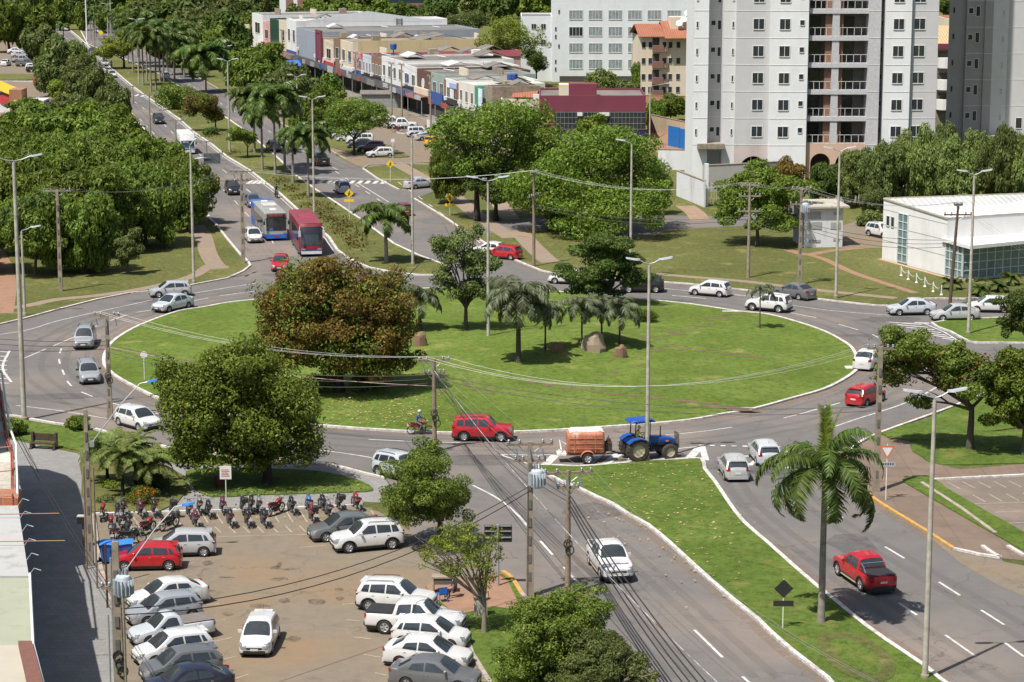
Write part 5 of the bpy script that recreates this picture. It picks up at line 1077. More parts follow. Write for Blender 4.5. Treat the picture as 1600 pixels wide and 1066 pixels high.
# big boards seen from behind
bd = tag(empty('direction_board', G(778,918)), 'large dark direction board seen from behind above the plastic chairs', 'sign'); H = HT(778,918,820); s_ = SC(918)
part('post', MB().tube([(0,0,0),(0,0,H)], .08, 8), STEEL, bd, 60); part('board', MB().box(-21/s_,.1,HT(778,918,848),22/s_,.16,H-.05), TRIM, bd); b = MB()
for z in (.25,.6,.9): b.box(-20/s_,.04,HT(778,918,848)+z,21/s_,.1,HT(778,918,848)+z+.05)
part('rail', b, STEEL, bd)
gy = tag(empty('sign_gantry', G(299,285)), 'curved grey gantry holding a dark board over the avenue', 'sign'); H = HT(299,285,247)
part('mast', MB().tube([(0,0,0),(0,0,H*.75),(.4,0,H*.95),(1.4,0,H),(3.2,0,H)], .09, 8), STEEL, gy, 60); s_ = SC(285); part('board', MB().box(20/s_,.1,H-.75,46/s_,.2,H+.6), plain('board_back',(.07,.08,.09),.5), gy)
# street furniture
bn = tag(empty('park_bench', G(68,702), R(-12)), 'dark wooden bench with a low back on the park pavement', 'bench'); WD = plain('bench_wood',(.06,.035,.025),.8,var=.4,scale=5)
part('seat', MB().box(-.85,-.2,.4,.85,.25,.47), WD, bn); part('backrest', MB().box(-.85,.25,.55,.85,.32,1.05), WD, bn)
for s in (1,-1): part('leg', MB().box(s*.85-.09,-.35,0,s*.85+.09,.45,.12).box(s*.85-.08,.1,.12,s*.85+.08,.34,1.15).box(s*.85-.08,-.2,.12,s*.85+.08,-.05,.4), WD, bn)
hy = tag(empty('fire_hydrant', G(1355,760)), 'faded pink hydrant with a yellow cap beside the concrete pole', 'hydrant'); HP = plain('hydrant_pink',(.48,.27,.27),.7)
part('body', MB().lathe([(.17,0),(.17,.06),(.12,.08),(.12,.55),(.15,.57),(.15,.62),(.1,.7)],12), HP, hy, 40); part('cap', MB().lathe([(.1,.7),(.09,.78),(.03,.82)],12), YEL, hy, 40)
for s in (1,-1): part('outlet', MB().tube([(s*.1,0,.45),(s*.22,0,.45)],.06,8), HP, hy)
BDB = plain('bin_blue',(.015,.12,.42),.5); dm = tag(empty('dumpster', G(183,878), R(8)), 'blue waste container covered with a blue sheet at the kerb', 'dumpster')
part('body', MB().loft([[(-.8,-.45,.15),(.8,-.45,.15),(.8,.45,.15),(-.8,.45,.15)],[(-.9,-.55,1.15),(.9,-.55,1.15),(.9,.55,1.15),(-.9,.55,1.15)]]), BDB, dm); part('lid', MB().grid(lambda u,v: (-.95+1.9*u,-.6+1.2*v,1.17+.12*math.sin(3.1*v)+.03*math.sin(9*u)),8,4), plain('lid_blue',(.03,.18,.55),.5), dm)
part('side_sheet', MB().grid(lambda u,v: (-.97-.06*math.sin(8*v),-.5+1.0*u,.1+1.15*v+.0),5,5), BDB, dm)
for i in range(4): part('caster', MB().lathe([(.08,-.03),(.08,.03)],10,(-.7+1.4*(i%2),-.35+.7*(i//2),.08),'y'), TRIM, dm)
text('FOR K', .42, BLK, dm, (.2,-.56,.62)); text('COM', .36, BLK, dm, (.2,-.53,.25))
def chair(px, py, yaw, mat, lb):
    c = tag(empty('plastic_chair', G(px,py,.11), R(yaw)), lb, 'chair'); part('seat', MB().box(-.22,-.22,.42,.22,.22,.46), mat, c); part('backrest', MB().box(-.22,.19,.46,.22,.23,.85), mat, c)
    for s in (1,-1):
        for t in (1,-1): part('leg', MB().tube([(s*.19,t*.19,.42),(s*.24,t*.24,0)],.022,5), mat, c)
chair(691,940,200,plain('plastic_blue',(.02,.12,.45),.5),'blue plastic chair in the shade of the sparse tree'); chair(755,937,150,plain('plastic_red',(.55,.08,.04),.5),'red plastic chair behind the sparse tree trunk')
tb = tag(empty('kiosk_table', G(692,925,.11)), 'grey crate table beside the blue plastic chair', 'table'); part('top', MB().box(-.6,-.35,.85,.6,.35,.93), CONCD, tb); part('crate', MB().box(-.5,-.3,.5,.5,.3,.85), plain('crate_dark',(.1,.09,.08),.8), tb)
for s in (1,-1): part('leg', MB().box(s*.5-.04,-.3,0,s*.5+.04,.3,.5), CONCD, tb)
eb = tag(empty('utility_cabinet', G(751,960,.11)), 'pale electrical cabinet on the lawn by the sparse tree', 'cabinet'); part('body', MB().box(-.35,-.2,0,.35,.2,.95), CONC, eb); part('lid', MB().box(-.4,-.25,.95,.4,.25,1.0), CONCD, eb)
mx = tag(empty('meter_box', G(131,856)), 'dark meter box on a post at the pavement edge', 'box'); part('post', MB().box(-.05,-.05,0,.05,.05,1.5), WOODP, mx); part('box', MB().box(-.3,-.2,1.5,.3,.2,1.9), TRIM, mx); part('lid', MB().box(-.32,-.22,1.9,.32,.22,1.95), CONC, mx)
bt2 = tag(empty('litter_bin', G(343,763)), 'dark red bin in the shade of the dense green tree', 'bin'); part('body', MB().lathe([(.28,0),(.34,.8)],12), plain('bin_red',(.12,.02,.02),.6), bt2, 40); part('rim', MB().lathe([(.36,.8),(.36,.86)],12), TRIM, bt2, 40)
g = GI(926,546)
def rock(px, py, w_, h, label, seed, mat, sx=1):
    g = GI(px, py); s = SC(py); rr = random.Random(seed); b = MB(); rings = []
    rx = w_/2/s; hz = h/s; n = 12
    for j, (k, z) in enumerate(((1,-.2),(1.04,.15),(1,.4),(.92,.65),(.8,.85),(.5,.98),(.1,1.0))):
        rings.append([(g_[0]*k, g_[1]*k, z*hz+(g_[0]*.12*sx if z > .3 else 0)*(z)) for g_ in [(rx*math.cos(t)*(1+.1*math.sin(3*t+seed)), rx*.75*math.sin(t)*(1+.1*math.cos(2*t+seed))) for t in [2*math.pi*i/n for i in range(n)]]])
    rings = [[(x*(1+rr.uniform(-.13,.13)), y*(1+rr.uniform(-.13,.13)), z*(1+rr.uniform(-.06,.06))) for x, y, z in r] for r in rings]
    b.loft(rings); o = tag(mk('boulder', b.mesh('boulder', mat, 14), None, g), label, 'boulder'); return o
RK1 = wallm('boulder_grey',(.3,.24,.17),'#4a3828',.8,1.5); RK2 = wallm('boulder_brown',(.2,.12,.075),'#3a2a20',.7,1.5)
rock(927,547,35,26,'largest grey boulder in the middle of the lawn',3,RK1); rock(870,550,19,15,'dark boulder left of the largest one',5,RK2,-1); rock(968,558,20,17,'reddish pointed boulder right of the largest one',8,RK2,1.5); rock(656,540,20,20,'boulder at the right side of the gold brown tree',9,RK2)
# ================================================================ vehicles (forward = +X, origin on the ground)
def wheel_meshes(r, wd, key):
    t = MB().lathe([(r*.62,-wd/2),(r*.9,-wd/2),(r*.985,-wd*.38),(r,-wd*.2),(r,wd*.2),(r*.985,wd*.38),(r*.9,wd/2),(r*.62,wd/2)], 26, axis='y', cap=False)
    tm = t.mesh('tyre_'+key, TYRE, 40)
    q = MB().lathe([(r*.64,-wd*.42),(r*.64,wd*.36),(r*.58,wd*.5),(r*.52,wd*.4),(r*.5,wd*.12),(r*.1,wd*.1)], 26, axis='y')
    for k in range(5):
        a = 2*math.pi*k/5
        for da in (-.17, .17):
            q.tube([(math.cos(a)*r*.1, wd*.42, math.sin(a)*r*.1), (math.cos(a+da)*r*.56, wd*.44, math.sin(a+da)*r*.56)], r*.08, 5)
    q.lathe([(r*.14,wd*.3),(r*.14,wd*.5),(r*.06,wd*.53)], 10, axis='y')
    qm = q.mesh('rim_'+key, RIM, 35)
    return tm, qm
WH = {}
def add_wheels(root, xs, yh, r, wd=.2, rim=True):
    key = '%.2f' % r
    if key not in WH: WH[key] = wheel_meshes(r, wd, key)
    for x in xs:
        for s in (1, -1):
            wq = reg(mk('wheel', WH[key][0], root, (x, s*yh, r), 0 if s > 0 else math.pi))
            if rim: reg(mk('rim', WH[key][1], wq))
def make_car(c):
    """c: L W H wb(wheelbase) fo(front overhang) belt line, roof line, kind"""
    L, W, H = c['L'], c['W'], c['H']; hw = W/2; xf = L/2; xr = -L/2
    r = c.get('r', .31); ax_f = xf - c['fo']; ax_r = ax_f - c['wb']; zb = c.get('zb', .2)
    zt = c['top']; rl = c['roof']; belt = lambda x: interp(x, zt)
    def plan(x):
        e = min(x - xr, xf - x)
        return hw*interp(e, [(0,.64),(.04,.78),(.12,.885),(.25,.94),(.45,.975),(.8,.995),(1.4,1.0)])
    def prof(z, x):
        t = (z - zb)/(belt(x) - zb)
        return interp(t, [(-.2,.9),(0,.93),(.12,.985),(.3,1),(.62,1.0),(.8,.975),(1,.925)])
    def ys(x, z): return plan(x)*prof(z, x)
    root = empty(c['name'])
    b = MB(); ra = r*1.18
    xs = {xr, xr+.04, xr+.12, xr+.25, xf-.04, xf-.12, xf-.25, xf}
    for i in range(1, 22): xs.add(xr + L*i/22)
    for a in (ax_f, ax_r):
        for k in range(-6, 7): xs.add(a + ra*math.sin(k/6*math.pi/2)*.999)
        xs.add(a-ra-.004); xs.add(a+ra+.004)
    xs |= {p[0] for p in zt}; xs = sorted(x for x in xs if xr <= x <= xf)
    rings = []
    for x in xs:
        lo = zb + interp(min(x-xr, xf-x), [(0,.12),(.1,.03),(.25,0)])
        for a in (ax_f, ax_r):
            if abs(x-a) < ra: lo = max(lo, r + math.sqrt(max(0, ra*ra-(x-a)**2))*1.0)
        top = belt(x)
        if x in (xr, xf): top -= .05
        lo = min(lo, top - .08); cr = .045
        h = [(0, lo)]
        for t in (0,.1,.28,.5,.72,.88,.97):
            z = lo + (top-lo)*t; h.append((ys(x, z), z))
        ye = ys(x, top)
        h += [(ye*.975, top+.0), (ye*.9, top+cr*.35), (ye*.6, top+cr*.8), (0, top+cr)]
        ring = [(x, y, z) for y, z in h] + [(x, -y, z) for y, z in h[-2:0:-1]]
        rings.append(ring)
    b.loft(rings)
    # cabin shell
    x0, x1 = rl[0][0], rl[-1][0]
    def rz(x): return interp(x, rl)
    def cy(x, z): return plan(max(xr+.4, min(xf-.9, x)))*.935 - c.get('tumble', .36)*(z - belt(x))*(.55 + .45*max(0, (z-belt(x)))/.5)
    crf = lambda x, y: .045*(1-(y/(hw*.7))**2) if abs(y) < hw*.7 else 0
    cx = sorted({x0 + (x1-x0)*i/26 for i in range(27)} | {p[0] for p in rl})
    rings = []
    for x in cx:
        z0 = belt(x)-.04; z1 = max(rz(x), z0+.05); h = []
        for t in (0, .35, .7): h.append((cy(x, max(belt(x), z0+(z1-.09-z0)*t)), z0+(z1-.09-z0)*t))
        ye = cy(x, max(belt(x), z1-.09))
        h += [(ye, z1-.09), (ye-.03, z1-.03), (ye-.1, z1+.0), (ye*.6, z1+.02), (ye*.3, z1+.038), (0, z1+.045)]
        rings.append([(x, y, z) for y, z in h] + [(x, -y, z) for y, z in h[-2::-1]])
    if not c.get('nocabin'): b.loft(rings)
    # bed of a pick-up
    if 'bed' in c:
        bx0, bx1 = c['bed']; zz = belt(bx0+.3)
        b2 = MB().box(bx0+.06, -hw*.84, zz-.4, bx1, hw*.84, zz+.058); bedm = b2
    body = part('body', b, PAINT, root, 32)
    if 'bed' in c:
        kind = c.get('cover', 'open')
        if kind == 'open':
            q = MB().box(bx0+.08, -hw*.80, zz+.03, bx1-.01, hw*.80, zz+.062); part('load_bed', q, plain('bed_liner', (.02,.02,.02), .8), root)
            for s in (1,-1):
                part('bed_rail', MB().box(bx0+.02, s*hw*.85-.06, zz+.02, bx1, s*hw*.85+.06, zz+.12), PAINT, root)
            part('tailgate', MB().box(bx0, -hw*.84, zz-.1, bx0+.07, hw*.84, zz+.12), PAINT, root)
        else:
            q = MB().grid(lambda u, v: (bx0+.05+(bx1-bx0-.06)*u, -hw*.86+hw*1.72*v, zz+.07+.02*math.sin(u*9)*math.sin(v*3.14)), 12, 6)
            part('bed_cover', q, plain('tarpaulin_'+kind, dict(grey=(.16,.14,.125), black=(.018,.018,.02)).get(kind), .7), root, 40)
    # glass: side windows given by corner x at belt and at roof
    nm = 0
    for (a0, a1, t0, t1) in c['win']:
        for s in (1, -1):
            def fn(u, v):
                xb = a0+(a1-a0)*u; xt = t0+(t1-t0)*u; x = xb+(xt-xb)*v
                zlo = belt(xb)+.045; zhi = min(rz(xt), H)-.125
                z = zlo+(zhi-zlo)*v; return (x, s*(cy(x, z)+.008), z)
            part('side_window', MB().grid(fn, 6, 3), GLASS, root, 40)
    def scr(xa, xb, nme, inset=.1):
        def fn(u, v):
            x = xa+(xb-xa)*u; z = rz(x); yy = cy(x, max(belt(x), z-.06))-inset; y = -yy+2*yy*v
            t = abs(y)/max(.01, cy(x, max(belt(x), z-.09)))
            zz = z + interp(t, [(0,.045),(.3,.038),(.6,.02),(1,-.03)])
            return (x, y, zz+.013)
        part(nme, MB().grid(fn, 6, 8), GLASS, root, 40)
    wa, wb_ = c['ws']; scr(wa, wb_, 'windscreen')
    if 'rs' in c: scr(c['rs'][0], c['rs'][1], 'rear_window')
    # doors with handles
    for (d0, d1) in c.get('doors', []):
        for s in (1, -1):
            def fn(u, v):
                x = d0+(d1-d0)*u; zl = zb+.14
                for a in (ax_f, ax_r):
                    if abs(x-a) < ra+.06: zl = max(zl, r+math.sqrt(max(0,(ra+.06)**2-(x-a)**2)))
                z = zl+(belt(x)-.035-zl)*v; return (x, s*(ys(x, z)+.007), z)
            dr = part('door', MB().grid(fn, 6, 6), PAINT, root, 40)
            xh = d0+.14; zh = belt(xh)-.13
            part('handle', MB().box(xh-.07, s*(ys(xh, zh)+.01)-.012, zh-.012, xh+.07, s*(ys(xh, zh)+.03)-.012+.012, zh+.018), TRIM if c.get('blackhandles') else CHROME, dr)
    # lower trim
    tr = MB()
    for (q0, q1) in ((xr+.02, ax_r-ra), (ax_r+ra, ax_f-ra), (ax_f+ra, xf-.02)):
        for s in (1, -1):
            tr.grid(lambda u, v: (q0+(q1-q0)*u, s*(ys(q0+(q1-q0)*u, zb+.1*v)+.006), zb-.06+.15*v), 5, 1)
    if c.get('cladding'):
        for a in (ax_f, ax_r):
            for s in (1, -1):
                tr.grid(lambda u, v: (a+(ra+.07*v)*math.cos(math.pi*u), s*(ys(a, r+.1)+.012), r-.02+(ra+.07*v)*math.sin(math.pi*u)), 14, 1)
    tr.box(ax_r+ra, -hw*.94, zb-.03, ax_f-ra, hw*.94, zb+.05); part('sill_trim', tr, TRIM, root)
    part('underbody', MB().box(xr+.15, -hw*.8, .16, xf-.15, hw*.8, .42), TRIM, root)
    # front
    zf = belt(xf-.05)
    def front(y, z, d=.0): return xf + .016 - (.02*(abs(y)/hw)**2)
    g = MB().grid(lambda u, v: (front((u-.5)*W*.46, 0, -.005)+.0, (u-.5)*W*.46, zf-.2+.12*v), 6, 1)
    g.grid(lambda u, v: (front((u-.5)*W*.7, 0, .0), (u-.5)*W*.66, zb+.07+.13*v), 6, 1)
    part('grille', g, TRIM if not c.get('chrome') else DARKM, root)
    if c.get('bullbar'):
        q = MB().tube([(xf-.05,-.6,.5),(xf+.12,-.45,.55),(xf+.12,.45,.55),(xf-.05,.6,.5)], .03, 6)
        part('bumper_bar', q, PAINT, root, 40)
    for s in (1, -1):
        ysd = W*c.get('hl', .36)
        def hf(u, v):
            y = ysd + (u-.5)*.42; y = min(y, plan(xf-.16)*.985)
            x = xf + .014 - interp(y/hw/.97, [(.64,.0),(.78,.04),(.885,.12),(.94,.25),(.975,.45)])
            if v < .6: return (x, s*(y+.012*u), zf-.19+.16*v/.5)
            x -= .14; return (x, s*(y-.01), belt(x)+.035)
        part('headlight', MB().grid(hf, 5, 2), LAMPW, root, 60)
    part('bumper_insert', MB().box(xf-.2, -hw*.62, zb+.22, xf+.012, hw*.62, zb+.27), PAINT if c.get('paintbump', True) else DUSTYTRIM, root)
    part('number_plate', MB().box(xf, -.2, zb+.2, xf+.025, .2, zb+.31), PLATE, root)
    # rear
    zr_ = belt(xr+.05)
    for s in (1, -1):
        ht = c.get('tl', (.2, .22))
        def tf(u, v):
            y = hw*.60 + u*hw*.38; y = min(y, plan(xr+.12))
            x = xr + interp(y/hw/.98, [(.64,.0),(.78,.04),(.885,.12),(.94,.25),(.975,.45)])
            return (x-.012, s*(y+.012), zr_-ht[0]-.03+ht[1]*v)
        part('taillight', MB().grid(tf, 4, 2), LAMPR, root, 40)
    part('number_plate', MB().box(xr-.02, -.2, zr_-.34, xr+.02, .2, zr_-.23), PLATE, root)
    part('rear_bumper', MB().box(xr-.015, -hw*.78, zb+.02, xr+.2, hw*.78, zb+.2), TRIM if c.get('cladding') or 'bed' in c else PAINT, root)
    for s in (1, -1):
        xm = c['ws'][1]-.42 if c['ws'][1] > c['ws'][0] else c['ws'][0]-.42
        q = MB().box(xm-.05, s*(hw*.93), belt(xm)+.03, xm+.05, s*(hw*.93+.2), belt(xm)+.17)
        part('mirror', q, PAINT if not c.get('blackhandles') else TRIM, root)
    if c.get('rails'):
        q = MB()
        ra0, ra1 = c['rails']
        for s in (1, -1):
            yy = cy(0, c['H']-.1)-.07
            q.tube([(ra0, s*yy, rz(ra0)), (ra0+.1, s*yy, rz(ra0+.1)+.07), (ra1-.1, s*yy, rz(ra1-.1)+.07), (ra1, s*yy, rz(ra1))], .02, 6)
        part('roof_rail', q, DARKM if not c.get('railsilver') else CHROME, root, 40)
    if c.get('spoiler'):
        x = c['spoiler']; q = MB().box(x-.16, -hw*.55, rz(x+.05)-.02, x+.12, hw*.55, rz(x+.05)+.055); part('spoiler', q, PAINT, root)
    if c.get('sidestep'):
        q = MB()
        for s in (1,-1): q.tube([(ax_r+ra+.1, s*hw*.97, .34), (ax_f-ra-.1, s*hw*.97, .34)], .05, 6)
        part('side_step', q, plain('dusty_step', (.4,.33,.24), .5, .3), root, 40)
    if c.get('sportsbar'):
        x = c['bed'][1]-.05; z = belt(x)
        q = MB()
        for s in (1,-1): q.tube([(x-.75, s*hw*.82, z+.08), (x-.4, s*hw*.8, z+.35), (x+.02, s*hw*.74, z+.42)], .035, 6)
        q.tube([(x-.02, -hw*.72, z+.42), (x-.02, hw*.72, z+.42)], .035, 6)
        part('sports_bar', q, CHROME, root, 40)
    part('antenna', MB().tube([(c['roof'][1][0]+.25, 0, H), (c['roof'][1][0]+.05, 0, H+.25)], .008, 4), TRIM, root)
    add_wheels(root, (ax_f, ax_r), hw-.115, r, .2)
    return root
SPECS = {}
# hatchback
SPECS['hatchback'] = dict(name='parked_car', L=3.95, W=1.70, H=1.47, wb=2.48, fo=.78, top=[(-1.98,.86),(-1.85,.93),(-.6,.93),(.9,.90),(1.1,.86),(1.7,.76),(1.98,.62)],
    roof=[(-1.93,.92),(-1.62,1.34),(-1.3,1.41),(-.3,1.47),(.15,1.45),(.38,1.38),(1.14,.86)], win=[(-.35,.72,-.32,.1),(-1.28,-.43,-1.18,-.40),(-1.6,-1.36,-1.42,-1.27)],
    ws=(.34,1.08), rs=(-1.9,-1.6), doors=[(-.38,.78),(-1.15,-.40)], spoiler=-1.6, tl=(.1,.24))
SPECS['sedan'] = dict(name='parked_car', L=4.35, W=1.73, H=1.48, wb=2.58, fo=.82, top=[(-2.18,.88),(-2.0,1.0),(-1.5,1.0),(-.7,.94),(.9,.90),(1.15,.86),(1.85,.76),(2.18,.62)],
    roof=[(-1.75,.99),(-1.1,1.36),(-.85,1.42),(-.2,1.48),(.2,1.45),(.42,1.38),(1.2,.86)], win=[(-.30,.78,-.28,.14),(-1.12,-.38,-.95,-.36)],
    ws=(.38,1.14), rs=(-1.68,-1.1), doors=[(-.33,.84),(-1.12,-.35)], tl=(.08,.2))
SPECS['suv'] = dict(name='parked_car', L=4.2, W=1.78, H=1.66, wb=2.58, fo=.82, zb=.27, r=.345, top=[(-2.1,.98),(-1.95,1.05),(-.7,1.05),(.85,1.02),(1.1,.99),(1.8,.92),(2.1,.76)],
    roof=[(-2.02,1.04),(-1.78,1.50),(-1.5,1.58),(-.4,1.66),(.1,1.64),(.35,1.56),(1.02,1.0)], win=[(-.35,.68,-.33,.1),(-1.25,-.43,-1.2,-.41),(-1.75,-1.33,-1.6,-1.28)],
    ws=(.31,.97), rs=(-2.0,-1.76), doors=[(-.38,.74),(-1.2,-.40)], cladding=1, rails=(-1.5,.05), spoiler=-1.72, tl=(.1,.26))
SPECS['boxy_suv'] = dict(name='parked_car', L=4.24, W=1.80, H=1.70, wb=2.57, fo=.80, zb=.27, r=.355, top=[(-2.1,1.02),(-1.98,1.09),(-.7,1.07),(.85,1.05),(1.1,1.04),(1.9,.98),(2.12,.82)],
    roof=[(-2.05,1.08),(-1.92,1.55),(-1.75,1.64),(-.4,1.70),(.25,1.68),(.48,1.60),(.95,1.05)], win=[(-.25,.70,-.23,.26),(-1.2,-.33,-1.18,-.31),(-1.78,-1.28,-1.72,-1.26)],
    ws=(.44,.92), rs=(-2.03,-1.9), doors=[(-.28,.76),(-1.2,-.30)], cladding=1, rails=(-1.6,.15), hl=.35, tl=(.1,.24))
SPECS['wagon'] = dict(name='parked_car', L=4.15, W=1.66, H=1.46, wb=2.45, fo=.80, blackhandles=1, paintbump=False, top=[(-2.07,.84),(-1.95,.92),(-.6,.92),(.9,.90),(1.1,.87),(1.8,.76),(2.07,.6)],
    roof=[(-2.0,.92),(-1.82,1.36),(-1.6,1.42),(-.3,1.45),(.15,1.43),(.38,1.37),(1.08,.87)], win=[(-.35,.72,-.32,.12),(-1.15,-.43,-1.13,-.40),(-1.75,-1.23,-1.66,-1.2)],
    ws=(.35,1.04), rs=(-1.98,-1.8), doors=[(-.38,.78),(-1.12,-.40)], rails=(-1.5,.0), tl=(.1,.24))
SPECS['minivan'] = dict(name='parked_car', L=4.36, W=1.74, H=1.66, wb=2.62, fo=.86, zb=.22, r=.33, top=[(-2.17,.95),(-2.05,1.0),(-.6,.98),(1.0,.95),(1.25,.92),(1.9,.82),(2.18,.66)],
    roof=[(-2.1,1.0),(-1.92,1.52),(-1.65,1.6),(-.3,1.66),(.35,1.62),(.6,1.52),(1.26,.93)], win=[(-.2,.9,-.18,.36),(-1.1,-.28,-1.08,-.26),(-1.85,-1.18,-1.74,-1.15)],
    ws=(.54,1.2), rs=(-2.08,-1.9), doors=[(-.23,.95),(-1.08,-.25)], rails=(-1.5,.1), tl=(.08,.3))
SPECS['pickup'] = dict(name='parked_car', L=5.15, W=1.86, H=1.78, wb=3.08, fo=.92, zb=.36, r=.385, top=[(-2.57,1.02),(-2.5,1.06),(-1.0,1.06),(1.0,1.08),(1.2,1.07),(2.2,1.0),(2.57,.82)],
    roof=[(-1.02,1.09),(-.86,1.62),(-.66,1.72),(.1,1.78),(.42,1.74),(.6,1.66),(1.22,1.08)], win=[(.02,.92,.04,.42),(-.82,-.06,-.72,-.04)],
    ws=(.56,1.17), rs=(-1.0,-.86), doors=[(-.02,.98),(-.88,-.04)], bed=(-2.57,-1.04), tl=(.25,.3), hl=.36)
SPECS['single_cab_pickup'] = dict(name='parked_car', L=4.4, W=1.64, H=1.55, wb=2.72, fo=.80, zb=.25, r=.32, blackhandles=1, top=[(-2.2,.90),(-2.1,.93),(-.6,.93),(.9,.92),(1.1,.88),(1.85,.78),(2.2,.62)],
    roof=[(-.42,.95),(-.26,1.38),(-.1,1.46),(.1,1.5),(.4,1.47),(.55,1.4),(1.15,.89)], win=[(-.2,.85,-.1,.36)],
    ws=(.52,1.1), rs=(-.4,-.27), doors=[(-.2,.9)], bed=(-2.2,-.44), tl=(.2,.2), cover='grey')
SPECS['covered_pickup'] = dict(SPECS['pickup'], cover='black', sportsbar=1, sidestep=1, cladding=1, H=1.72)
SPECS['bullbar_pickup'] = dict(SPECS['pickup'], bullbar=1, sidestep=1, sportsbar=1)
SPECS['canopy_pickup'] = dict(SPECS['pickup'], cover='black', sidestep=1,)
def rrect(W, z0, z1, r, x, n=3):           # rounded rectangular section in the y-z plane
    P = []
    for (cy, cz, a0) in ((W/2-r, z0+r*.4, -90), (W/2-r, z1-r, 0), (-W/2+r, z1-r, 90), (-W/2+r, z0+r*.4, 180)):
        for k in range(n+1):
            a = R(a0 + 90*k/n); rz_ = r*.4 if cz < (z0+z1)/2 else r
            P.append((x, cy+r*math.cos(a), cz+rz_*math.sin(a)))
    return P
def stripemat(name, bands, rough=.35, axis='Z'):         # painted livery: colour bands by height
    m, nt, b = newmat(name); tc = nt.nodes.new('ShaderNodeTexCoord'); sp = nt.nodes.new('ShaderNodeSeparateXYZ')
    nt.links.new(tc.outputs['Object'], sp.inputs[0]); mr = nt.nodes.new('ShaderNodeMapRange')
    mr.inputs[1].default_value = 0; mr.inputs[2].default_value = 4; nt.links.new(sp.outputs[axis], mr.inputs[0])
    r = nt.nodes.new('ShaderNodeValToRGB'); r.color_ramp.interpolation = 'CONSTANT'; nt.links.new(mr.outputs[0], r.inputs[0])
    e = r.color_ramp.elements
    while len(e) < len(bands): e.new(.5)
    for q, (p, c) in zip(e, bands): q.position = p/4; q.color = (*c, 1)
    o = mix(nt, r.outputs[0], srgb('#8a7866'), ramp(nt, noise(nt, 1.2, 5), [(.5,(0,0,0)),(.85,(.35,.35,.35))]))
    nt.links.new(o, b.inputs['Base Color']); b.inputs['Roughness'].default_value = rough; return m
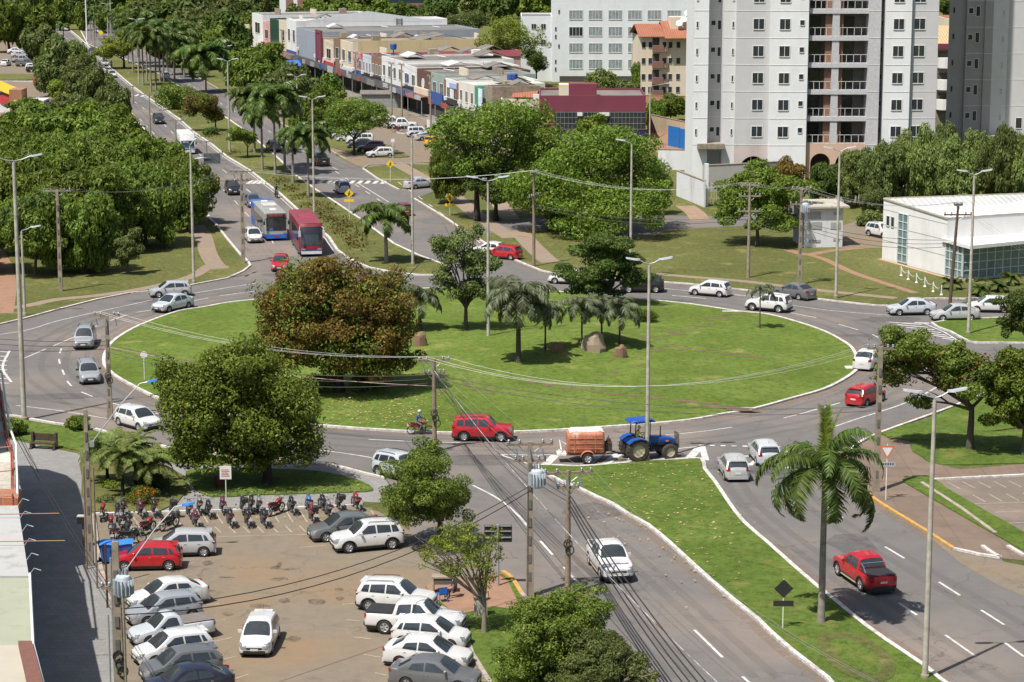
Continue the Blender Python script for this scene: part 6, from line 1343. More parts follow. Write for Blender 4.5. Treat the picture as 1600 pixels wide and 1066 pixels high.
def make_bus(name, L, W, H, mat, kind):
    root = empty(name); b = MB(); rings = []
    xf, xr = L/2, -L/2
    def nose(y, z):
        k = max(0, (z-1.0)/(H-1.0)); a = abs(y)/(W/2)
        return xf - dict(city=.05, coach=.75, mini=.55)[kind]*k**dict(city=1, coach=1.7, mini=1.3)[kind] - dict(city=.06, coach=.28, mini=.16)[kind]*a**3
    rings = [rrect(W*.95, .4, H-.1, .2, xr), rrect(W*.99, .34, H-.02, .2, xr+.1), rrect(W, .32, H, .18, xr+.3)]
    ax = dict(city=(xf-2.6, xr+3.3), coach=(xf-2.4, xr+3.4), mini=(xf-1.5, xr+2.4))[kind]
    for i in range(1, 10): rings.append(rrect(W, .32, H, .18, xr+.3+(L-1.4)*i/9))
    for t, k, dz in ((.5,1,0),(.8,.995,.01),(.93,.98,.03),(1,.96,.06)):
        q = []
        for (x, y, z) in rrect(W*k, .32+dz, H-dz, .18, 0, 6):
            q.append(((xf-1.1)+(nose(y, z)-(xf-1.1))*t, y, z))
        rings.append(q)
    rings[:-4] = [rrect(W*(.95 if i==0 else 1), .32+(.08 if i==0 else 0), H-(.1 if i==0 else 0), .18, r[0][0], 6) for i, r in enumerate(rings[:-4])]
    b.loft(rings, caps=False)
    # front and rear skins
    for back in (0, 1):
        b.grid(lambda u, v: ((xr if back else nose((2*v-1)*W*.48, .38+(H-.44)*u)), (2*v-1)*W*(.475 if back else .48)*(1-.04*(abs(2*u-1)**8)), .40+(H-.48)*u), 12, 10)
    part('body', b, mat, root, 35)
    # glazing
    zw0, zw1 = dict(city=(1.35,2.35), coach=(1.55,2.75), mini=(1.35,2.15))[kind]
    n = dict(city=7, coach=6, mini=4)[kind]; x0 = xr+.6; x1 = xf-dict(city=1.5, coach=1.1, mini=1.3)[kind]
    for s in (1,-1):
        for i in range(n):
            a = x0+(x1-x0)*i/n+.05; c = x0+(x1-x0)*(i+1)/n-.05
            part('side_window', MB().box(a, s*W/2-.015, zw0, c, s*W/2+.012, zw1), GLASS, root)
    def wsf(zlo, zhi, ins):
        def fn(u, v):
            z = zlo+(zhi-zlo)*u; y = (-1+2*v)*(W/2-ins)
            return (nose(y, z)+.02, y, z)
        return fn
    z0, z1 = dict(city=(1.15,2.62), coach=(1.25,2.9), mini=(1.2,2.05))[kind]
    part('windscreen', MB().grid(wsf(z0, z1, .16), 5, 8), GLASS, root, 40)
    if kind == 'city':
        d = part('destination_board', MB().box(xf-.05, -1.0, 2.68, xf+.02, 1.0, 2.98), TRIM, root)
        q = MB()
        rr = random.Random(3); y = -.8
        while y < .75:
            wd = rr.choice((.07,.1,.1)); q.box(xf+.021, y, 2.74, xf+.024, y+wd*.35, 2.92); q.box(xf+.021, y, 2.88, xf+.024, y+wd, 2.92); y += wd+.05
        m, nt, bb = newmat('led_letters'); bb.inputs['Base Color'].default_value = (.5,.02,.01,1); bb.inputs['Emission Color'].default_value = (1,.05,.02,1); bb.inputs['Emission Strength'].default_value = .4
        part('led_lettering', q, m, d)
        q = MB().lathe([(.17,.0),(.17,.006)], 16, (xf+.02,-.55,1.32), 'x'); part('wheelchair_badge', q, plain('badge_blue',(.02,.16,.55),.4), root)
        part('roof_unit', MB().box(-1.2,-.8,H-.01,1.4,.8,H+.2), plain('roof_grey',(.45,.44,.42),.6,dirt='#7a6450'), root)
        part('roof_hatch', MB().box(3.0,-.35,H-.01,3.8,.35,H+.07), WHITE, root); part('roof_hatch', MB().box(-4.2,-.35,H-.01,-3.4,.35,H+.07), WHITE, root)
        part('bumper', MB().box(xf-.3,-W*.46,.3,xf+.04,W*.46,.75), plain('bus_blue',(.02,.13,.5),.4), root)
        for s in (1,-1):
            part('headlight', MB().box(xf-.05, s*.95-.17,.78,xf+.035,s*.95+.17,.95), LAMPW, root)
            q = MB().tube([(xf-.1,s*W*.47,2.5),(xf+.25,s*W*.52,2.5),(xf+.3,s*W*.54,2.1)],.025,5); q.box(xf+.24,s*W*.54-.1,1.85,xf+.32,s*W*.54+.1,2.25); part('mirror', q, TRIM, root)
        part('number_plate', MB().box(xf+.04,-.25,.4,xf+.05,.25,.56), LAMPR, root)
        for i in range(3):
            part('door', MB().box(x0+2.2+i*2.6,-W/2-.02,.4,x0+3.1+i*2.6,-W/2+.01,2.3), GLASS, root)
    if kind == 'coach':
        part('roof_unit', MB().loft([rrect(1.5,H-.05,H+.03,.04,-1.5),rrect(1.6,H-.05,H+.16,.08,-1.2),rrect(1.6,H-.05,H+.16,.08,.6),rrect(1.5,H-.05,H+.03,.04,.9)]), plain('coach_roof',(.25,.04,.055),.45), root, 40)
        q = MB().grid(wsf(2.35, H-.36, .14), 4, 8); part('visor_band', q, plain('coach_visor',(.02,.02,.03),.3), root, 40)
        for s in (1,-1):
            q = MB().tube([(xf-.4,s*W*.45,H-.35),(xf+.35,s*W*.5,H-.4),(xf+.45,s*W*.5,H-.7)],.035,6); q.box(xf+.36,s*W*.5-.12,H-1.25,xf+.46,s*W*.5+.12,H-.65); part('mirror', q, plain('coach_mirror',(.5,.5,.5),.4), root)
            part('headlight', MB().box(xf-.06,s*.85-.22,.72,xf+.03,s*.85+.22,.92), LAMPW, root)
        part('bumper', MB().box(xf-.2,-W*.42,.32,xf+.03,W*.42,.62), plain('coach_bumper',(.6,.6,.62),.4), root)
    if kind == 'mini':
        part('front_band', MB().grid(wsf(.98, 1.16, .12), 1, 8), plain('band_blue',(.02,.09,.42),.4), root, 40)
        part('grille', MB().box(xf-.05,-.45,.72,xf+.022,.45,.86), TRIM, root)
        part('bumper', MB().box(xf-.2,-W*.44,.3,xf+.04,W*.44,.6), WHITE, root)
        for s in (1,-1):
            part('headlight', MB().box(xf-.05,s*.78-.16,.68,xf+.035,s*.78+.16,.88), LAMPW, root)
            q = MB().tube([(xf-.3,s*W*.44,1.9),(xf+.1,s*W*.54,1.95)],.02,5); q.box(xf+.05,s*W*.54-.08,1.5,xf+.13,s*W*.54+.12,1.95); part('mirror', q, TRIM, root)
        part('number_plate', MB().box(xf+.04,-.2,.38,xf+.05,.2,.52), PLATE, root)
        part('roof_hatch', MB().box(-.4,-.4,H-.01,.5,.4,H+.12), WHITE, root)
    add_wheels(root, ax, W/2-.17, .49 if kind != 'mini' else .4, .27)
    return root
def skin_mesh(name, joints, edges, matf, sub=2):
    """one continuous body grown over joints {key:(pos, radius)}; matf(point)->material"""
    keys = list(joints); me = bpy.data.meshes.new(name)
    me.from_pydata([joints[k][0] for k in keys], [(keys.index(a), keys.index(b)) for a, b in edges], [])
    o = bpy.data.objects.new(name, me); col.objects.link(o)
    o.modifiers.new('s', 'SKIN'); sm = o.modifiers.new('u', 'SUBSURF'); sm.levels = sub
    bpy.context.view_layer.update()
    if not me.skin_vertices: 
        bpy.context.view_layer.objects.active = o
    sv = me.skin_vertices[0].data
    for i, k in enumerate(keys):
        r = joints[k][1]; sv[i].radius = (r, r) if not hasattr(r, '__len__') else r
    sv[0].use_root = True
    dg = bpy.context.evaluated_depsgraph_get(); dg.update()
    ev = bpy.data.meshes.new_from_object(o.evaluated_get(dg)); bpy.data.objects.remove(o)
    mats = []; idx = []
    for p in ev.polygons:
        m = matf(p.center)
        if m not in mats: mats.append(m)
        idx.append(mats.index(m))
    ev.materials.clear()
    for m in mats: ev.materials.append(m)
    ev.polygons.foreach_set('material_index', idx); ev.polygons.foreach_set('use_smooth', [True]*len(ev.polygons)); ev.name = name
    return ev
SKIN = plain('skin', (.33,.17,.11), .6)
def make_person(pose, shirt, trousers, hair=(.02,.015,.012), helmet=None, hood=None):
    """pose: dict of joint positions, facing +X"""
    J = {}; E = []
    def j(k, p, r): J[k] = (p, r)
    p = pose
    j('pelvis', p['pelvis'], (.15,.12)); j('waist', tuple(Vector(p['pelvis']).lerp(Vector(p['chest']), .45)), (.13,.10)); j('chest', p['chest'], (.17,.12))
    j('neck', p['neck'], .055); j('head0', tuple(Vector(p['neck']).lerp(Vector(p['head']), .45)), .065); j('head', p['head'], (.095,.105)); j('crown', tuple(Vector(p['head'])+Vector((0,0,.07))), .08)
    E += [('pelvis','waist'),('waist','chest'),('chest','neck'),('neck','head0'),('head0','head'),('head','crown')]
    j('nose', tuple(Vector(p['head'])+Vector((.115,0,-.02))), .018); E.append(('head','nose'))
    for s, n in ((1,'l'),(-1,'r')):
        def q(k):
            if k+n in p: return p[k+n]
            v = p[k]; return (v[0], s*v[1], v[2])
        j('sh'+n, q('sh'), .062); j('el'+n, q('el'), .045); j('wr'+n, q('wr'), .032)
        E += [('chest','sh'+n),('sh'+n,'el'+n),('el'+n,'wr'+n)]
        d = (Vector(q('wr'))-Vector(q('el'))).normalized(); a = Vector((0,0,1)).cross(d)
        if a.length < .1: a = Vector((0,1,0))
        a.normalize(); palm = Vector(q('wr'))+d*.075; j('pm'+n, tuple(palm), .033); E.append(('wr'+n,'pm'+n))
        for f in range(4):
            o = a*(-.027+.018*f); t1 = palm+o+d*.045; t2 = t1+d*.03+Vector((0,0,-.025))
            j('f%d'%f+n, tuple(t1), .009); j('g%d'%f+n, tuple(t2), .008); E += [('pm'+n,'f%d'%f+n),('f%d'%f+n,'g%d'%f+n)]
        j('th'+n, tuple(palm+a*.05*s+d*.01), .01); E.append(('pm'+n,'th'+n))
        j('hip'+n, q('hip'), .09); j('kn'+n, q('kn'), .062); j('an'+n, q('an'), .042); j('toe'+n, q('toe'), .038)
        E += [('pelvis','hip'+n),('hip'+n,'kn'+n),('kn'+n,'an'+n),('an'+n,'toe'+n)]
    SH = plain('cloth_%d'%(hash(shirt)%9999), shirt, .9); TR = plain('cloth_%d'%(hash(trousers)%9999), trousers, .9)
    SHOE = plain('shoe', (.03,.03,.03), .7)
    segs = {k: Vector(v[0]) for k, v in J.items()}
    def mf(c):
        k = min(segs, key=lambda q: (segs[q]-c).length)
        if k in ('head','crown','head0','nose','neck') or k[:2] in ('wr','pm','th','f0','f1','f2','f3','g0','g1','g2','g3'): return SKIN
        if k[:3] == 'toe': return SHOE
        if k[:2] in ('hi','kn','an') or k == 'pelvis': return TR
        return SH
    me = skin_mesh('person', J, E, mf, 1)
    o = mk('person', me)
    h = Vector(p['head'])
    if helmet:
        b = MB().blob((h.x-.01,h.y,h.z+.035), (.15,.135,.145), 14, 9, 1, .0); part('helmet', b, plain('helmet_%d'%(hash(helmet)%999), helmet, .25), o, 60)
        part('visor', MB().grid(lambda u,v: (h.x+.145*math.cos((u-.5)*1.7), h.y+.145*math.sin((u-.5)*1.7), h.z-.04+.09*v), 6,1), GLASS, o, 40)
    else:
        b = MB().blob((h.x-.02,h.y,h.z+.035), (.112,.1,.115), 12, 8, 1, .02); part('hair' if not hood else 'hood', b, plain('hair' if not hood else 'hood', hood or hair, .8), o, 60)
        for s in (1,-1):
            part('eye', MB().blob((h.x+.088,h.y+s*.035,h.z+.0),(.012,.014,.009),6,4,1,0), TRIM, o)
        part('mouth', MB().box(h.x+.085,h.y-.025,h.z-.062,h.x+.1,h.y+.025,h.z-.052), plain('lips',(.25,.07,.06),.6), o)
    return o
def make_moto(colr, box=False):
    root = empty('motorcycle'); cm = plain('moto_%02d%02d%02d' % tuple(int(x*99) for x in colr), colr, .3, coat=.5)
    def wheel(x):
        t = MB(); n = 22
        for k in range(n):
            pass
        t.lathe([(.235,-.03),(.27,-.05),(.3,-.035),(.31,0),(.3,.035),(.27,.05),(.235,.03)], 22, axis='y')
        return t
    if 'moto' not in WH:
        t = MB(); prof = [(.245,-.03),(.275,-.05),(.3,-.035),(.31,0),(.3,.035),(.275,.05),(.245,.03)]; n = 22; vs=[]
        rings = [[(r*math.cos(2*math.pi*k/n), h, r*math.sin(2*math.pi*k/n)) for r, h in prof] for k in range(n)]
        m = len(prof); vs = [p for r in rings for p in r]; fs = [((i*m+j), (i*m+(j+1)%m), ((i+1)%n*m+(j+1)%m), ((i+1)%n*m+j)) for i in range(n) for j in range(m)]
        t.add(vs, fs); tm = t.mesh('moto_tyre', TYRE, 50)
        q = MB()
        for k in range(5): a = 2*math.pi*k/5; q.tube([(0,0,0),(.25*math.cos(a),0,.25*math.sin(a))], .014, 4)
        q.lathe([(.05,-.06),(.05,.06)], 8, axis='y'); WH['moto'] = (tm, q.mesh('moto_rim', RIM))
    for x in (.66, -.62):
        wq = reg(mk('wheel', WH['moto'][0], root, (x,0,.31))); reg(mk('rim', WH['moto'][1], wq))
    part('tank', MB().loft([rrect(.12,.72,.82,.04,.0),rrect(.26,.7,.93,.08,.12),rrect(.3,.7,.97,.09,.28),rrect(.2,.74,.92,.07,.42)]), cm, root, 40)
    part('seat', MB().loft([rrect(.16,.74,.80,.03,.05),rrect(.26,.72,.81,.04,-.12),rrect(.26,.74,.85,.04,-.45),rrect(.18,.8,.88,.03,-.66)]), plain('moto_seat',(.015,.015,.016),.6), root, 40)
    part('side_cover', MB().loft([rrect(.18,.5,.72,.04,.02),rrect(.24,.5,.74,.05,-.15),rrect(.2,.62,.78,.05,-.6),rrect(.1,.72,.8,.03,-.78)]), cm, root, 40)
    part('engine', MB().box(-.12,-.14,.26,.26,.14,.5).box(.02,-.09,.5,.2,.09,.66), plain('engine_metal',(.12,.12,.12),.5,.6), root)
    part('frame', MB().tube([(.5,0,.9),(.36,0,.45),(.2,0,.24),(-.15,0,.24),(-.3,0,.5),(-.62,0,.31)],.025,5).tube([(-.62,.1,.31),(-.25,.1,.36)],.022,5), DARKM, root)
    part('fork', MB().tube([(.66,.07,.31),(.44,.08,.98)],.022,6).tube([(.66,-.07,.31),(.44,-.08,.98)],.022,6), CHROME, root)
    part('front_mudguard', MB().grid(lambda u,v: (.66+.34*math.cos(R(40+100*u)), -.06+.12*v, .31+.34*math.sin(R(40+100*u))), 6,1), cm, root)
    part('handlebar', MB().tube([(.3,.36,1.03),(.42,.2,1.04),(.44,0,1.0),(.42,-.2,1.04),(.3,-.36,1.03)],.014,6), DARKM, root, 40)
    for s in (1,-1):
        q = MB().tube([(.36,s*.28,1.04),(.36,s*.33,1.22)],.008,4).blob((.35,s*.35,1.25),(.02,.06,.04),8,5,1,0); part('mirror', q, TRIM, root, 40)
    part('headlight', MB().blob((.54,0,.92),(.08,.1,.1),10,6,1,0), LAMPW, root, 50)
    part('exhaust', MB().tube([(.15,-.16,.3),(-.2,-.17,.27),(-.72,-.18,.38)],[.02,.03,.045],8), CHROME, root, 40)
    part('taillight', MB().box(-.82,-.06,.76,-.76,.06,.84), LAMPR, root)
    part('number_plate', MB().box(-.9,-.1,.5,-.885,.1,.65).box(-.885,-.01,.55,-.76,.01,.76), PLATE, root)
    if box: part('top_box', MB().loft([rrect(.36,.86,1.1,.05,-.5),rrect(.4,.86,1.16,.06,-.6),rrect(.4,.86,1.16,.06,-.82),rrect(.34,.86,1.1,.05,-.9)]), TRIM, root, 40)
    return root
def make_tractor():
    root = empty('tractor'); BL = plain('tractor_blue', (.01,.062,.29), .4, coat=.3); CR = plain('rim_cream', (.5,.44,.3), .6, dirt='#5d4a36')
    def bigw(r, wd, key):
        t = MB(); n = 36
        t.lathe([(r*.55,-wd/2),(r*.85,-wd/2),(r*.95,-wd*.4),(r*.97,0),(r*.95,wd*.4),(r*.85,wd/2),(r*.55,wd/2)], 32, axis='y', cap=False)
        for k in range(20):
            for s in (1,-1):
                a = 2*math.pi*(k+(.5 if s>0 else 0))/20; a2 = a+.16
                P = []
                for (aa, y, rr) in ((a,0,r*.96),(a+.05,0,r*.96),(a2+.05,s*wd*.5,r*.9),(a2,s*wd*.5,r*.9)):
                    P.append((rr*math.cos(aa), y, rr*math.sin(aa)))
                Q = [(p[0]*(1.05 if i<2 else 1.09), p[1], p[2]*(1.05 if i<2 else 1.09)) for i,p in enumerate(P)]
                t.add(P+Q, [(0,1,2,3),(7,6,5,4),(0,4,5,1),(1,5,6,2),(2,6,7,3),(3,7,4,0)])
        rm = MB().lathe([(r*.56,wd*.3),(r*.56,wd*.42),(r*.48,wd*.4),(r*.44,wd*.05),(r*.2,wd*.0),(r*.18,wd*.22),(r*.05,wd*.24)], 24, axis='y')
        return t.mesh('tractor_tyre_'+key, plain('tractor_tyre',(.055,.045,.038),.95), None), rm.mesh('tractor_rim_'+key, CR, 40)
    for x, y, r, wd, k in ((-1.05,.78,.80,.46,'rear'),(1.25,.76,.55,.34,'front')):
        t, rm = bigw(r, wd, k)
        for s in (1,-1):
            o = reg(mk('wheel', t, root, (x, s*y, r*1.04), 0 if s>0 else math.pi)); reg(mk('rim', rm, o))
    part('chassis', MB().box(-1.3,-.28,.55,1.7,.28,.95).box(-1.25,-.6,.72,-.85,.6,1.0), DARKM, root)
    part('hood', MB().loft([rrect(.62,1.0,1.62,.12,-.05),rrect(.66,1.0,1.6,.13,.6),rrect(.64,1.0,1.5,.13,1.3),rrect(.56,1.0,1.36,.12,1.75),rrect(.46,1.05,1.22,.08,1.88)]), BL, root, 40)
    part('side_panel', MB().box(-.02,-.335,1.0,1.0,.335,1.16), TRIM, root)
    for s in (1,-1):
        q = MB()
        pr = [(-.15,1.0),(-.25,1.32),(-.5,1.56),(-.95,1.68),(-1.4,1.6),(-1.75,1.36)]
        q.loft([[(x, s*.45, z-.05),(x, s*1.06, z-.05),(x, s*1.06, z),(x, s*.45, z)] for x, z in pr]); q.prism([(0,0)]*3, 0, 0) if False else None
        q.add([(x, s*.47, z-.02) for x, z in pr]+[(-1.3,s*.47,1.0),(-.3,s*.47,.9)], [tuple(range(8))]); part('fender', q, BL, root)
        part('headlight', MB().box(1.86,s*.16-.08,1.12,1.9,s*.16+.08,1.2), LAMPW, root)
        part('work_light', MB().box(1.1,s*.34,1.2,1.3,s*.36,1.3), LAMPO, root)
    part('floor', MB().box(-.6,-.8,.72,.2,.8,.8), TRIM, root)
    part('seat', MB().loft([rrect(.45,1.15,1.25,.04,-1.1),rrect(.48,1.12,1.24,.04,-.6)]).box(-1.18,-.22,1.2,-1.08,.22,1.6), TRIM, root)
    part('steering_wheel', MB().tube([(-.1,0,1.3),(-.32,0,1.62)],.03,6).tube([(-.32+.1*math.cos(a),.2*math.sin(a),1.64+.17*math.cos(a)) for a in [2*math.pi*k/14 for k in range(15)]],.016,5,False), TRIM, root)
    q = MB()
    for s in (1,-1):
        q.tube([(-1.15,s*.5,1.75),(-1.1,s*.5,2.62)],.04,6); q.tube([(-1.1,s*.5,2.62),(-.1,s*.48,2.66)],.03,6)
    q.tube([(-.1,.5,.8),(-.06,.48,2.66)],.03,6); q.tube([(-.1,-.5,.8),(-.06,-.48,2.66)],.03,6)
    part('roll_bar', q, DARKM, root, 40)
    part('canopy', MB().loft([rrect(1.2,2.66,2.74,.05,-1.5),rrect(1.36,2.66,2.84,.07,-1.3),rrect(1.36,2.68,2.86,.07,.0),rrect(1.2,2.66,2.76,.05,.25)]), BL, root, 40)
    part('exhaust', MB().tube([(.75,-.2,1.5),(.75,-.2,2.3)],[.05,.035],8), DARKM, root)
    g = MB()
    for i in range(9): y = -.42+.105*i; g.tube([(2.05,y,.75),(2.0,y,1.75)],.012,4)
    for i in range(9): z = .78+.12*i; g.tube([(2.05-.05*(z-.75),-.42,z),(2.05-.05*(z-.75),.42,z)],.012,4)
    g.tube([(1.5,-.3,.8),(2.05,-.42,.78)],.03,5).tube([(1.5,.3,.8),(2.05,.42,.78)],.03,5)
    g.tube([(1.5,-.42,1.0),(2.02,-.42,1.7)],.02,5)
    part('front_guard', g, DARKM, root)
    part('front_weight', MB().box(1.7,-.25,.6,2.05,.25,.95), DARKM, root)
    part('tow_bar', MB().box(-2.2,-.06,.48,-1.2,.06,.58), DARKM, root)
    return root
def make_trailer():
    root = empty('tank_trailer'); RD = plain('tank_red', (.42,.15,.085), .75, var=.3, scale=2, dirt='#d8cdc4')
    WT = plain('tank_white', (.7,.69,.66), .6, dirt='#9a5a40')
    part('tank', MB().loft([rrect(1.3,.75,2.0,.2,-1.35),rrect(1.55,.7,2.12,.24,-1.2),rrect(1.55,.7,2.12,.24,1.0),rrect(1.3,.75,2.0,.2,1.15)]), RD, root, 40)
    part('tank_lid', MB().loft([rrect(1.1,2.08,2.16,.05,-1.2),rrect(1.15,2.08,2.24,.06,-1.0),rrect(1.15,2.08,2.24,.06,.9),rrect(1.1,2.08,2.16,.05,1.1)]), WT, root, 40)
    for z in (1.0,1.35,1.7): part('tank_rib', MB().box(-1.22,-.81,z,1.02,-.776,z+.05), RD, root)
    for x in (-.9,-.2,.5): part('strap', MB().loft([rrect(1.6,.68,2.15,.24,x),rrect(1.6,.68,2.15,.24,x+.06)]), RD, root)
    part('drawbar', MB().tube([(1.0,.5,.6),(2.6,0,.55)],.05,6).tube([(1.0,-.5,.6),(2.6,0,.55)],.05,6), DARKM, root)
    part('frame', MB().box(-1.4,-.6,.55,1.3,.6,.7), plain('frame_red',(.28,.07,.04),.7), root)
    part('pump', MB().box(1.25,-.35,.7,1.7,.3,1.3).tube([(1.3,.0,1.3),(1.5,.1,1.7),(1.4,.3,1.2)],.04,6).lathe([(.16,-.1),(.16,.1)],10,(1.5,0,1.4),'y'), plain('pump_dark',(.06,.045,.035),.7), root)
    part('rear_hose', MB().tube([(-1.35,.3,1.1),(-1.8,.3,1.4),(-1.7,0,.8),(-1.9,-.4,.9)],.05,6).box(-2.0,-.5,.5,-1.4,.5,.62), WHITE, root)
    for s in (1,-1):
        o = part('fender', MB().loft([[(-.0+.48*math.cos(a), s*.78, .42+.48*math.sin(a)),(.48*math.cos(a), s*1.06, .42+.48*math.sin(a)),(.5*math.cos(a), s*1.06, .42+.5*math.sin(a)),(.5*math.cos(a), s*.78, .42+.5*math.sin(a))] for a in [R(10+20*k) for k in range(9)]]), RD, root)
    if '0.38' not in WH: WH['0.38'] = wheel_meshes(.38, .25, '038')
    for s in (1,-1):
        wq = reg(mk('wheel', WH['0.38'][0], root, (0,s*.92,.38), 0 if s>0 else math.pi)); reg(mk('rim', WH['0.38'][1], wq))
    return root
# ================================================================ placing the vehicles
COL = dict(white=(.63,.63,.62), silver=(.42,.425,.43), grey=(.12,.125,.13), red=(.42,.008,.016), black=(.012,.012,.014), blue=(.10,.13,.17), maroon=(.10,.01,.02), darkred=(.2,.02,.03), yellow=(.65,.36,.02), steel=(.29,.305,.325), pale=(.5,.53,.56), dkblue=(.014,.018,.035))
PROTO = {}; FARM = {}
def far_mesh(k):
    if k not in FARM:
        root = PROTO[k]; mb = MB(); mats = []
        def rec(o, M_):
            for c in kids(o):
                Mc = M_ @ Matrix.LocRotScale(c.location, c.rotation_euler, c.scale); me = c.data
                mi = [mats.index(m) if m in mats else (mats.append(m) or len(mats)-1) for m in me.materials]
                base = len(mb.v); mb.v += [tuple(Mc @ v.co) for v in me.vertices]
                for p in me.polygons: mb.f.append(tuple(base+i for i in p.vertices)); mb.m.append(mi[p.material_index])
                rec(c, Mc)
        rec(root, Matrix()); FARM[k] = mb.mesh('car', mats, 35)
    return FARM[k]
HIDE = []
def getp(k):
    if k not in PROTO:
        PROTO[k] = make_car(SPECS[k]); HIDE.append(PROTO[k])
    return PROTO[k]
USED = set()
def place(k, x, y, yaw, colr, label, group=None, cat='car', name='car', far=False):
    p = getp(k); c = COL[colr]
    if far:
        o = mk(name, far_mesh(k), None, (x, y, 0), yaw, c)
    elif k not in USED:
        USED.add(k); o = p; o.location = (x, y, 0); o.rotation_euler.z = yaw; o.name = name
        def setc(q):
            for ch in kids(q): ch.color = (*c, 1); setc(ch)
        setc(o)
    else:
        o = copytree(p, None, c); o.location = (x, y, 0); o.rotation_euler.z = yaw; o.name = name
    for key in ('label', 'category', 'group'):
        if key in o: del o[key]
    return tag(o, label, cat, group)
def pc(k, px, py, yaw, colr, label, z=.012, **kw):
    g = G(px, py); o = place(k, g.x, g.y, R(yaw), colr, label, **kw); o.location.z = z; return o
def pv(k, cx, cy, tail, nose, colr, label, **kw):            # yaw from two points of the photo on the ground
    a, b = G(*tail), G(*nose); d = b-a; return pc(k, cx, cy, math.degrees(math.atan2(d.y, d.x)), colr, label, **kw)
def pw(k, f, r, colr, label, hw=.75, z=.012, **kw):            # from the contact points of the two wheels on the near side
    a, b = G(*f), G(*r); d = (a-b); n = Vector((-d.y, d.x, 0)).normalized()
    if n.y < 0: n = -n
    m = (a+b)/2+n*hw; o = place(k, m.x, m.y, math.atan2(d.y, d.x), colr, label, **kw); o.location.z = z; return o
PKL = 'cars parked nose to the left kerb'; PKR = 'cars parked nose to the parking lawn'; RND = 'cars driving round the roundabout'; AV = 'vehicles on the avenue'; MKT = 'vehicles in the market car park'; RES = 'cars at the restaurant car park'; EX = 'vehicles on the exit lanes'
# nearest first, so that the full models are taken here
pc('hatchback', 406, 1010, -92, 'white', 'white hatchback standing alone in the middle of the car park', name='parked_car')
pc('sedan', 262, 946, 208, 'white', 'white sedan parked left, first below the gap', group=PKL, name='parked_car')
pc('hatchback', 256, 970, 209, 'steel', 'silver hatchback parked between the white sedan and the covered pickup', group=PKL, name='parked_car')
pc('single_cab_pickup', 268, 1000, 208, 'pale', 'silver single cab pickup with a grey tarpaulin over its bed', group=PKL, cat='pickup truck', name='pickup_truck')
pc('hatchback', 270, 1031, 208, 'white', 'white hatchback parked between the silver pickup and the grey hatchback', group=PKL, name='parked_car')
pc('hatchback', 283, 1058, 205, 'grey', 'dark grey hatchback parked beside the black car', group=PKL, name='parked_car')
pc('sedan', 294, 1086, 202, 'dkblue', 'blackish blue car cut off by the bottom edge', group=PKL, name='parked_car')
pc('hatchback', 230, 887, 184, 'red', 'bright red hatchback beside the blue dumpster', group=PKL, name='parked_car')
pc('hatchback', 284, 866, 186, 'silver', 'silver hatchback behind the bright red hatchback', group=PKL, name='parked_car')
pc('suv', 620, 952, -14, 'white', 'white car behind the white four door pickup', group=PKR, name='parked_car')
pw('canopy_pickup', (698,997), (590,990), 'white', 'muddy white four door pickup with a black covered bed', group=PKR, cat='pickup truck', name='pickup_truck')
pc('hatchback', 674, 1008, -13, 'white', 'white hatchback parked next below the white pickup', group=PKR, name='parked_car')
pc('sedan', 669, 1039, -13, 'white', 'white sedan parked just above the dark grey sedan', group=PKR, name='parked_car')
pc('sedan', 680, 1072, -13, 'grey', 'dark grey sedan at the bottom of the right parking row', group=PKR, name='parked_car')
pw('sedan', (507,848), (581,841), 'grey', 'grey sedan half hidden behind the white suv with roof rails', name='parked_car')
pw('suv', (545,865), (612,859), 'white', 'white suv with roof rails parked under the round green tree', name='parked_car')
pv('bullbar_pickup', 952, 893, (925,862), (962,912), 'white', 'white pickup with a sports bar driving down the left exit lane', group=EX, cat='pickup truck', name='pickup_truck')
pv('covered_pickup', 1350, 911, (1433,962), (1405,943), 'red', 'red pickup with a black covered bed driving away', group=EX, cat='pickup truck', name='pickup_truck')
pv('hatchback', 1146, 743, (1139,788), (1117,750), 'silver', 'silver hatchback nearest the splitter tip seen from behind', group=EX)
pv('hatchback', 1194, 720, (1139,788), (1111,746), 'pale', 'pale silver hatchback half hidden by the royal palm', group=EX)
pw('boxy_suv', (782,691), (724,690), 'red', 'bright red boxy suv behind the pole crossarms', group=RND)
pw('suv', (640,757), (587,743), 'pale', 'silver suv with roof bars heading under the round tree', group=RND)
pw('hatchback', (227,677), (178,663), 'white', 'white hatchback entering behind the dense green tree', group=RND)
pv('wagon', 138, 594, (131,580), (143,606), 'steel', 'old silver station wagon with a roof rack', group=RND)
pv('minivan', 133, 540, (139,527), (129,551), 'steel', 'silver people carrier ahead of the old station wagon', group=RND)
pw('sedan', (263,489), (296,482), 'pale', 'pale silver sedan on the inner lane by the lawn', group=RND)
pc('hatchback', 266, 463, 196, 'silver', 'silver hatchback on the outer lane beside the pale sedan', group=RND)
pw('hatchback', (1086,462), (1123,465), 'white', 'white hatchback driving past the young thin palm', group=RND)
pw('suv', (1179,486), (1213,489), 'white', 'white suv passing behind the young thin palm', group=RND)
pw('sedan', (1215,464), (1251,470), 'grey', 'grey sedan driving along the outer east kerb', group=RND)
pw('sedan', (1404,494), (1451,493), 'pale', 'light silver sedan waiting at the east entry', group=RND)
pw('sedan', (1471,503), (1520,502), 'silver', 'silver sedan beside the east lamp post', group=RND)
pc('hatchback', 1545, 487, 175, 'white', 'white car behind the two waiting silver sedans', group=RND)
pw('sedan', (868,444), (908,446), 'white', 'white sedan half hidden by the dark layered tree', group=RND)
pc('suv', 1003, 456, 178, 'black', 'black car in the shade of the dark layered tree', group=RND)
pw('hatchback', (1377,627), (1353,636), 'red', 'bright red small hatchback beside the concrete pole', group=RND, hw=.7)
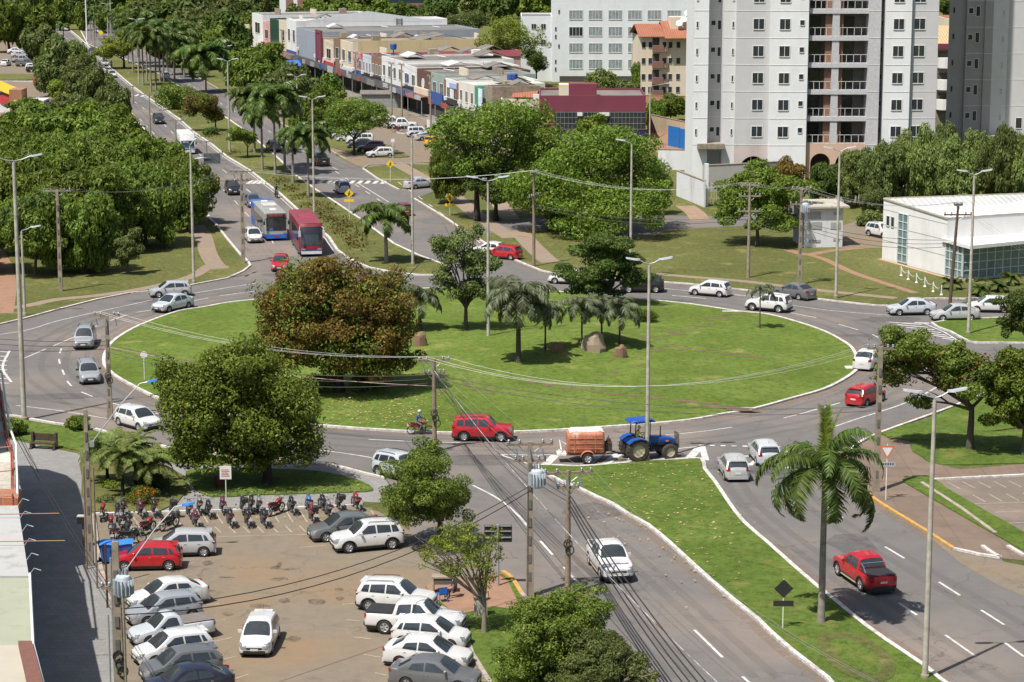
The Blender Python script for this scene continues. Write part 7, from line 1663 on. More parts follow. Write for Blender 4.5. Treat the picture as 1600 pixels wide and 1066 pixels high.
pc('sedan', 1357, 573, 66, 'white', 'white car nearest the lawn at the east bend', group=RND); pc('sedan', 1440, 577, 78, 'white', 'white sedan seen from behind under the overhanging branch', group=RND)
pc('hatchback', 438, 421, -88, 'red', 'red car emerging left of the gold brown tree', group=RND)
pc('hatchback', 787, 404, 150, 'red', 'red hatchback behind the open grey green tree', group=RND); pc('sedan', 768, 399, 150, 'white', 'white car just left of the red hatchback', group=RND)
pc('hatchback', 396, 377, -76, 'white', 'white hatchback beside the blue city bus', group=AV); pc('suv', 364, 303, -75, 'black', 'black suv above the blue city bus', group=AV); pc('sedan', 395, 322, -75, 'blue', 'blue grey sedan just behind the blue city bus', group=AV)
pc('minivan', 534, 301, 105, 'pale', 'white car seen from behind past the crosswalk', group=AV); pc('hatchback', 631, 335, 104, 'darkred', 'dark red hatchback above the median palm', group=AV)
pc('pickup', 501, 258, 106, 'black', 'black pickup loaded behind the drooping palm', group=AV, cat='pickup truck', name='pickup_truck'); pc('suv', 427, 236, 106, 'grey', 'dark suv half hidden by the palm trunks', group=AV)
pc('sedan', 655, 294, 40, 'silver', 'silver sedan turning into the side street', group=AV)
pc('hatchback', 883, 353, 10, 'maroon', 'dark red car in the deep shade of the big trees', name='parked_car'); pc('suv', 1378, 371, -60, 'white', 'white suv at the corner of the clinic', name='parked_car')
F_ = dict(far=True)
pc('suv', 248, 193, -75, 'black', 'black suv ahead of the small white bus', group=AV, **F_); pc('sedan', 175, 121, -75, 'white', 'white sedan left of the white kerb far up the avenue', group=AV, **F_); pc('hatchback', 164, 103, -75, 'silver', 'silver car far up the avenue beside a motorcycle', group=AV, **F_)
pc('pickup', 145, 86, -75, 'dkblue', 'dark blue pickup farthest up the avenue', group=AV, cat='pickup truck', **F_); pc('hatchback', 258, 123, 105, 'white', 'white car glimpsed between the clustered palms', group=AV, **F_)
pc('hatchback', 158, 52, 0, 'white', 'white car left of the small yellow sign at the far junction', group='distant parked cars', **F_); pc('hatchback', 177, 52, 5, 'white', 'white car right of the small yellow sign at the far junction', group='distant parked cars', **F_); pc('sedan', 193, 41, 0, 'white', 'white car at the farthest point of the junction', group='distant parked cars', **F_); pc('sedan', 68, 22, -70, 'grey', 'grey car at the far end of the cross road', group='distant parked cars', **F_)
pw('hatchback', (582,247), (609,246), 'white', 'white hatchback parked at the end of the market row', group=MKT)
for a in (('suv',580,238,184,'maroon','maroon suv next to the white hatchback under the tree'),('sedan',565,232,184,'dkblue','dark blue sedan beside the maroon suv'),('boxy_suv',562,225,186,'white','white boxy car behind the dark trunks'),('hatchback',545,221,186,'white','white hatchback left of the dark trunks'),('hatchback',535,217,186,'silver','silver hatchback fourth from the front'),('hatchback',526,213,186,'dkblue','dark blue hatchback at the back of the row'),
    ('hatchback',505,200,190,'white','white car behind two thin dark trunks'),('pickup',628,201,4,'white','white four door pickup near the utility poles'),('sedan',600,189,5,'white','white sedan behind the white pickup'),('boxy_suv',656,214,8,'white','white boxy suv beside the white pickup'),('hatchback',667,219,30,'silver','silver hatchback right of the white boxy suv'),('boxy_suv',680,229,60,'yellow','yellow cab partly hidden by the widest tree'),('hatchback',590,186,8,'white','white car farthest back in the market car park'),('suv',570,196,6,'grey','grey car under the market tree')):
    pc(*a, group=MKT, far=a[2] < 216)
for a in (('sedan',9,103,90,'white','white sedan standing alone at the left edge'),('hatchback',54,109,8,'white','white hatchback in front of two grey pickups'),('pickup',43,104,8,'grey','grey pickup behind the white hatchback'),('pickup',36,98,8,'steel','silver grey pickup farthest but one'),('sedan',32,90,6,'silver','silver car beneath the upper left trees'),('sedan',26,84,6,'white','white car deepest beneath the upper left trees'),('hatchback',67,131,20,'red','red hatchback parked by the grass strip'),('hatchback',76,137,15,'white','white hatchback beside the red one'),('suv',47,177,110,'black','left black car under the restaurant awning'),('suv',64,178,115,'black','right black car beneath the restaurant awning'),('pickup',60,113,8,'black','dark pickup nose behind the white hatchback')):
    pc(*a, group=RES, **F_)
# buses, tractor, motorcycles, people
def nose(o, px, py, yaw, L):
    g = G(px, py); a = R(yaw); o.location = (g.x-math.cos(a)*L/2, g.y-math.sin(a)*L/2, .012); o.rotation_euler.z = a
cb = make_bus('city_bus', 12, 2.5, 3.15, stripemat('bus_livery', [(0,(.03,.13,.38)),(.75,(.34,.34,.33)),(2.6,(.28,.28,.27))]), 'city'); nose(cb, 432, 377, -76.5, 12); tag(cb, 'blue and grey city bus with a lit destination board', 'bus')
bp_ = part('rear_panel', MB().box(-6.03,-1.2,.5,-3.2,-1.262,3.0).box(-6.03,1.262,.5,-3.2,1.2,3.0).box(-6.03,-1.2,2.9,-4.6,1.2,3.17), plain('bus_blue',(.02,.13,.5),.4), cb)
co = make_bus('coach', 12, 2.55, 3.5, stripemat('coach_livery', [(0,(.05,.05,.13)),(.8,(.2,.02,.035)),(3.4,(.22,.03,.045))]), 'coach'); nose(co, 487, 402, -79.5, 12); tag(co, 'dark red touring coach beside the blue city bus', 'bus')
mb_ = make_bus('minibus', 7.4, 2.2, 3.0, stripemat('mini_livery', [(0,(.6,.6,.6)),(1.2,(.66,.66,.66))]), 'mini'); nose(mb_, 294, 242, -76, 7.4); tag(mb_, 'white minibus with a blue band under the windscreen', 'bus')
fb = make_bus('coach', 9, 2.4, 3.1, stripemat('far_livery', [(0,(.5,.5,.5)),(1.0,(.03,.03,.035)),(2.9,(.6,.6,.6))]), 'mini'); nose(fb, 161, 137, -76, 9); tag(fb, 'dark sided bus with a pale roof beside the upper left trees', 'bus')
def pwo(o, f, r, hw):
    a, b = G(*f), G(*r); d = a-b; n = Vector((-d.y, d.x, 0)).normalized(); n = n if n.y > 0 else -n
    m = (a+b)/2+n*hw; o.location = (m.x, m.y, .012); o.rotation_euler.z = math.atan2(d.y, d.x); return o
tr = make_tractor(); pwo(tr, (1047,720), (993,724), .85); tag(tr, 'blue farm tractor with a sun canopy and a mesh front guard', 'tractor')
tl = make_trailer(); g = G(917,726); tl.location = (g.x, g.y+.95, .012); tl.rotation_euler.z = R(4); tag(tl, 'two wheeled trailer with a rusty red and white tank', 'trailer')
MP = {}
def moto(px, py, yaw, colr, label, box=False, group=None, z=.02, lean=6):
    k = (colr, box)
    if k not in MP: MP[k] = make_moto(dict(black=(.02,.02,.022), red=(.26,.015,.015), blue=(.05,.12,.3), grey=(.16,.16,.17), purple=(.12,.02,.05))[colr], box); o = MP[k]
    else: o = copytree(MP[k])
    g = G(px, py); o.location = (g.x, g.y, z); o.rotation_euler = (R(lean), 0, R(yaw)); return tag(o, label, 'motorcycle', group)
MG = 'motorcycles parked in two rows'
ML = [(159,812,95,'red','red motorcycle leftmost of the rear row',0),(192,807,110,'black','black motorcycle second in the rear row',0),(219,808,112,'purple','motorcycle third from the left in the rear row',0),(268,806,105,'black','rear row motorcycle next after the wide gap',1),(295,808,108,'grey','grey motorcycle right above the blue street light head',0),(325,808,108,'black','black motorcycle just below the white post sign',0),(347,802,106,'purple','purple motorcycle right of the white post sign',0),(378,802,104,'black','black scooter straight below the dense green tree',1),(404,802,104,'grey','grey motorcycle at the end of the shade of the dense tree',0),(430,804,60,'red','red motorcycle turned sideways in the rear row',0),(455,802,110,'black','black motorcycle right of the sideways red one',0),(482,800,108,'blue','blue motorcycle above the grey sedan nose',0),(504,799,112,'black','black motorcycle third from the right in the rear row',0),(529,797,106,'black','black motorcycle second from the right in the rear row',1),(556,796,112,'red','red motorcycle rightmost of the rear row',0),
 (172,832,100,'red','red motorcycle leftmost in the front row',0),(188,826,105,'grey','grey motorcycle beside the blue dumpster lid',0),(204,850,20,'black','black motorcycle turned sideways by the silver hatchback roof',0),(229,834,65,'red','red motorcycle facing away behind the silver hatchback',0),(264,827,60,'black','black motorcycle above the silver hatchback tail',0),(305,824,110,'purple','purple motorcycle in the front row over the bay lines',0),(359,822,108,'black','black motorcycle left of a matching pair in the front row',0),(386,822,106,'black','black motorcycle right of a matching pair in the front row',0),(412,822,108,'black','black motorcycle in the front row below the sideways red one',0),(487,815,106,'red','red motorcycle touching the grey sedan in the front row',1),(513,808,110,'grey','grey motorcycle just behind the grey sedan',0),(176,846,95,'black','black motorcycle nearest the blue dumpster',0),(200,834,110,'black','black motorcycle in the cluster above the dumpster',0)]
ML += [(240,806,108,'black','dark motorcycle filling the gap left of the wide gap bike',0),(311,802,106,'grey','grey motorcycle in the rear row beside the white post sign',0),(182,812,100,'black','black motorcycle behind the red ones at the left end',0),(392,800,106,'black','black motorcycle squeezed in before the end of the shade',0)]
for (x, y, a, c, lb, bx) in ML: moto(x, y, a, c, lb, bool(bx), MG)
moto(621,207,10,'red','red motorcycle beside the white pickup in the market car park',lean=3); moto(640,206,5,'black','black motorcycle nose to nose with the market pickup',lean=3)
moto(896,371,20,'blue','dark motorcycle in the shade beside the dirt path',lean=3)
m1 = moto(656,679,2,'red','red motorcycle being ridden past the wooden pole',lean=0); m2 = moto(432,309,-76,'black','black motorcycle being ridden between the bus and the median',lean=0); m3 = moto(174,106,-75,'black','distant motorcycle being ridden far up the avenue',lean=0)
rp = dict(pelvis=(-.25,0,.92),chest=(-.12,0,1.28),neck=(-.06,0,1.47),head=(0,0,1.62),sh=(-.12,.19,1.38),el=(.1,.3,1.15),wr=(.28,.3,1.06),hip=(-.2,.11,.88),kn=(.15,.22,.7),an=(-.05,.2,.32),toe=(.1,.2,.28))
for m_, sh_, he, lb in ((m1,(.05,.07,.16),(.4,.42,.45),'rider in a dark blue shirt and grey helmet passing the wooden pole'),(m2,(.03,.04,.07),(.05,.07,.15),'rider in dark clothes and helmet behind the city bus'),(m3,(.1,.1,.1),(.3,.3,.3),'distant rider far up the avenue')):
    p_ = make_person(rp, sh_, (.12,.12,.13), helmet=he); p_.location = m_.location; p_.rotation_euler = m_.rotation_euler; tag(p_, lb, 'person')
tp_ = dict(pelvis=(-.85,0,1.51),chest=(-.78,0,1.88),neck=(-.74,0,2.08),head=(-.68,0,2.23),sh=(-.78,.2,1.99),el=(-.6,.27,1.76),wr=(-.38,.17,1.82),hip=(-.8,.11,1.48),kn=(-.38,.17,1.52),an=(-.32,.17,.92),toe=(-.14,.17,.86))
p_ = make_person(tp_, (.75,.68,.12), (.1,.12,.16), hood=(.75,.68,.12)); p_.location = tr.location; p_.rotation_euler = tr.rotation_euler; tag(p_, 'tractor driver in a yellow hooded jacket', 'person')
sp_ = dict(pelvis=(0,0,.5),chest=(.02,0,.88),neck=(.04,0,1.07),head=(.08,0,1.22),sh=(.0,.2,.98),el=(.08,.26,.72),wr=(.3,.2,.62),hip=(.04,.1,.48),kn=(.42,.16,.5),an=(.4,.16,.1),toe=(.56,.16,.05))
p_ = make_person(sp_, (.02,.025,.05), (.02,.02,.03)); g = G(712,936); p_.location = (g.x, g.y, .1); p_.rotation_euler.z = R(200); tag(p_, 'person in dark clothes sitting in the shade of the sparse tree', 'person')
for o in [p for k, p in PROTO.items() if k not in USED]:
    def kill(q):
        for c in kids(q): kill(c); bpy.data.objects.remove(c)
    kill(o); bpy.data.objects.remove(o)
# ================================================================ vegetation
def leafmat(name, lo, mid, hi, gloss=.5):
    m, nt, b = newmat(name)
    g = nt.nodes.new('ShaderNodeNewGeometry'); oi = nt.nodes.new('ShaderNodeObjectInfo')
    o = ramp(nt, g.outputs['Random Per Island'], [(.0, lo), (.5, mid), (.93, hi)])
    o = mix(nt, o, tuple(x*.7 for x in lo), ramp(nt, noise(nt, .45, 3), [(.38, (.25,)*3), (.6, (0,0,0))]))
    hs = nt.nodes.new('ShaderNodeHueSaturation'); nt.links.new(o, hs.inputs['Color'])
    for sck, a, c in (('Hue', .488, .512), ('Value', .82, 1.2)):
        mr = nt.nodes.new('ShaderNodeMapRange'); nt.links.new(oi.outputs['Random'], mr.inputs[0]); mr.inputs[3].default_value = a; mr.inputs[4].default_value = c
        nt.links.new(mr.outputs[0], hs.inputs[sck])
    nt.links.new(hs.outputs[0], b.inputs['Base Color']); b.inputs['Roughness'].default_value = gloss; b.inputs['Specular IOR Level'].default_value = .2
    tr = nt.nodes.new('ShaderNodeBsdfTranslucent'); nt.links.new(hs.outputs[0], tr.inputs[0])
    ms = nt.nodes.new('ShaderNodeMixShader'); ms.inputs[0].default_value = .42
    out = nt.nodes['Material Output']; nt.links.new(b.outputs[0], ms.inputs[1]); nt.links.new(tr.outputs[0], ms.inputs[2]); nt.links.new(ms.outputs[0], out.inputs[0])
    return m
LF = dict(
 mango=leafmat('leaves_bright', (.06,.1,.013), (.135,.195,.024), (.26,.34,.055)),
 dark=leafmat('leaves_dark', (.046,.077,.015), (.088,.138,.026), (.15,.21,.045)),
 wood=leafmat('leaves_wood', (.07,.112,.018), (.145,.205,.031), (.23,.295,.052)),
 olive=leafmat('leaves_olive', (.074,.1,.029), (.138,.175,.048), (.22,.255,.083)),
 lime=leafmat('leaves_lime', (.11,.16,.02), (.2,.27,.032), (.33,.38,.06)),
 brown=leafmat('leaves_gold_brown', (.07,.05,.016), (.15,.102,.026), (.31,.205,.036)),
 airy=leafmat('leaves_airy', (.11,.145,.038), (.19,.24,.062), (.29,.345,.11)),
 palm=leafmat('leaves_palm', (.048,.083,.019), (.1,.155,.035), (.19,.25,.065), .35),
 gpalm=leafmat('leaves_grey_palm', (.08,.098,.052), (.145,.17,.09), (.25,.27,.165), .45),
 red=leafmat('leaves_reddish', (.08,.06,.015), (.15,.1,.03), (.2,.2,.04)),
 flower=leafmat('ixora_flowers', (.5,.06,.01), (.6,.09,.015), (.65,.14,.02)))
BARK = plain('bark', (.085,.066,.05), .95, var=.4, scale=5); BARKL = plain('palm_bark', (.24,.21,.18), .95, var=.35, scale=3, dirt='#3a332b')
BARKD = plain('dark_bark', (.04,.033,.027), .95, var=.4, scale=5)
def leafcloud(lobes, nleaf, leaf, seed, inner=.22, flat=.45, thin=0.0, sub=9, subr=.36, up=.5):
    """lobes: (cx,cy,cz, rx,ry,rz) ; returns verts, quads of small leaf clumps spread over sub-clusters"""
    g = np.random.default_rng(seed); C = []
    vol = np.array([l[3]*l[4]*l[5] for l in lobes])**.67; vol = vol/vol.sum()
    for l, v in zip(lobes, vol):
        k = max(5, int(sub*len(lobes)*v))
        for i in range(k):
            d = g.normal(size=3); d /= np.linalg.norm(d)
            if d[2] < -.72: d[2] *= -.6
            q = g.uniform(.42, .84)
            C.append(np.array(l[:3]) + d*q*np.array(l[3:]))
            C[-1] = np.append(C[-1], [subr*g.uniform(.7, 1.25)*l[3], subr*g.uniform(.7, 1.25)*l[4], subr*g.uniform(.62, 1.05)*min(l[5], l[3])])
        C.append(np.array([*l[:3], l[3]*.5, l[4]*.5, l[5]*.5]))
    C = np.array(C); w = (C[:,3]*C[:,4]*C[:,5])**.67; w /= w.sum()
    idx = g.choice(len(C), size=nleaf*2, p=w); d = g.normal(size=(nleaf*2, 3)); d /= np.linalg.norm(d, axis=1)[:,None]
    rad = np.where(g.random(nleaf*2) < inner, g.uniform(.35, .9, nleaf*2), g.uniform(.86, 1.12, nleaf*2))
    rad *= 1 + .13*np.sin(d[:,0]*7+idx)*np.sin(d[:,1]*6+idx*2)
    P = C[idx,:3] + d*rad[:,None]*C[idx,3:]
    keep = np.ones(len(P), bool)
    for j in range(len(C)):                                   # drop leaves buried in another cluster
        t = ((P-C[j,:3])/C[j,3:]); keep &= ~(((t**2).sum(1) < .42) & (idx != j) & (g.random(len(P)) < .85))
    P = P[keep][:nleaf]; d = d[keep][:nleaf]
    n = d*np.array([1,1,1])*.8 + g.normal(size=d.shape)*.55 + np.array([0,0,up]); n /= np.linalg.norm(n, axis=1)[:,None]
    a = g.normal(size=d.shape); a[:,2] -= .5; a -= (a*n).sum(1)[:,None]*n; a /= np.linalg.norm(a, axis=1)[:,None]
    b = np.cross(n, a); s = leaf*g.uniform(.6, 1.35, len(P))[:,None]
    wv = flat*s
    V = np.stack([P-a*s*.5, P-b*wv*.5+n*s*.06, P+a*s*.5, P+b*wv*.5+n*s*.06], 1).reshape(-1, 3)
    return V
def cloud_mesh(name, V, mat):
    me = bpy.data.meshes.new(name); n = len(V)//4
    me.vertices.add(len(V)); me.vertices.foreach_set('co', V.astype(np.float32).ravel())
    me.loops.add(len(V)); me.loops.foreach_set('vertex_index', np.arange(len(V), dtype=np.int32))
    me.polygons.add(n); me.polygons.foreach_set('loop_start', np.arange(0, len(V), 4, dtype=np.int32)); me.polygons.foreach_set('loop_total', np.full(n, 4, dtype=np.int32))
    me.materials.append(mat); me.update(); me.validate(); return me
def trunk_mb(H, r, ends, seed=0, lean=(0,0), fork=.6):
    rr = random.Random(seed); b = MB(); top = Vector((lean[0], lean[1], H*fork))
    b.tube([(0,0,-.15),(rr.uniform(-.1,.1)*H*.1, 0, H*fork*.35),(top.x*.6, top.y*.6, H*fork*.75), top], [r*1.25, r*.9, r*.75, r*.65], 9)
    for e in ends:
        e = Vector(e); s = top.lerp(Vector((0,0,H*fork*.6)), rr.uniform(0,.5)); m = s.lerp(e, .5)+Vector((rr.uniform(-.2,.2),rr.uniform(-.2,.2),.15))*(e-s).length*.25
        b.tube([s, m, e], [r*.5, r*.32, r*.12], 6)
        for k in range(2):
            e2 = e+Vector((rr.uniform(-1,1),rr.uniform(-1,1),rr.uniform(0,.7)))*(e-s).length*.35; b.tube([m, m.lerp(e2,.6)+Vector((0,0,.1)), e2], [r*.22, r*.14, r*.05], 5)
    return b
TPL = {}
def tpl(kind, v, far):
    key = (kind, v, far)
    if key in TPL: return TPL[key]
    g = random.Random(v*17+3); R0 = 5.0
    lobes = [(0,0,0,3.6,3.6,2.9)]
    for k in range(5):
        a = 2*math.pi*(k+g.uniform(-.3,.3))/5; q = g.uniform(1.9,2.7); lobes.append((q*math.cos(a), q*math.sin(a), g.uniform(-1.1,.8), g.uniform(1.9,2.6), g.uniform(1.9,2.6), g.uniform(1.5,2.2)))
    n, lf = {0:(20000,.36), 1:(9000,.55), 2:(4500,.85)}[far]
    V = leafcloud(lobes, n, lf, v*31+far, sub=13 if far < 2 else 9, subr=.3)
    sc = R0/np.percentile(np.hypot(V[:,0], V[:,1]), 98.5); V[:,:2] *= sc
    h = np.percentile(np.abs(V[:,2]), 98.5); V[:,2] *= R0*.7/h
    TPL[key] = cloud_mesh('crown_'+kind, V, LF[kind]); return TPL[key]
TR = {}
def trunk_tpl(v):
    if v not in TR:
        g = random.Random(v); ends = [(2.6*math.cos(a), 2.6*math.sin(a), 5.2+g.uniform(0,1.6)) for a in [2*math.pi*(k+g.random()*.6)/5 for k in range(5)]]
        TR[v] = trunk_mb(6.5, .26, ends, v, (g.uniform(-.4,.4), g.uniform(-.4,.4)), .42).mesh('trunk', BARK, 60)
    return TR[v]
tid = [0]
def crown_dims(x, by, cx, top, bot, wpx, zg=0):
    g = G(cx, by, zg); s = SC(by)*HC/(HC-zg) if zg else SC(by)
    r = wpx/2/s; dep = math.atan((by+165)/F) ; h = (bot-top)/2/s
    rz = math.sqrt(max(h*h-(r*math.sin(dep))**2, (h*.5)**2))/math.cos(dep)
    cz = (HT(cx, by, top)+HT(cx, by, bot))/2
    return g, r, rz, cz
def tree(cx, by, w_, top, bot, kind, label, group=None, tx=None, far=None, cat='tree', name='tree', z=0):
    g, r, rz, cz = crown_dims(cx, by, cx, top, bot, w_); v = tid[0] % 4; tid[0] += 1
    if far is None: far = 0 if by > 290 else (1 if by > 120 else 2)
    tp = G(tx if tx is not None else cx, by)
    root = empty(name, (tp.x, tp.y, z)); root['label'] = label; root['category'] = cat
    if group: root['group'] = group
    cr = reg(mk('crown', tpl(kind, v, far), root, (g.x-tp.x, g.y-tp.y, cz-z), random.Random(cx*7+by).uniform(0, 6.28), scale=(r/5, r/5, rz/3.5)))
    k = max(.15, (cz)/6.0)
    reg(mk('trunk', trunk_tpl(v), root, (0,0,0), cx*.7, scale=(min(1.5, k*r/5+.15),)*2+(k,)))
    return root
def bigtree(tx, by, lobes_px, kind, label, nleaf, leaf, seed, trunk_r=.3, bark=None, fork=.45, z=0, group=None, inner=.22, sub=9, extra=None, limbs=6, subr=.36, name='tree', up=.5, flat=.45):
    """lobes_px: (cx, cy, rx, ry) in the photo at the tree's own distance"""
    g = G(tx, by) if z == 0 else GI(tx, by); s = SC(by); L = []
    dep = math.atan((by+165)/F)
    for i, (cx, cy, rx, ry) in enumerate(lobes_px):
        x = (cx-tx)/s*1.0; zz = HT(cx, by, cy)-g.z; r = rx/s; h = ry/s
        rz = math.sqrt(max(h*h-(r*math.sin(dep))**2, (h*.55)**2)); yy = random.Random(seed+i).uniform(-.35, .35)*r
        L.append((x, yy, zz, r*1.0, r*1.0, rz*1.04))
    root = empty(name, g); root['label'] = label; root['category'] = 'tree' if name == 'tree' else name
    if group: root['group'] = group
    if leaf > .25: nleaf = int(nleaf*1.7); leaf *= .78
    V = leafcloud(L, nleaf, leaf, seed, inner=inner, sub=sub, subr=subr, up=up, flat=flat)
    V = V[np.repeat(V.reshape(-1,4,3)[:,:,2].min(1) > .05, 4)]
    reg(mk('crown', cloud_mesh('crown', V, LF[kind]), root))
    if extra:
        V2 = leafcloud(L, extra[1], leaf, seed+99, inner=0, sub=sub, subr=subr); reg(mk('young_leaves' if extra[2] is None else extra[2], cloud_mesh('young', V2, LF[extra[0]]), root))
    zc = min(l[2] for l in L); rr = random.Random(seed); ends = []
    for l in L:
        for k in range(max(1, limbs//len(L))): ends.append((l[0]+rr.uniform(-.5,.5)*l[3], l[1]+rr.uniform(-.5,.5)*l[4], l[2]+rr.uniform(-.3,.3)*l[5]))
    H = zc/.95 if zc > 1.5 else 2
    reg(mk('trunk', trunk_mb(H, trunk_r, ends, seed, (0,0), max(.3, fork*1.4)).mesh('trunk', bark or BARK, 60), root))
    return root
# ---- palms
def frond_mesh(name, L, droop, lw, ll, n, mat, seed, hang=.5, up0=.9):
    g = random.Random(seed); pts = []; p = Vector((0,0,0)); a = up0
    for i in range(15):
        pts.append(p.copy()); p = p+Vector((math.cos(a), 0, math.sin(a)))*L/14; a -= droop/14*(.5+1.2*i/14)
    b = MB(); b.tube(pts, [.045*(1-.85*i/14) for i in range(15)], 4)
    for i in range(n):
        t = (.08+.92*i/n)*13.9; k = int(t); q = pts[k].lerp(pts[min(14,k+1)], t-k); d = (pts[min(14,k+1)]-pts[k]).normalized()
        l = ll*math.sin(math.pi*min(1, .12+.85*i/n)**.8)*g.uniform(.8,1.15)+.12
        for s in (1,-1):
            side = Vector((0,s,0)); v = (side*g.uniform(.75,1)+d*.55+Vector((0,0,g.uniform(-hang,.25-hang*.3)))).normalized()
            m = q+v*l*.55; e = m+(v*.8+Vector((0,0,-hang*1.1))).normalized()*l*.5; wv = d*lw*.5
            b.add([q-wv, q+wv, m+wv*1.1, e, m-wv*1.1], [(0,1,2,4),(4,2,3)])
    me = b.mesh(name, mat, recalc=False); return me
FR = {}
def frondset(key, **k):
    if key not in FR: FR[key] = [frond_mesh('frond', seed=i, **{**k, 'droop': k['droop']*(.8+.2*i)}) for i in range(3)]
    return FR[key]
PALM = dict(
 royal=dict(L=3.6, droop=3.0, lw=.062, ll=.66, n=70, mat=LF['palm'], hang=.75, up0=1.0),
 coco=dict(L=4.0, droop=2.5, lw=.17, ll=.95, n=42, mat=LF['palm'], hang=.7, up0=.9),
 grey=dict(L=3.0, droop=2.6, lw=.09, ll=.75, n=36, mat=LF['gpalm'], hang=.9, up0=.95),
 phoenix=dict(L=2.0, droop=1.7, lw=.05, ll=.4, n=40, mat=LF['airy'], hang=.3, up0=.9),
 cycad=dict(L=1.0, droop=1.5, lw=.05, ll=.2, n=24, mat=LF['palm'], hang=.2, up0=.7))
def palm(px, by, ctr_y, rad_px, kind, label, nf=14, r=.17, z=0, group=None, lean=0, single=False, spear=False, name='palm_tree', bark=None, shaft=True):
    g = G(px, by) if not z else GI(px, by); H = HT(px, by, ctr_y)-g.z; s = SC(by); R_ = rad_px/s
    fs = frondset(kind, **PALM[kind]); sc = R_/(PALM[kind]['L']*.74)
    root = empty(name, g); root['label'] = label; root['category'] = 'palm tree' if name == 'palm_tree' else name.replace('_',' ')
    if group: root['group'] = group
    rr = random.Random(int(px*3+by)); tip = Vector((lean, 0, H))
    b = MB().tube([(0,0,-.1),(0,0,.4),(lean*.25,0,H*.35),(lean*.6,0,H*.7),tip], [r*1.5,r*1.15,r,r*.9,r*.8], 9)
    reg(mk('trunk', b.mesh('trunk', bark or BARKL, 60), root))
    if shaft and kind in ('royal','coco'):
        reg(mk('crownshaft', MB().tube([tip, tip+Vector((0,0,.5*sc)), tip+Vector((0,0,1.0*sc))], [r*.85,r*.8,r*.4], 8).mesh('crownshaft', plain('palm_shaft', (.12,.2,.03), .5), 60), root))
    base = tip+Vector((0,0,.7*sc if shaft and kind in ('royal','coco') else 0)); allb = None
    for i in range(nf):
        a = 2.39996*i+rr.uniform(-.15,.15); q = i/nf; pitch = (-.85+1.6*q if kind == 'royal' else -.55+1.25*q)+rr.uniform(-.1,.1)    # low ones first
        m = Matrix.Translation(base) @ Matrix.Rotation(a, 4, 'Z') @ Matrix.Rotation(-pitch+.25, 4, 'Y') @ Matrix.Rotation(rr.uniform(-.3,.3), 4, 'X') @ Matrix.Scale(sc*rr.uniform(.88,1.08), 4)
        if single:
            me = fs[i%3]; co = np.empty(len(me.vertices)*3); me.vertices.foreach_get('co', co)
            if allb is None: allb = MB()
            allb.add([m @ Vector(c) for c in co.reshape(-1,3)], [tuple(p.vertices) for p in me.polygons])
        else:
            o = reg(mk('frond', fs[i%3], root)); o.matrix_local = m
    if single: reg(mk('crown', allb.mesh('crown', PALM[kind]['mat'], recalc=False), root))
    if spear:
        for k in range(5):
            m = Matrix.Translation(base) @ Matrix.Rotation(k*1.25, 4, 'Z') @ Matrix.Rotation(-.62-.05*k, 4, 'Y') @ Matrix.Scale(sc*.8, 4)
            if k == 0: me = frond_mesh('spear', 3.4, .5, .05, .42, 44, LF['lime'], 5, .1, .9)
            o = reg(mk('spear_leaf', me, root)); o.matrix_local = m
    return root
FOREST = []
# ---- large trees one can point at
bigtree(530, 612, [(520,462,92,76),(448,480,64,64),(594,488,70,74),(466,535,74,50),(560,545,84,48),(620,550,42,34),(500,418,66,36),(600,440,50,40),(545,520,80,60)], 'brown', 'broad gold and brown leaved tree on the roundabout lawn', 34000, .33, 41, .42, BARKD, z=1, extra=('wood', 20000, 'green_leaves'), sub=20, subr=.26, fork=.5)
bigtree(418, 757, [(375,600,90,72),(312,640,72,64),(435,640,86,78),(345,690,76,52),(455,695,68,48),(290,595,50,52),(400,705,66,44),(380,560,70,36),(300,690,54,40)], 'mango', 'large dense round green tree beside the motorcycle parking', 34000, .3, 42, .38, BARKD, extra=('lime', 9000, 'young_leaves'), sub=18, subr=.3)
bigtree(688, 850, [(665,748,74,58),(634,790,48,46),(700,785,52,48),(665,718,48,34),(668,785,60,46)], 'wood', 'compact round green tree between the parked white suv and the road', 36000, .16, 43, .22, sub=20, subr=.25)
bigtree(757, 990, [(700,850,50,32),(745,872,46,34),(768,850,28,30),(672,872,30,24),(725,830,46,24),(758,900,30,26),(712,888,40,24)], 'lime', 'sparse twiggy tree with pale green leaves over the plastic chairs', 5200, .15, 44, .15, plain('grey_twigs', (.2,.17,.14), .9), fork=.4, inner=.8, limbs=16, sub=16, subr=.26)
bigtree(862, 1090, [(860,985,82,70),(905,960,62,50),(830,1040,76,60),(925,1015,55,50),(840,950,50,42)], 'wood', 'bushy green tree at the bottom edge beside the road', 42000, .15, 45, .2, sub=24, subr=.22, z=0, inner=.35, extra=('lime', 5000, 'young_leaves'))
bigtree(950, 1125, [(945,1040,84,58),(900,1070,60,40),(1000,1060,40,32)], 'olive', 'greyish green bushy tree at the bottom edge nearest the lane', 34000, .14, 46, .2, plain('grey_twigs', (.2,.17,.14), .9), sub=24, subr=.22, inner=.4, limbs=40)
bigtree(728, 515, [(705,380,42,34),(745,400,40,36),(690,420,30,26),(760,440,34,26),(720,440,36,24),(740,355,26,20)], 'olive', 'tall open tree with bare lower stems behind the lamp post on the roundabout', 6500, .34, 47, .2, BARK, z=1, fork=.42, inner=.45, limbs=18, sub=8, subr=.28)
bigtree(952, 476, [(945,400,66,34),(905,425,46,24),(985,430,42,26),(950,375,45,22),(930,450,50,20)], 'dark', 'dark layered tree at the far edge of the roundabout lawn', 14000, .36, 48, .25, BARKD, z=1, sub=12, subr=.28)
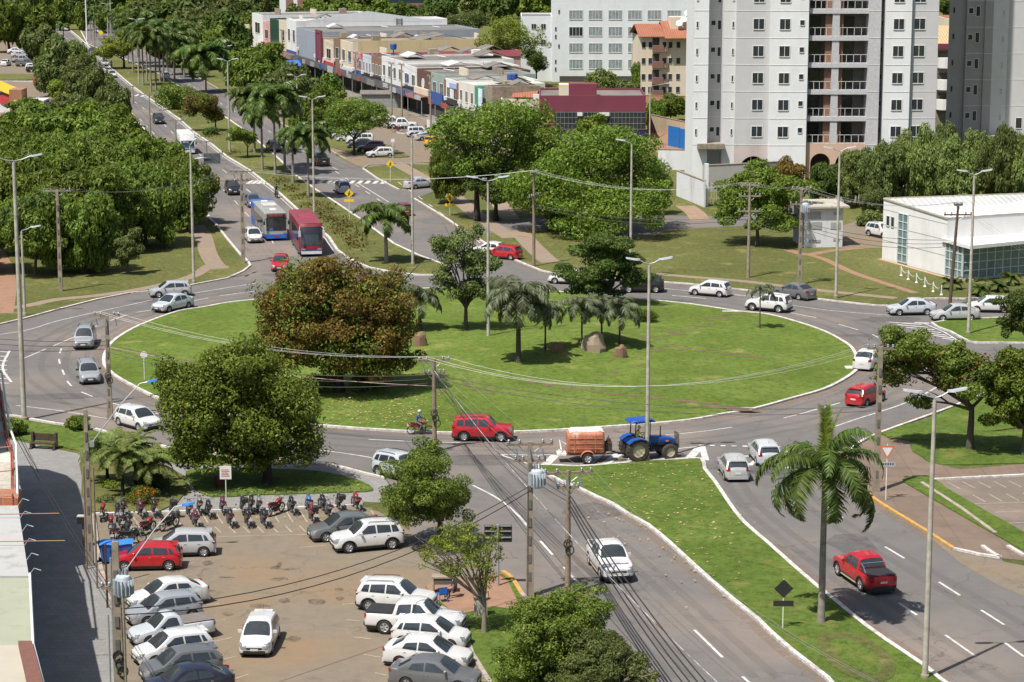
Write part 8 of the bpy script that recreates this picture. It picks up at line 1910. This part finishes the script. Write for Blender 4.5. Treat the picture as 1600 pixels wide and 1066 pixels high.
bigtree(1516, 703, [(1515,585,60,44),(1470,560,50,36),(1410,542,54,38),(1400,585,42,36),(1435,628,26,20),(1555,600,45,36),(1475,590,46,30),(1440,565,44,30)], 'wood', 'spreading tree whose left branch hangs over the road by the red hatchback', 17000, .3, 49, .27, BARK, extra=('brown', 2500, 'dry_leaves'), sub=11, subr=.3, fork=.62)
bigtree(1600, 712, [(1590,590,50,50),(1570,640,42,36),(1620,650,50,40),(1600,560,40,26)], 'mango', 'bright green tree at the right edge above the corner pavement', 16000, .3, 50, .25, sub=12, subr=.3)
bigtree(1612, 560, [(1590,480,30,34),(1575,510,22,24),(1620,500,40,40),(1560,470,18,12)], 'dark', 'dark green tree cut by the right edge behind the silver sedans', 9000, .3, 51, .2, sub=12)
bigtree(1183, 384, [(1175,310,62,40),(1225,300,50,34),(1140,330,38,34),(1205,340,50,28),(1185,275,46,22)], 'mango', 'round bright green tree in front of the tower entrance', 16000, .42, 52, .24, BARK, sub=12, subr=.3)
bigtree(745, 345, [(780,205,95,54),(712,228,54,54),(848,205,52,46),(765,265,85,46),(700,195,36,26),(840,250,60,40)], 'mango', 'widest dark green tree beside the yellow taxi and the maroon building', 16000, .5, 53, .4, BARKD, sub=14, subr=.3)
bigtree(859, 362, [(935,262,98,60),(862,290,72,54),(1010,272,58,54),(960,225,72,42),(820,300,60,46),(890,330,70,40),(1000,310,60,36)], 'mango', 'wide spreading tree behind the concrete pole with the leaning cross arm', 17000, .5, 54, .4, BARKD, sub=14, subr=.3)
bigtree(775, 345, [(775,300,45,30),(810,300,35,28),(745,280,35,26)], 'dark', 'lower dark tree shading the dirt path left of the power pole', 7000, .5, 55, .3, BARKD, sub=10)
bigtree(940, 372, [(945,322,62,36),(990,330,52,32),(905,332,48,34),(940,350,60,28),(1025,310,40,30)], 'mango', 'bright yellow green tree just left of the tall lamp post', 10000, .42, 56, .25, BARKD, extra=('lime', 1200, 'young_leaves'), sub=11)
bigtree(200, 428, [(205,385,22,22),(195,405,16,14),(212,365,14,12)], 'olive', 'small slender tree alone in front of the dark grove', 2600, .32, 57, .14, BARK, sub=7, limbs=8)
bigtree(92, 168, [(90,140,20,16),(95,155,20,13)], 'lime', 'bright yellow green tree beside the restaurant awning', 3500, .5, 58, .2, sub=8)
bigtree(194, 108, [(178,75,30,18),(200,70,24,16),(165,85,20,14),(195,55,18,10)], 'lime', 'yellow green spreading tree between the avenue lanes', 4500, .6, 59, .3, BARKD, sub=9)
bigtree(337, 206, [(320,165,26,22),(300,175,18,14),(335,180,20,16)], 'red', 'small tree with rust red leaves among the avenue palms', 3500, .45, 60, .15, BARKD, extra=('mango', 1500, 'green_leaves'), sub=8)
bigtree(387, 248, [(375,212,24,15),(390,218,18,13)], 'mango', 'small neat green tree on the avenue median', 3000, .36, 61, .12, BARKD, sub=8)
bigtree(553, 243, [(555,180,46,28),(585,185,30,24),(530,185,32,28),(555,200,40,18)], 'wood', 'round green tree shading the white hatchback in the market car park', 7000, .45, 62, .22, BARKD, sub=11)
bigtree(797, 134, [(790,55,42,28),(765,78,30,24),(825,72,26,26),(790,36,30,16),(845,60,16,22),(775,95,24,16)], 'lime', 'light green tree with a pale forked trunk left of the white flats', 6500, .5, 63, .25, BARKL, sub=9, limbs=10)
bigtree(735, 82, [(725,40,30,24),(745,30,26,20),(705,35,20,18)], 'olive', 'grey green tree standing on the open grass behind the shops', 3500, .65, 64, .35, BARKD, sub=8)
bigtree(838, 136, [(836,92,24,18),(848,100,18,16)], 'dark', 'dark tree against the left wing of the white flats', 2500, .5, 65, .2, BARKD, sub=7)
# ---- woods and rows
T = tree
def wood(rows, kind, label, group):
    rk = sorted(rows, key=lambda q: -q[1]); nr_ = max(1, round(len(rk)/5)); lab = {}
    for j in range(nr_):
        rr_ = sorted(rk[j*len(rk)//nr_:(j+1)*len(rk)//nr_])
        for i, q in enumerate(rr_): lab[q] = '%s, %s from the left in its %s row' % (label, 'first second third fourth fifth sixth seventh eighth'.split()[i], 'nearest second third fourth fifth sixth'.split()[j])
    for q in rows:
        x, by, w_, top = q
        bot = by-(by-top)*.07; k = kind if isinstance(kind, str) else kind[(x*7+by) % len(kind)]
        FOREST.append(T(x, by, w_, top, bot, k, lab[q], group))
wood([(-25,262,115,180),(55,258,112,168),(130,252,115,165),(185,246,95,170),(10,300,125,205),(85,302,120,212),(160,296,115,198),(215,285,105,208),
      (-30,350,135,235),(45,352,130,238),(115,345,130,232),(185,340,130,225),(245,318,118,218),(272,352,124,250),(20,398,150,262),(95,400,140,272),(165,398,140,268),(228,385,130,258),(293,362,84,262),
      (-35,425,130,300),(55,430,120,300),(130,425,120,305)], ('wood','wood','mango','wood'), 'grove tree left of the avenue', 'trees of the grove left of the avenue')
wood([(15,82,80,2),(55,75,76,12),(20,60,70,-15),(95,150,84,62),(62,102,62,44),(130,160,74,92),(150,185,70,108),(75,130,40,74),(30,50,60,-20),(118,135,60,70),(180,200,60,135),(45,190,70,155),(120,215,80,150)], ('wood','wood','olive'), 'upper left kerbside tree', 'trees at the upper left beside the avenue')
wood([(225,62,85,2),(270,68,90,8),(315,80,92,14),(300,45,90,-12),(345,62,80,2),(360,98,84,22),(325,108,90,45),(290,95,86,32),(250,48,80,-12),(380,62,66,8),(395,75,50,28),(365,50,70,-8),(350,85,70,30),(420,30,60,-18),(400,45,60,-12),(268,105,70,50)], ('wood','olive','dark','wood'), 'tree in the wood before the shops', 'trees of the wood left of the shops')
wood([(455,182,95,105),(505,205,80,140),(480,215,60,165),(420,128,75,70),(390,150,80,82),(440,150,66,110),(515,180,60,120)], ('wood','olive','wood'), 'tree by the outbound carriageway', 'trees in the row beside the outbound carriageway')
wood([(115,38,50,-5),(95,48,0+36,-2),(135,30,48,-15),(128,48,30,8),(160,25,50,-22),(195,22,52,-22),(240,18,56,-28),(60,25,60,-35),(10,20,70,-45),(-20,40,60,-20),(285,15,60,-32),(330,15,60,-32),(375,12,60,-35),(160,52,34,14),(420,5,60,-38),(120,12,60,-35),(200,42,40,5)], ('dark','wood','mango'), 'dark woodland tree along the top left', 'woodland trees along the top left')
wood([(500,52,66,2),(545,48,60,-2),(470,55,60,10),(600,60,72,2),(640,62,70,8),(565,60,60,12),(590,75,60,28),(625,82,60,38),(660,85,66,30),(680,50,70,-8),(560,25,70,-28),(620,30,70,-22),(680,22,66,-30),(740,25,70,-28),(770,40,60,-14),(800,30,60,-22),(520,15,70,-35),(655,72,44,46),(600,98,40,62),(640,92,44,58),(700,88,44,52),(845,40,70,-12),(730,10,70,-40),(800,8,70,-40),(870,12,70,-40),(480,8,60,-36),(450,52,30,22)], ('wood','olive','dark','mango'), 'park tree behind the shops', 'park trees behind the shops')
wood([(1090,70,50,8),(1102,30,60,-24),(1050,8,80,-35),(960,-2,90,-45),(900,-4,80,-40),(1110,5,60,-40),(1480,30,50,-8),(1000,-20,90,-60),(1130,-20,90,-60),(1486,48,22,22)], ('dark','wood'), 'tree above roofs behind the flats', 'trees behind the flats')
for a in ((940,152,56,112,150,'airy','feathery green tree beside the entrance of the white flats'),(975,168,50,128,165,'olive','small tree between the maroon building and the orange roofed flats'),(998,150,24,100,140,'wood','narrow tree tight against the orange roofed flats'),
          (1048,190,62,150,184,'wood','round tree above the blue gate'),(1022,195,40,160,200,'mango','small tree behind the maroon building'),(930,235,70,182,235,'mango','tree rising in front of the maroon building'),
          (1230,318,72,252,312,'brown','brownish tree at the foot of the tower'),(1290,322,76,258,318,'dark','dark bushy tree beside the right arch of the tower')):
    T(*a[:6], a[6])
for i, (x, by, w_, top) in enumerate(((1338,324,64,240),(1385,330,84,226),(1442,330,76,208),(1492,334,90,222),(1556,336,72,206),(1602,338,80,228),(1412,308,66,214),(1472,310,60,200),(1526,314,70,212),(1645,330,80,212),(1362,346,46,288),(1584,312,60,216))):
    T(x, by, w_, top, by-6, ('airy','olive','airy')[i%3], 'feathery tree behind the clinic, %s' % ('first of the back row','second of the back row','third of the back row','fourth of the back row','fifth of the back row','sixth of the back row','left one standing higher','middle one standing higher','right one standing higher','cut off by the right edge','smallest, at the car park','farthest back on the right')[i], 'feathery trees behind the clinic')
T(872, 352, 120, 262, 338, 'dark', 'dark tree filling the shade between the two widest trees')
T(700, 318, 64, 238, 306, 'wood', 'smaller tree at the left foot of the widest tree')
T(1025, 335, 56, 262, 322, 'dark', 'dark tree at the right foot of the wide spreading tree')
# ---- palms
palm(1283, 975, 762, 104, 'royal', 'tall royal palm on the grass splitter by the red pickup', 19, .18, spear=True, lean=.0)
palm(604, 412, 352, 48, 'coco', 'green palm on the avenue median beside the lamp post', 15, .2, lean=-.1)
palm(810, 566, 458, 56, 'grey', 'bushy grey green palm left of the boulders', 32, .2, z=1, bark=BARK)
for (x, by, cy, rp, lb) in ((852,548,468,30,'thin palm directly right of the bushy grey palm'),(909,545,462,36,'thin palm directly left of the largest boulder'),(968,538,468,36,'thin palm behind the smallest boulder'),(940,532,458,30,'thin palm behind the largest boulder')):
    palm(x, by, cy+2, rp+1, 'grey', lb, 17, .08, z=1, bark=BARK)
palm(656, 515, 455, 40, 'grey', 'palm half hidden behind the gold brown tree', 16, .14, z=1, bark=BARK)
palm(1187, 513, 452, 24, 'grey', 'young thin palm near the road edge of the roundabout', 9, .06, z=1, bark=BARK)
for (x, by, cy, lb) in ((192,778,716,'tallest feathery palm of the park clump'),(168,756,704,'left feathery palm of the park clump'),(234,775,728,'feathery palm beside the orange flowering bush'),(212,760,700,'rear feathery palm of the park clump')):
    palm(x, by, cy, 38, 'phoenix', lb, 26, .11, bark=BARKD)
for (x, by, lb) in ((1486,452,'cycad nearest the leaning wooden pole'),(1530,462,'cycad left of its two neighbours by the glass wall'),(1560,456,'middle cycad by the glass wall'),(1578,445,'rightmost cycad by the glass wall')):
    palm(x, by, by-10, 16, 'cycad', lb, 14, .14, name='cycad', bark=BARKD)
PL = [(208,115,52),(224,135,62),(230,128,55),(236,145,66),(244,142,70),(250,128,60),(256,130,72),(273,128,75),(288,122,66),(200,100,42),(218,105,40),(262,118,52)]
for i, (x, by, cy) in enumerate(PL): palm(x, by, cy, 30, 'coco', 'clustered palm between the avenue lanes, %s from the left' % 'third fourth fifth sixth eighth ninth tenth eleventh twelfth first second seventh'.split()[[0,1,2,3,4,5,6,10,11,12][0] if 0 else i], 17, .18, single=True, group='palms clustered between the avenue lanes')
for (x, by, cy, rp, lb) in ((322,145,98,38,'thick bushy palm between the two lamp posts of the avenue'),(430,275,165,38,'tallest drooping palm of the near avenue median'),(398,240,160,34,'palm left of the tallest drooping palm'),(482,310,222,32,'drooping palm in front of the black pickup'),(458,288,216,24,'small palm behind the drooping one'),(410,268,180,28,'palm on the median with a dark thin stem'),(445,262,165,26,'palm whose fronds touch the lamp post')):
    palm(x, by, cy+3, rp*1.25, 'coco', lb, 22, .17, single=True)
for (x, by, cy, od) in ((100,72,44,'leftmost'),(172,60,22,'sixth from the left'),(142,62,18,'second from the left'),(150,58,16,'fourth from the left'),(180,58,28,'rightmost'),(165,50,12,'fifth from the left'),(148,75,28,'third from the left')): palm(x, by, cy, 12, 'coco', 'small distant palm at the start of the avenue, '+od, 10, .14, single=True, group='distant palms at the start of the avenue')
# ---- bushes and hedges
def bush(px, by, w_, h, kind, label, z=0, name='bush', dots=None, n=3500, leaf=.16, seed=1):
    g = G(px, by) if not z else GI(px, by); s = SC(by); r = w_/2/s; hz = h/s
    V = leafcloud([(0,0,hz*.45,r,r*.9,hz*.55),(r*.3,0,hz*.4,r*.7,r*.7,hz*.5),(-r*.3,.1,hz*.4,r*.7,r*.7,hz*.5)], n, leaf, seed, inner=.1, sub=8, subr=.4)
    V = V[np.repeat(V.reshape(-1,4,3)[:,:,2].min(1) > .02, 4)]
    root = empty(name, g); root['label'] = label; root['category'] = 'bush'
    reg(mk('foliage', cloud_mesh('foliage', V, LF[kind]), root))
    if dots:
        V = leafcloud([(0,0,hz*.48,r*1.03,r*.92,hz*.58)], dots, leaf*.9, seed+5, inner=0, sub=8, subr=.4, flat=.9); V = V[np.repeat(V.reshape(-1,4,3)[:,:,2].min(1) > .1, 4)]
        reg(mk('flowers', cloud_mesh('flowers', V, LF['flower']), root))
    reg(mk('stem', MB().tube([(0,0,-.05),(0,0,hz*.6)], .05, 5).mesh('stem', BARK), root)); return root
bush(220, 788, 58, 28, 'mango', 'rounded bush covered in orange flowers beside the parking kerb', dots=420, n=5000, leaf=.1)
bush(238, 762, 60, 32, 'dark', 'clipped dark bush behind the orange flowering bush', dots=120, n=4500, leaf=.11, seed=3)
bush(172, 762, 36, 14, 'lime', 'low yellow green shrub under the palms', n=1500, leaf=.12, seed=4); bush(166, 785, 36, 12, 'airy', 'low pale shrub at the park corner', n=1200, leaf=.12, seed=6)
bush(120, 672, 48, 26, 'mango', 'leafy shrub right of the wooden bench', n=2600, leaf=.2, seed=7); bush(22, 682, 46, 34, 'mango', 'leafy shrub behind the scaffolded roof edge', n=2600, leaf=.2, seed=8)
bush(1006, 502, 46, 20, 'dark', 'oval clipped hedge ball right of the dark layered tree', z=1, n=3000, leaf=.14, seed=9, name='hedge')
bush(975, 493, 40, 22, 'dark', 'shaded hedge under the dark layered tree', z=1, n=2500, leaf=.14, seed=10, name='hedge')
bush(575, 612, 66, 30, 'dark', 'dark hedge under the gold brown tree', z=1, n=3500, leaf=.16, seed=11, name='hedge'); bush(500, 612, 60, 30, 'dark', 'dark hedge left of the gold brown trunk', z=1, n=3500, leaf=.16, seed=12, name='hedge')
bush(283, 172, 66, 44, 'wood', 'rounded shrub mass on the median below the palm cluster', n=4500, leaf=.4, seed=13); bush(262, 162, 44, 28, 'mango', 'lighter shrub left of the rounded mass', n=3000, leaf=.4, seed=14)
bush(330, 212, 26, 14, 'dark', 'dark low shrub at the foot of the rust red tree', n=1500, leaf=.3, seed=15)
bush(1362, 350, 34, 24, 'airy', 'scraggly bush beside the clinic car park', n=2000, leaf=.3, seed=16); bush(1348, 354, 22, 20, 'olive', 'thin bush left of the scraggly one', n=1200, leaf=.3, seed=17)
bush(690, 205, 44, 16, 'palm', 'spiky shrub beside the two utility poles of the shops', n=1500, leaf=.5, seed=18)
for i, x in enumerate((1500,1511,1525,1541)): bush(x, 442-i*1.0+i*.3, 7, 7, 'mango', 'tiny clipped bush at the clinic wall, %s' % ('leftmost','second from the left','third from the left','rightmost')[i], n=260, leaf=.14, seed=20+i)['group'] = 'tiny clipped bushes at the clinic wall'
# low reddish planting on the median
g_ = np.random.default_rng(3); Vs = []
cen = W2([(438,285),(455,297),(470,310),(490,322),(505,330),(520,345),(540,352),(550,372),(556,385),(530,362),(500,340),(365,240),(330,213),(285,178)])
for (x, y) in cen:
    k = 150; P = np.c_[g_.normal(x, .8, k), g_.normal(y, 2.0, k), g_.uniform(.14, .34, k)]; a = g_.normal(size=(k,3))*.10; b2 = g_.normal(size=(k,3))*.07
    Vs.append(np.stack([P-a, P-b2, P+a, P+b2], 1).reshape(-1,3))
Vs = np.concatenate(Vs); V1 = Vs[:len(Vs)//8*4*1]; 
tag(mk('ground_cover', cloud_mesh('ground_cover', Vs, leafmat('leaves_ground_cover', (.07,.09,.02), (.13,.12,.03), (.22,.13,.035)))), 'low rust red ground cover planted on the avenue median', 'plants', kind='stuff')
# fallen leaves on the lawns
fl = []
for (cx, cy, sx, sy, k, zf) in ((560,640,60,18,260,1),(620,645,40,12,120,1),(1040,790,60,40,160,0),(1010,745,40,14,70,0),(1110,860,50,40,60,0),(430,775,70,12,60,0)):
    for i in range(k):
        x, y = g_.normal(cx, sx), g_.normal(cy, sy); 
        if zf and not (470 < x < 720 and 615 < y < 668): continue
        p = GI(x, y) if zf else G(x, y, .14)
        if not zf and not (900 < x < 1180 and y < 950) and cx > 600: continue
        a = g_.uniform(0, 6.28); s = g_.uniform(.06, .13); d = np.array([math.cos(a), math.sin(a), .1])*s; e = np.array([-math.sin(a), math.cos(a), .15])*s*.6; q = np.array([p.x, p.y, p.z+.03]); fl.append(np.stack([q-d, q-e, q+d, q+e]))
tag(mk('fallen_leaves', cloud_mesh('fallen_leaves', np.concatenate(fl), plain('dry_leaf', (.42,.3,.15), .8))), 'scattered dry leaves lying on the lawns', 'leaves', kind='stuff')
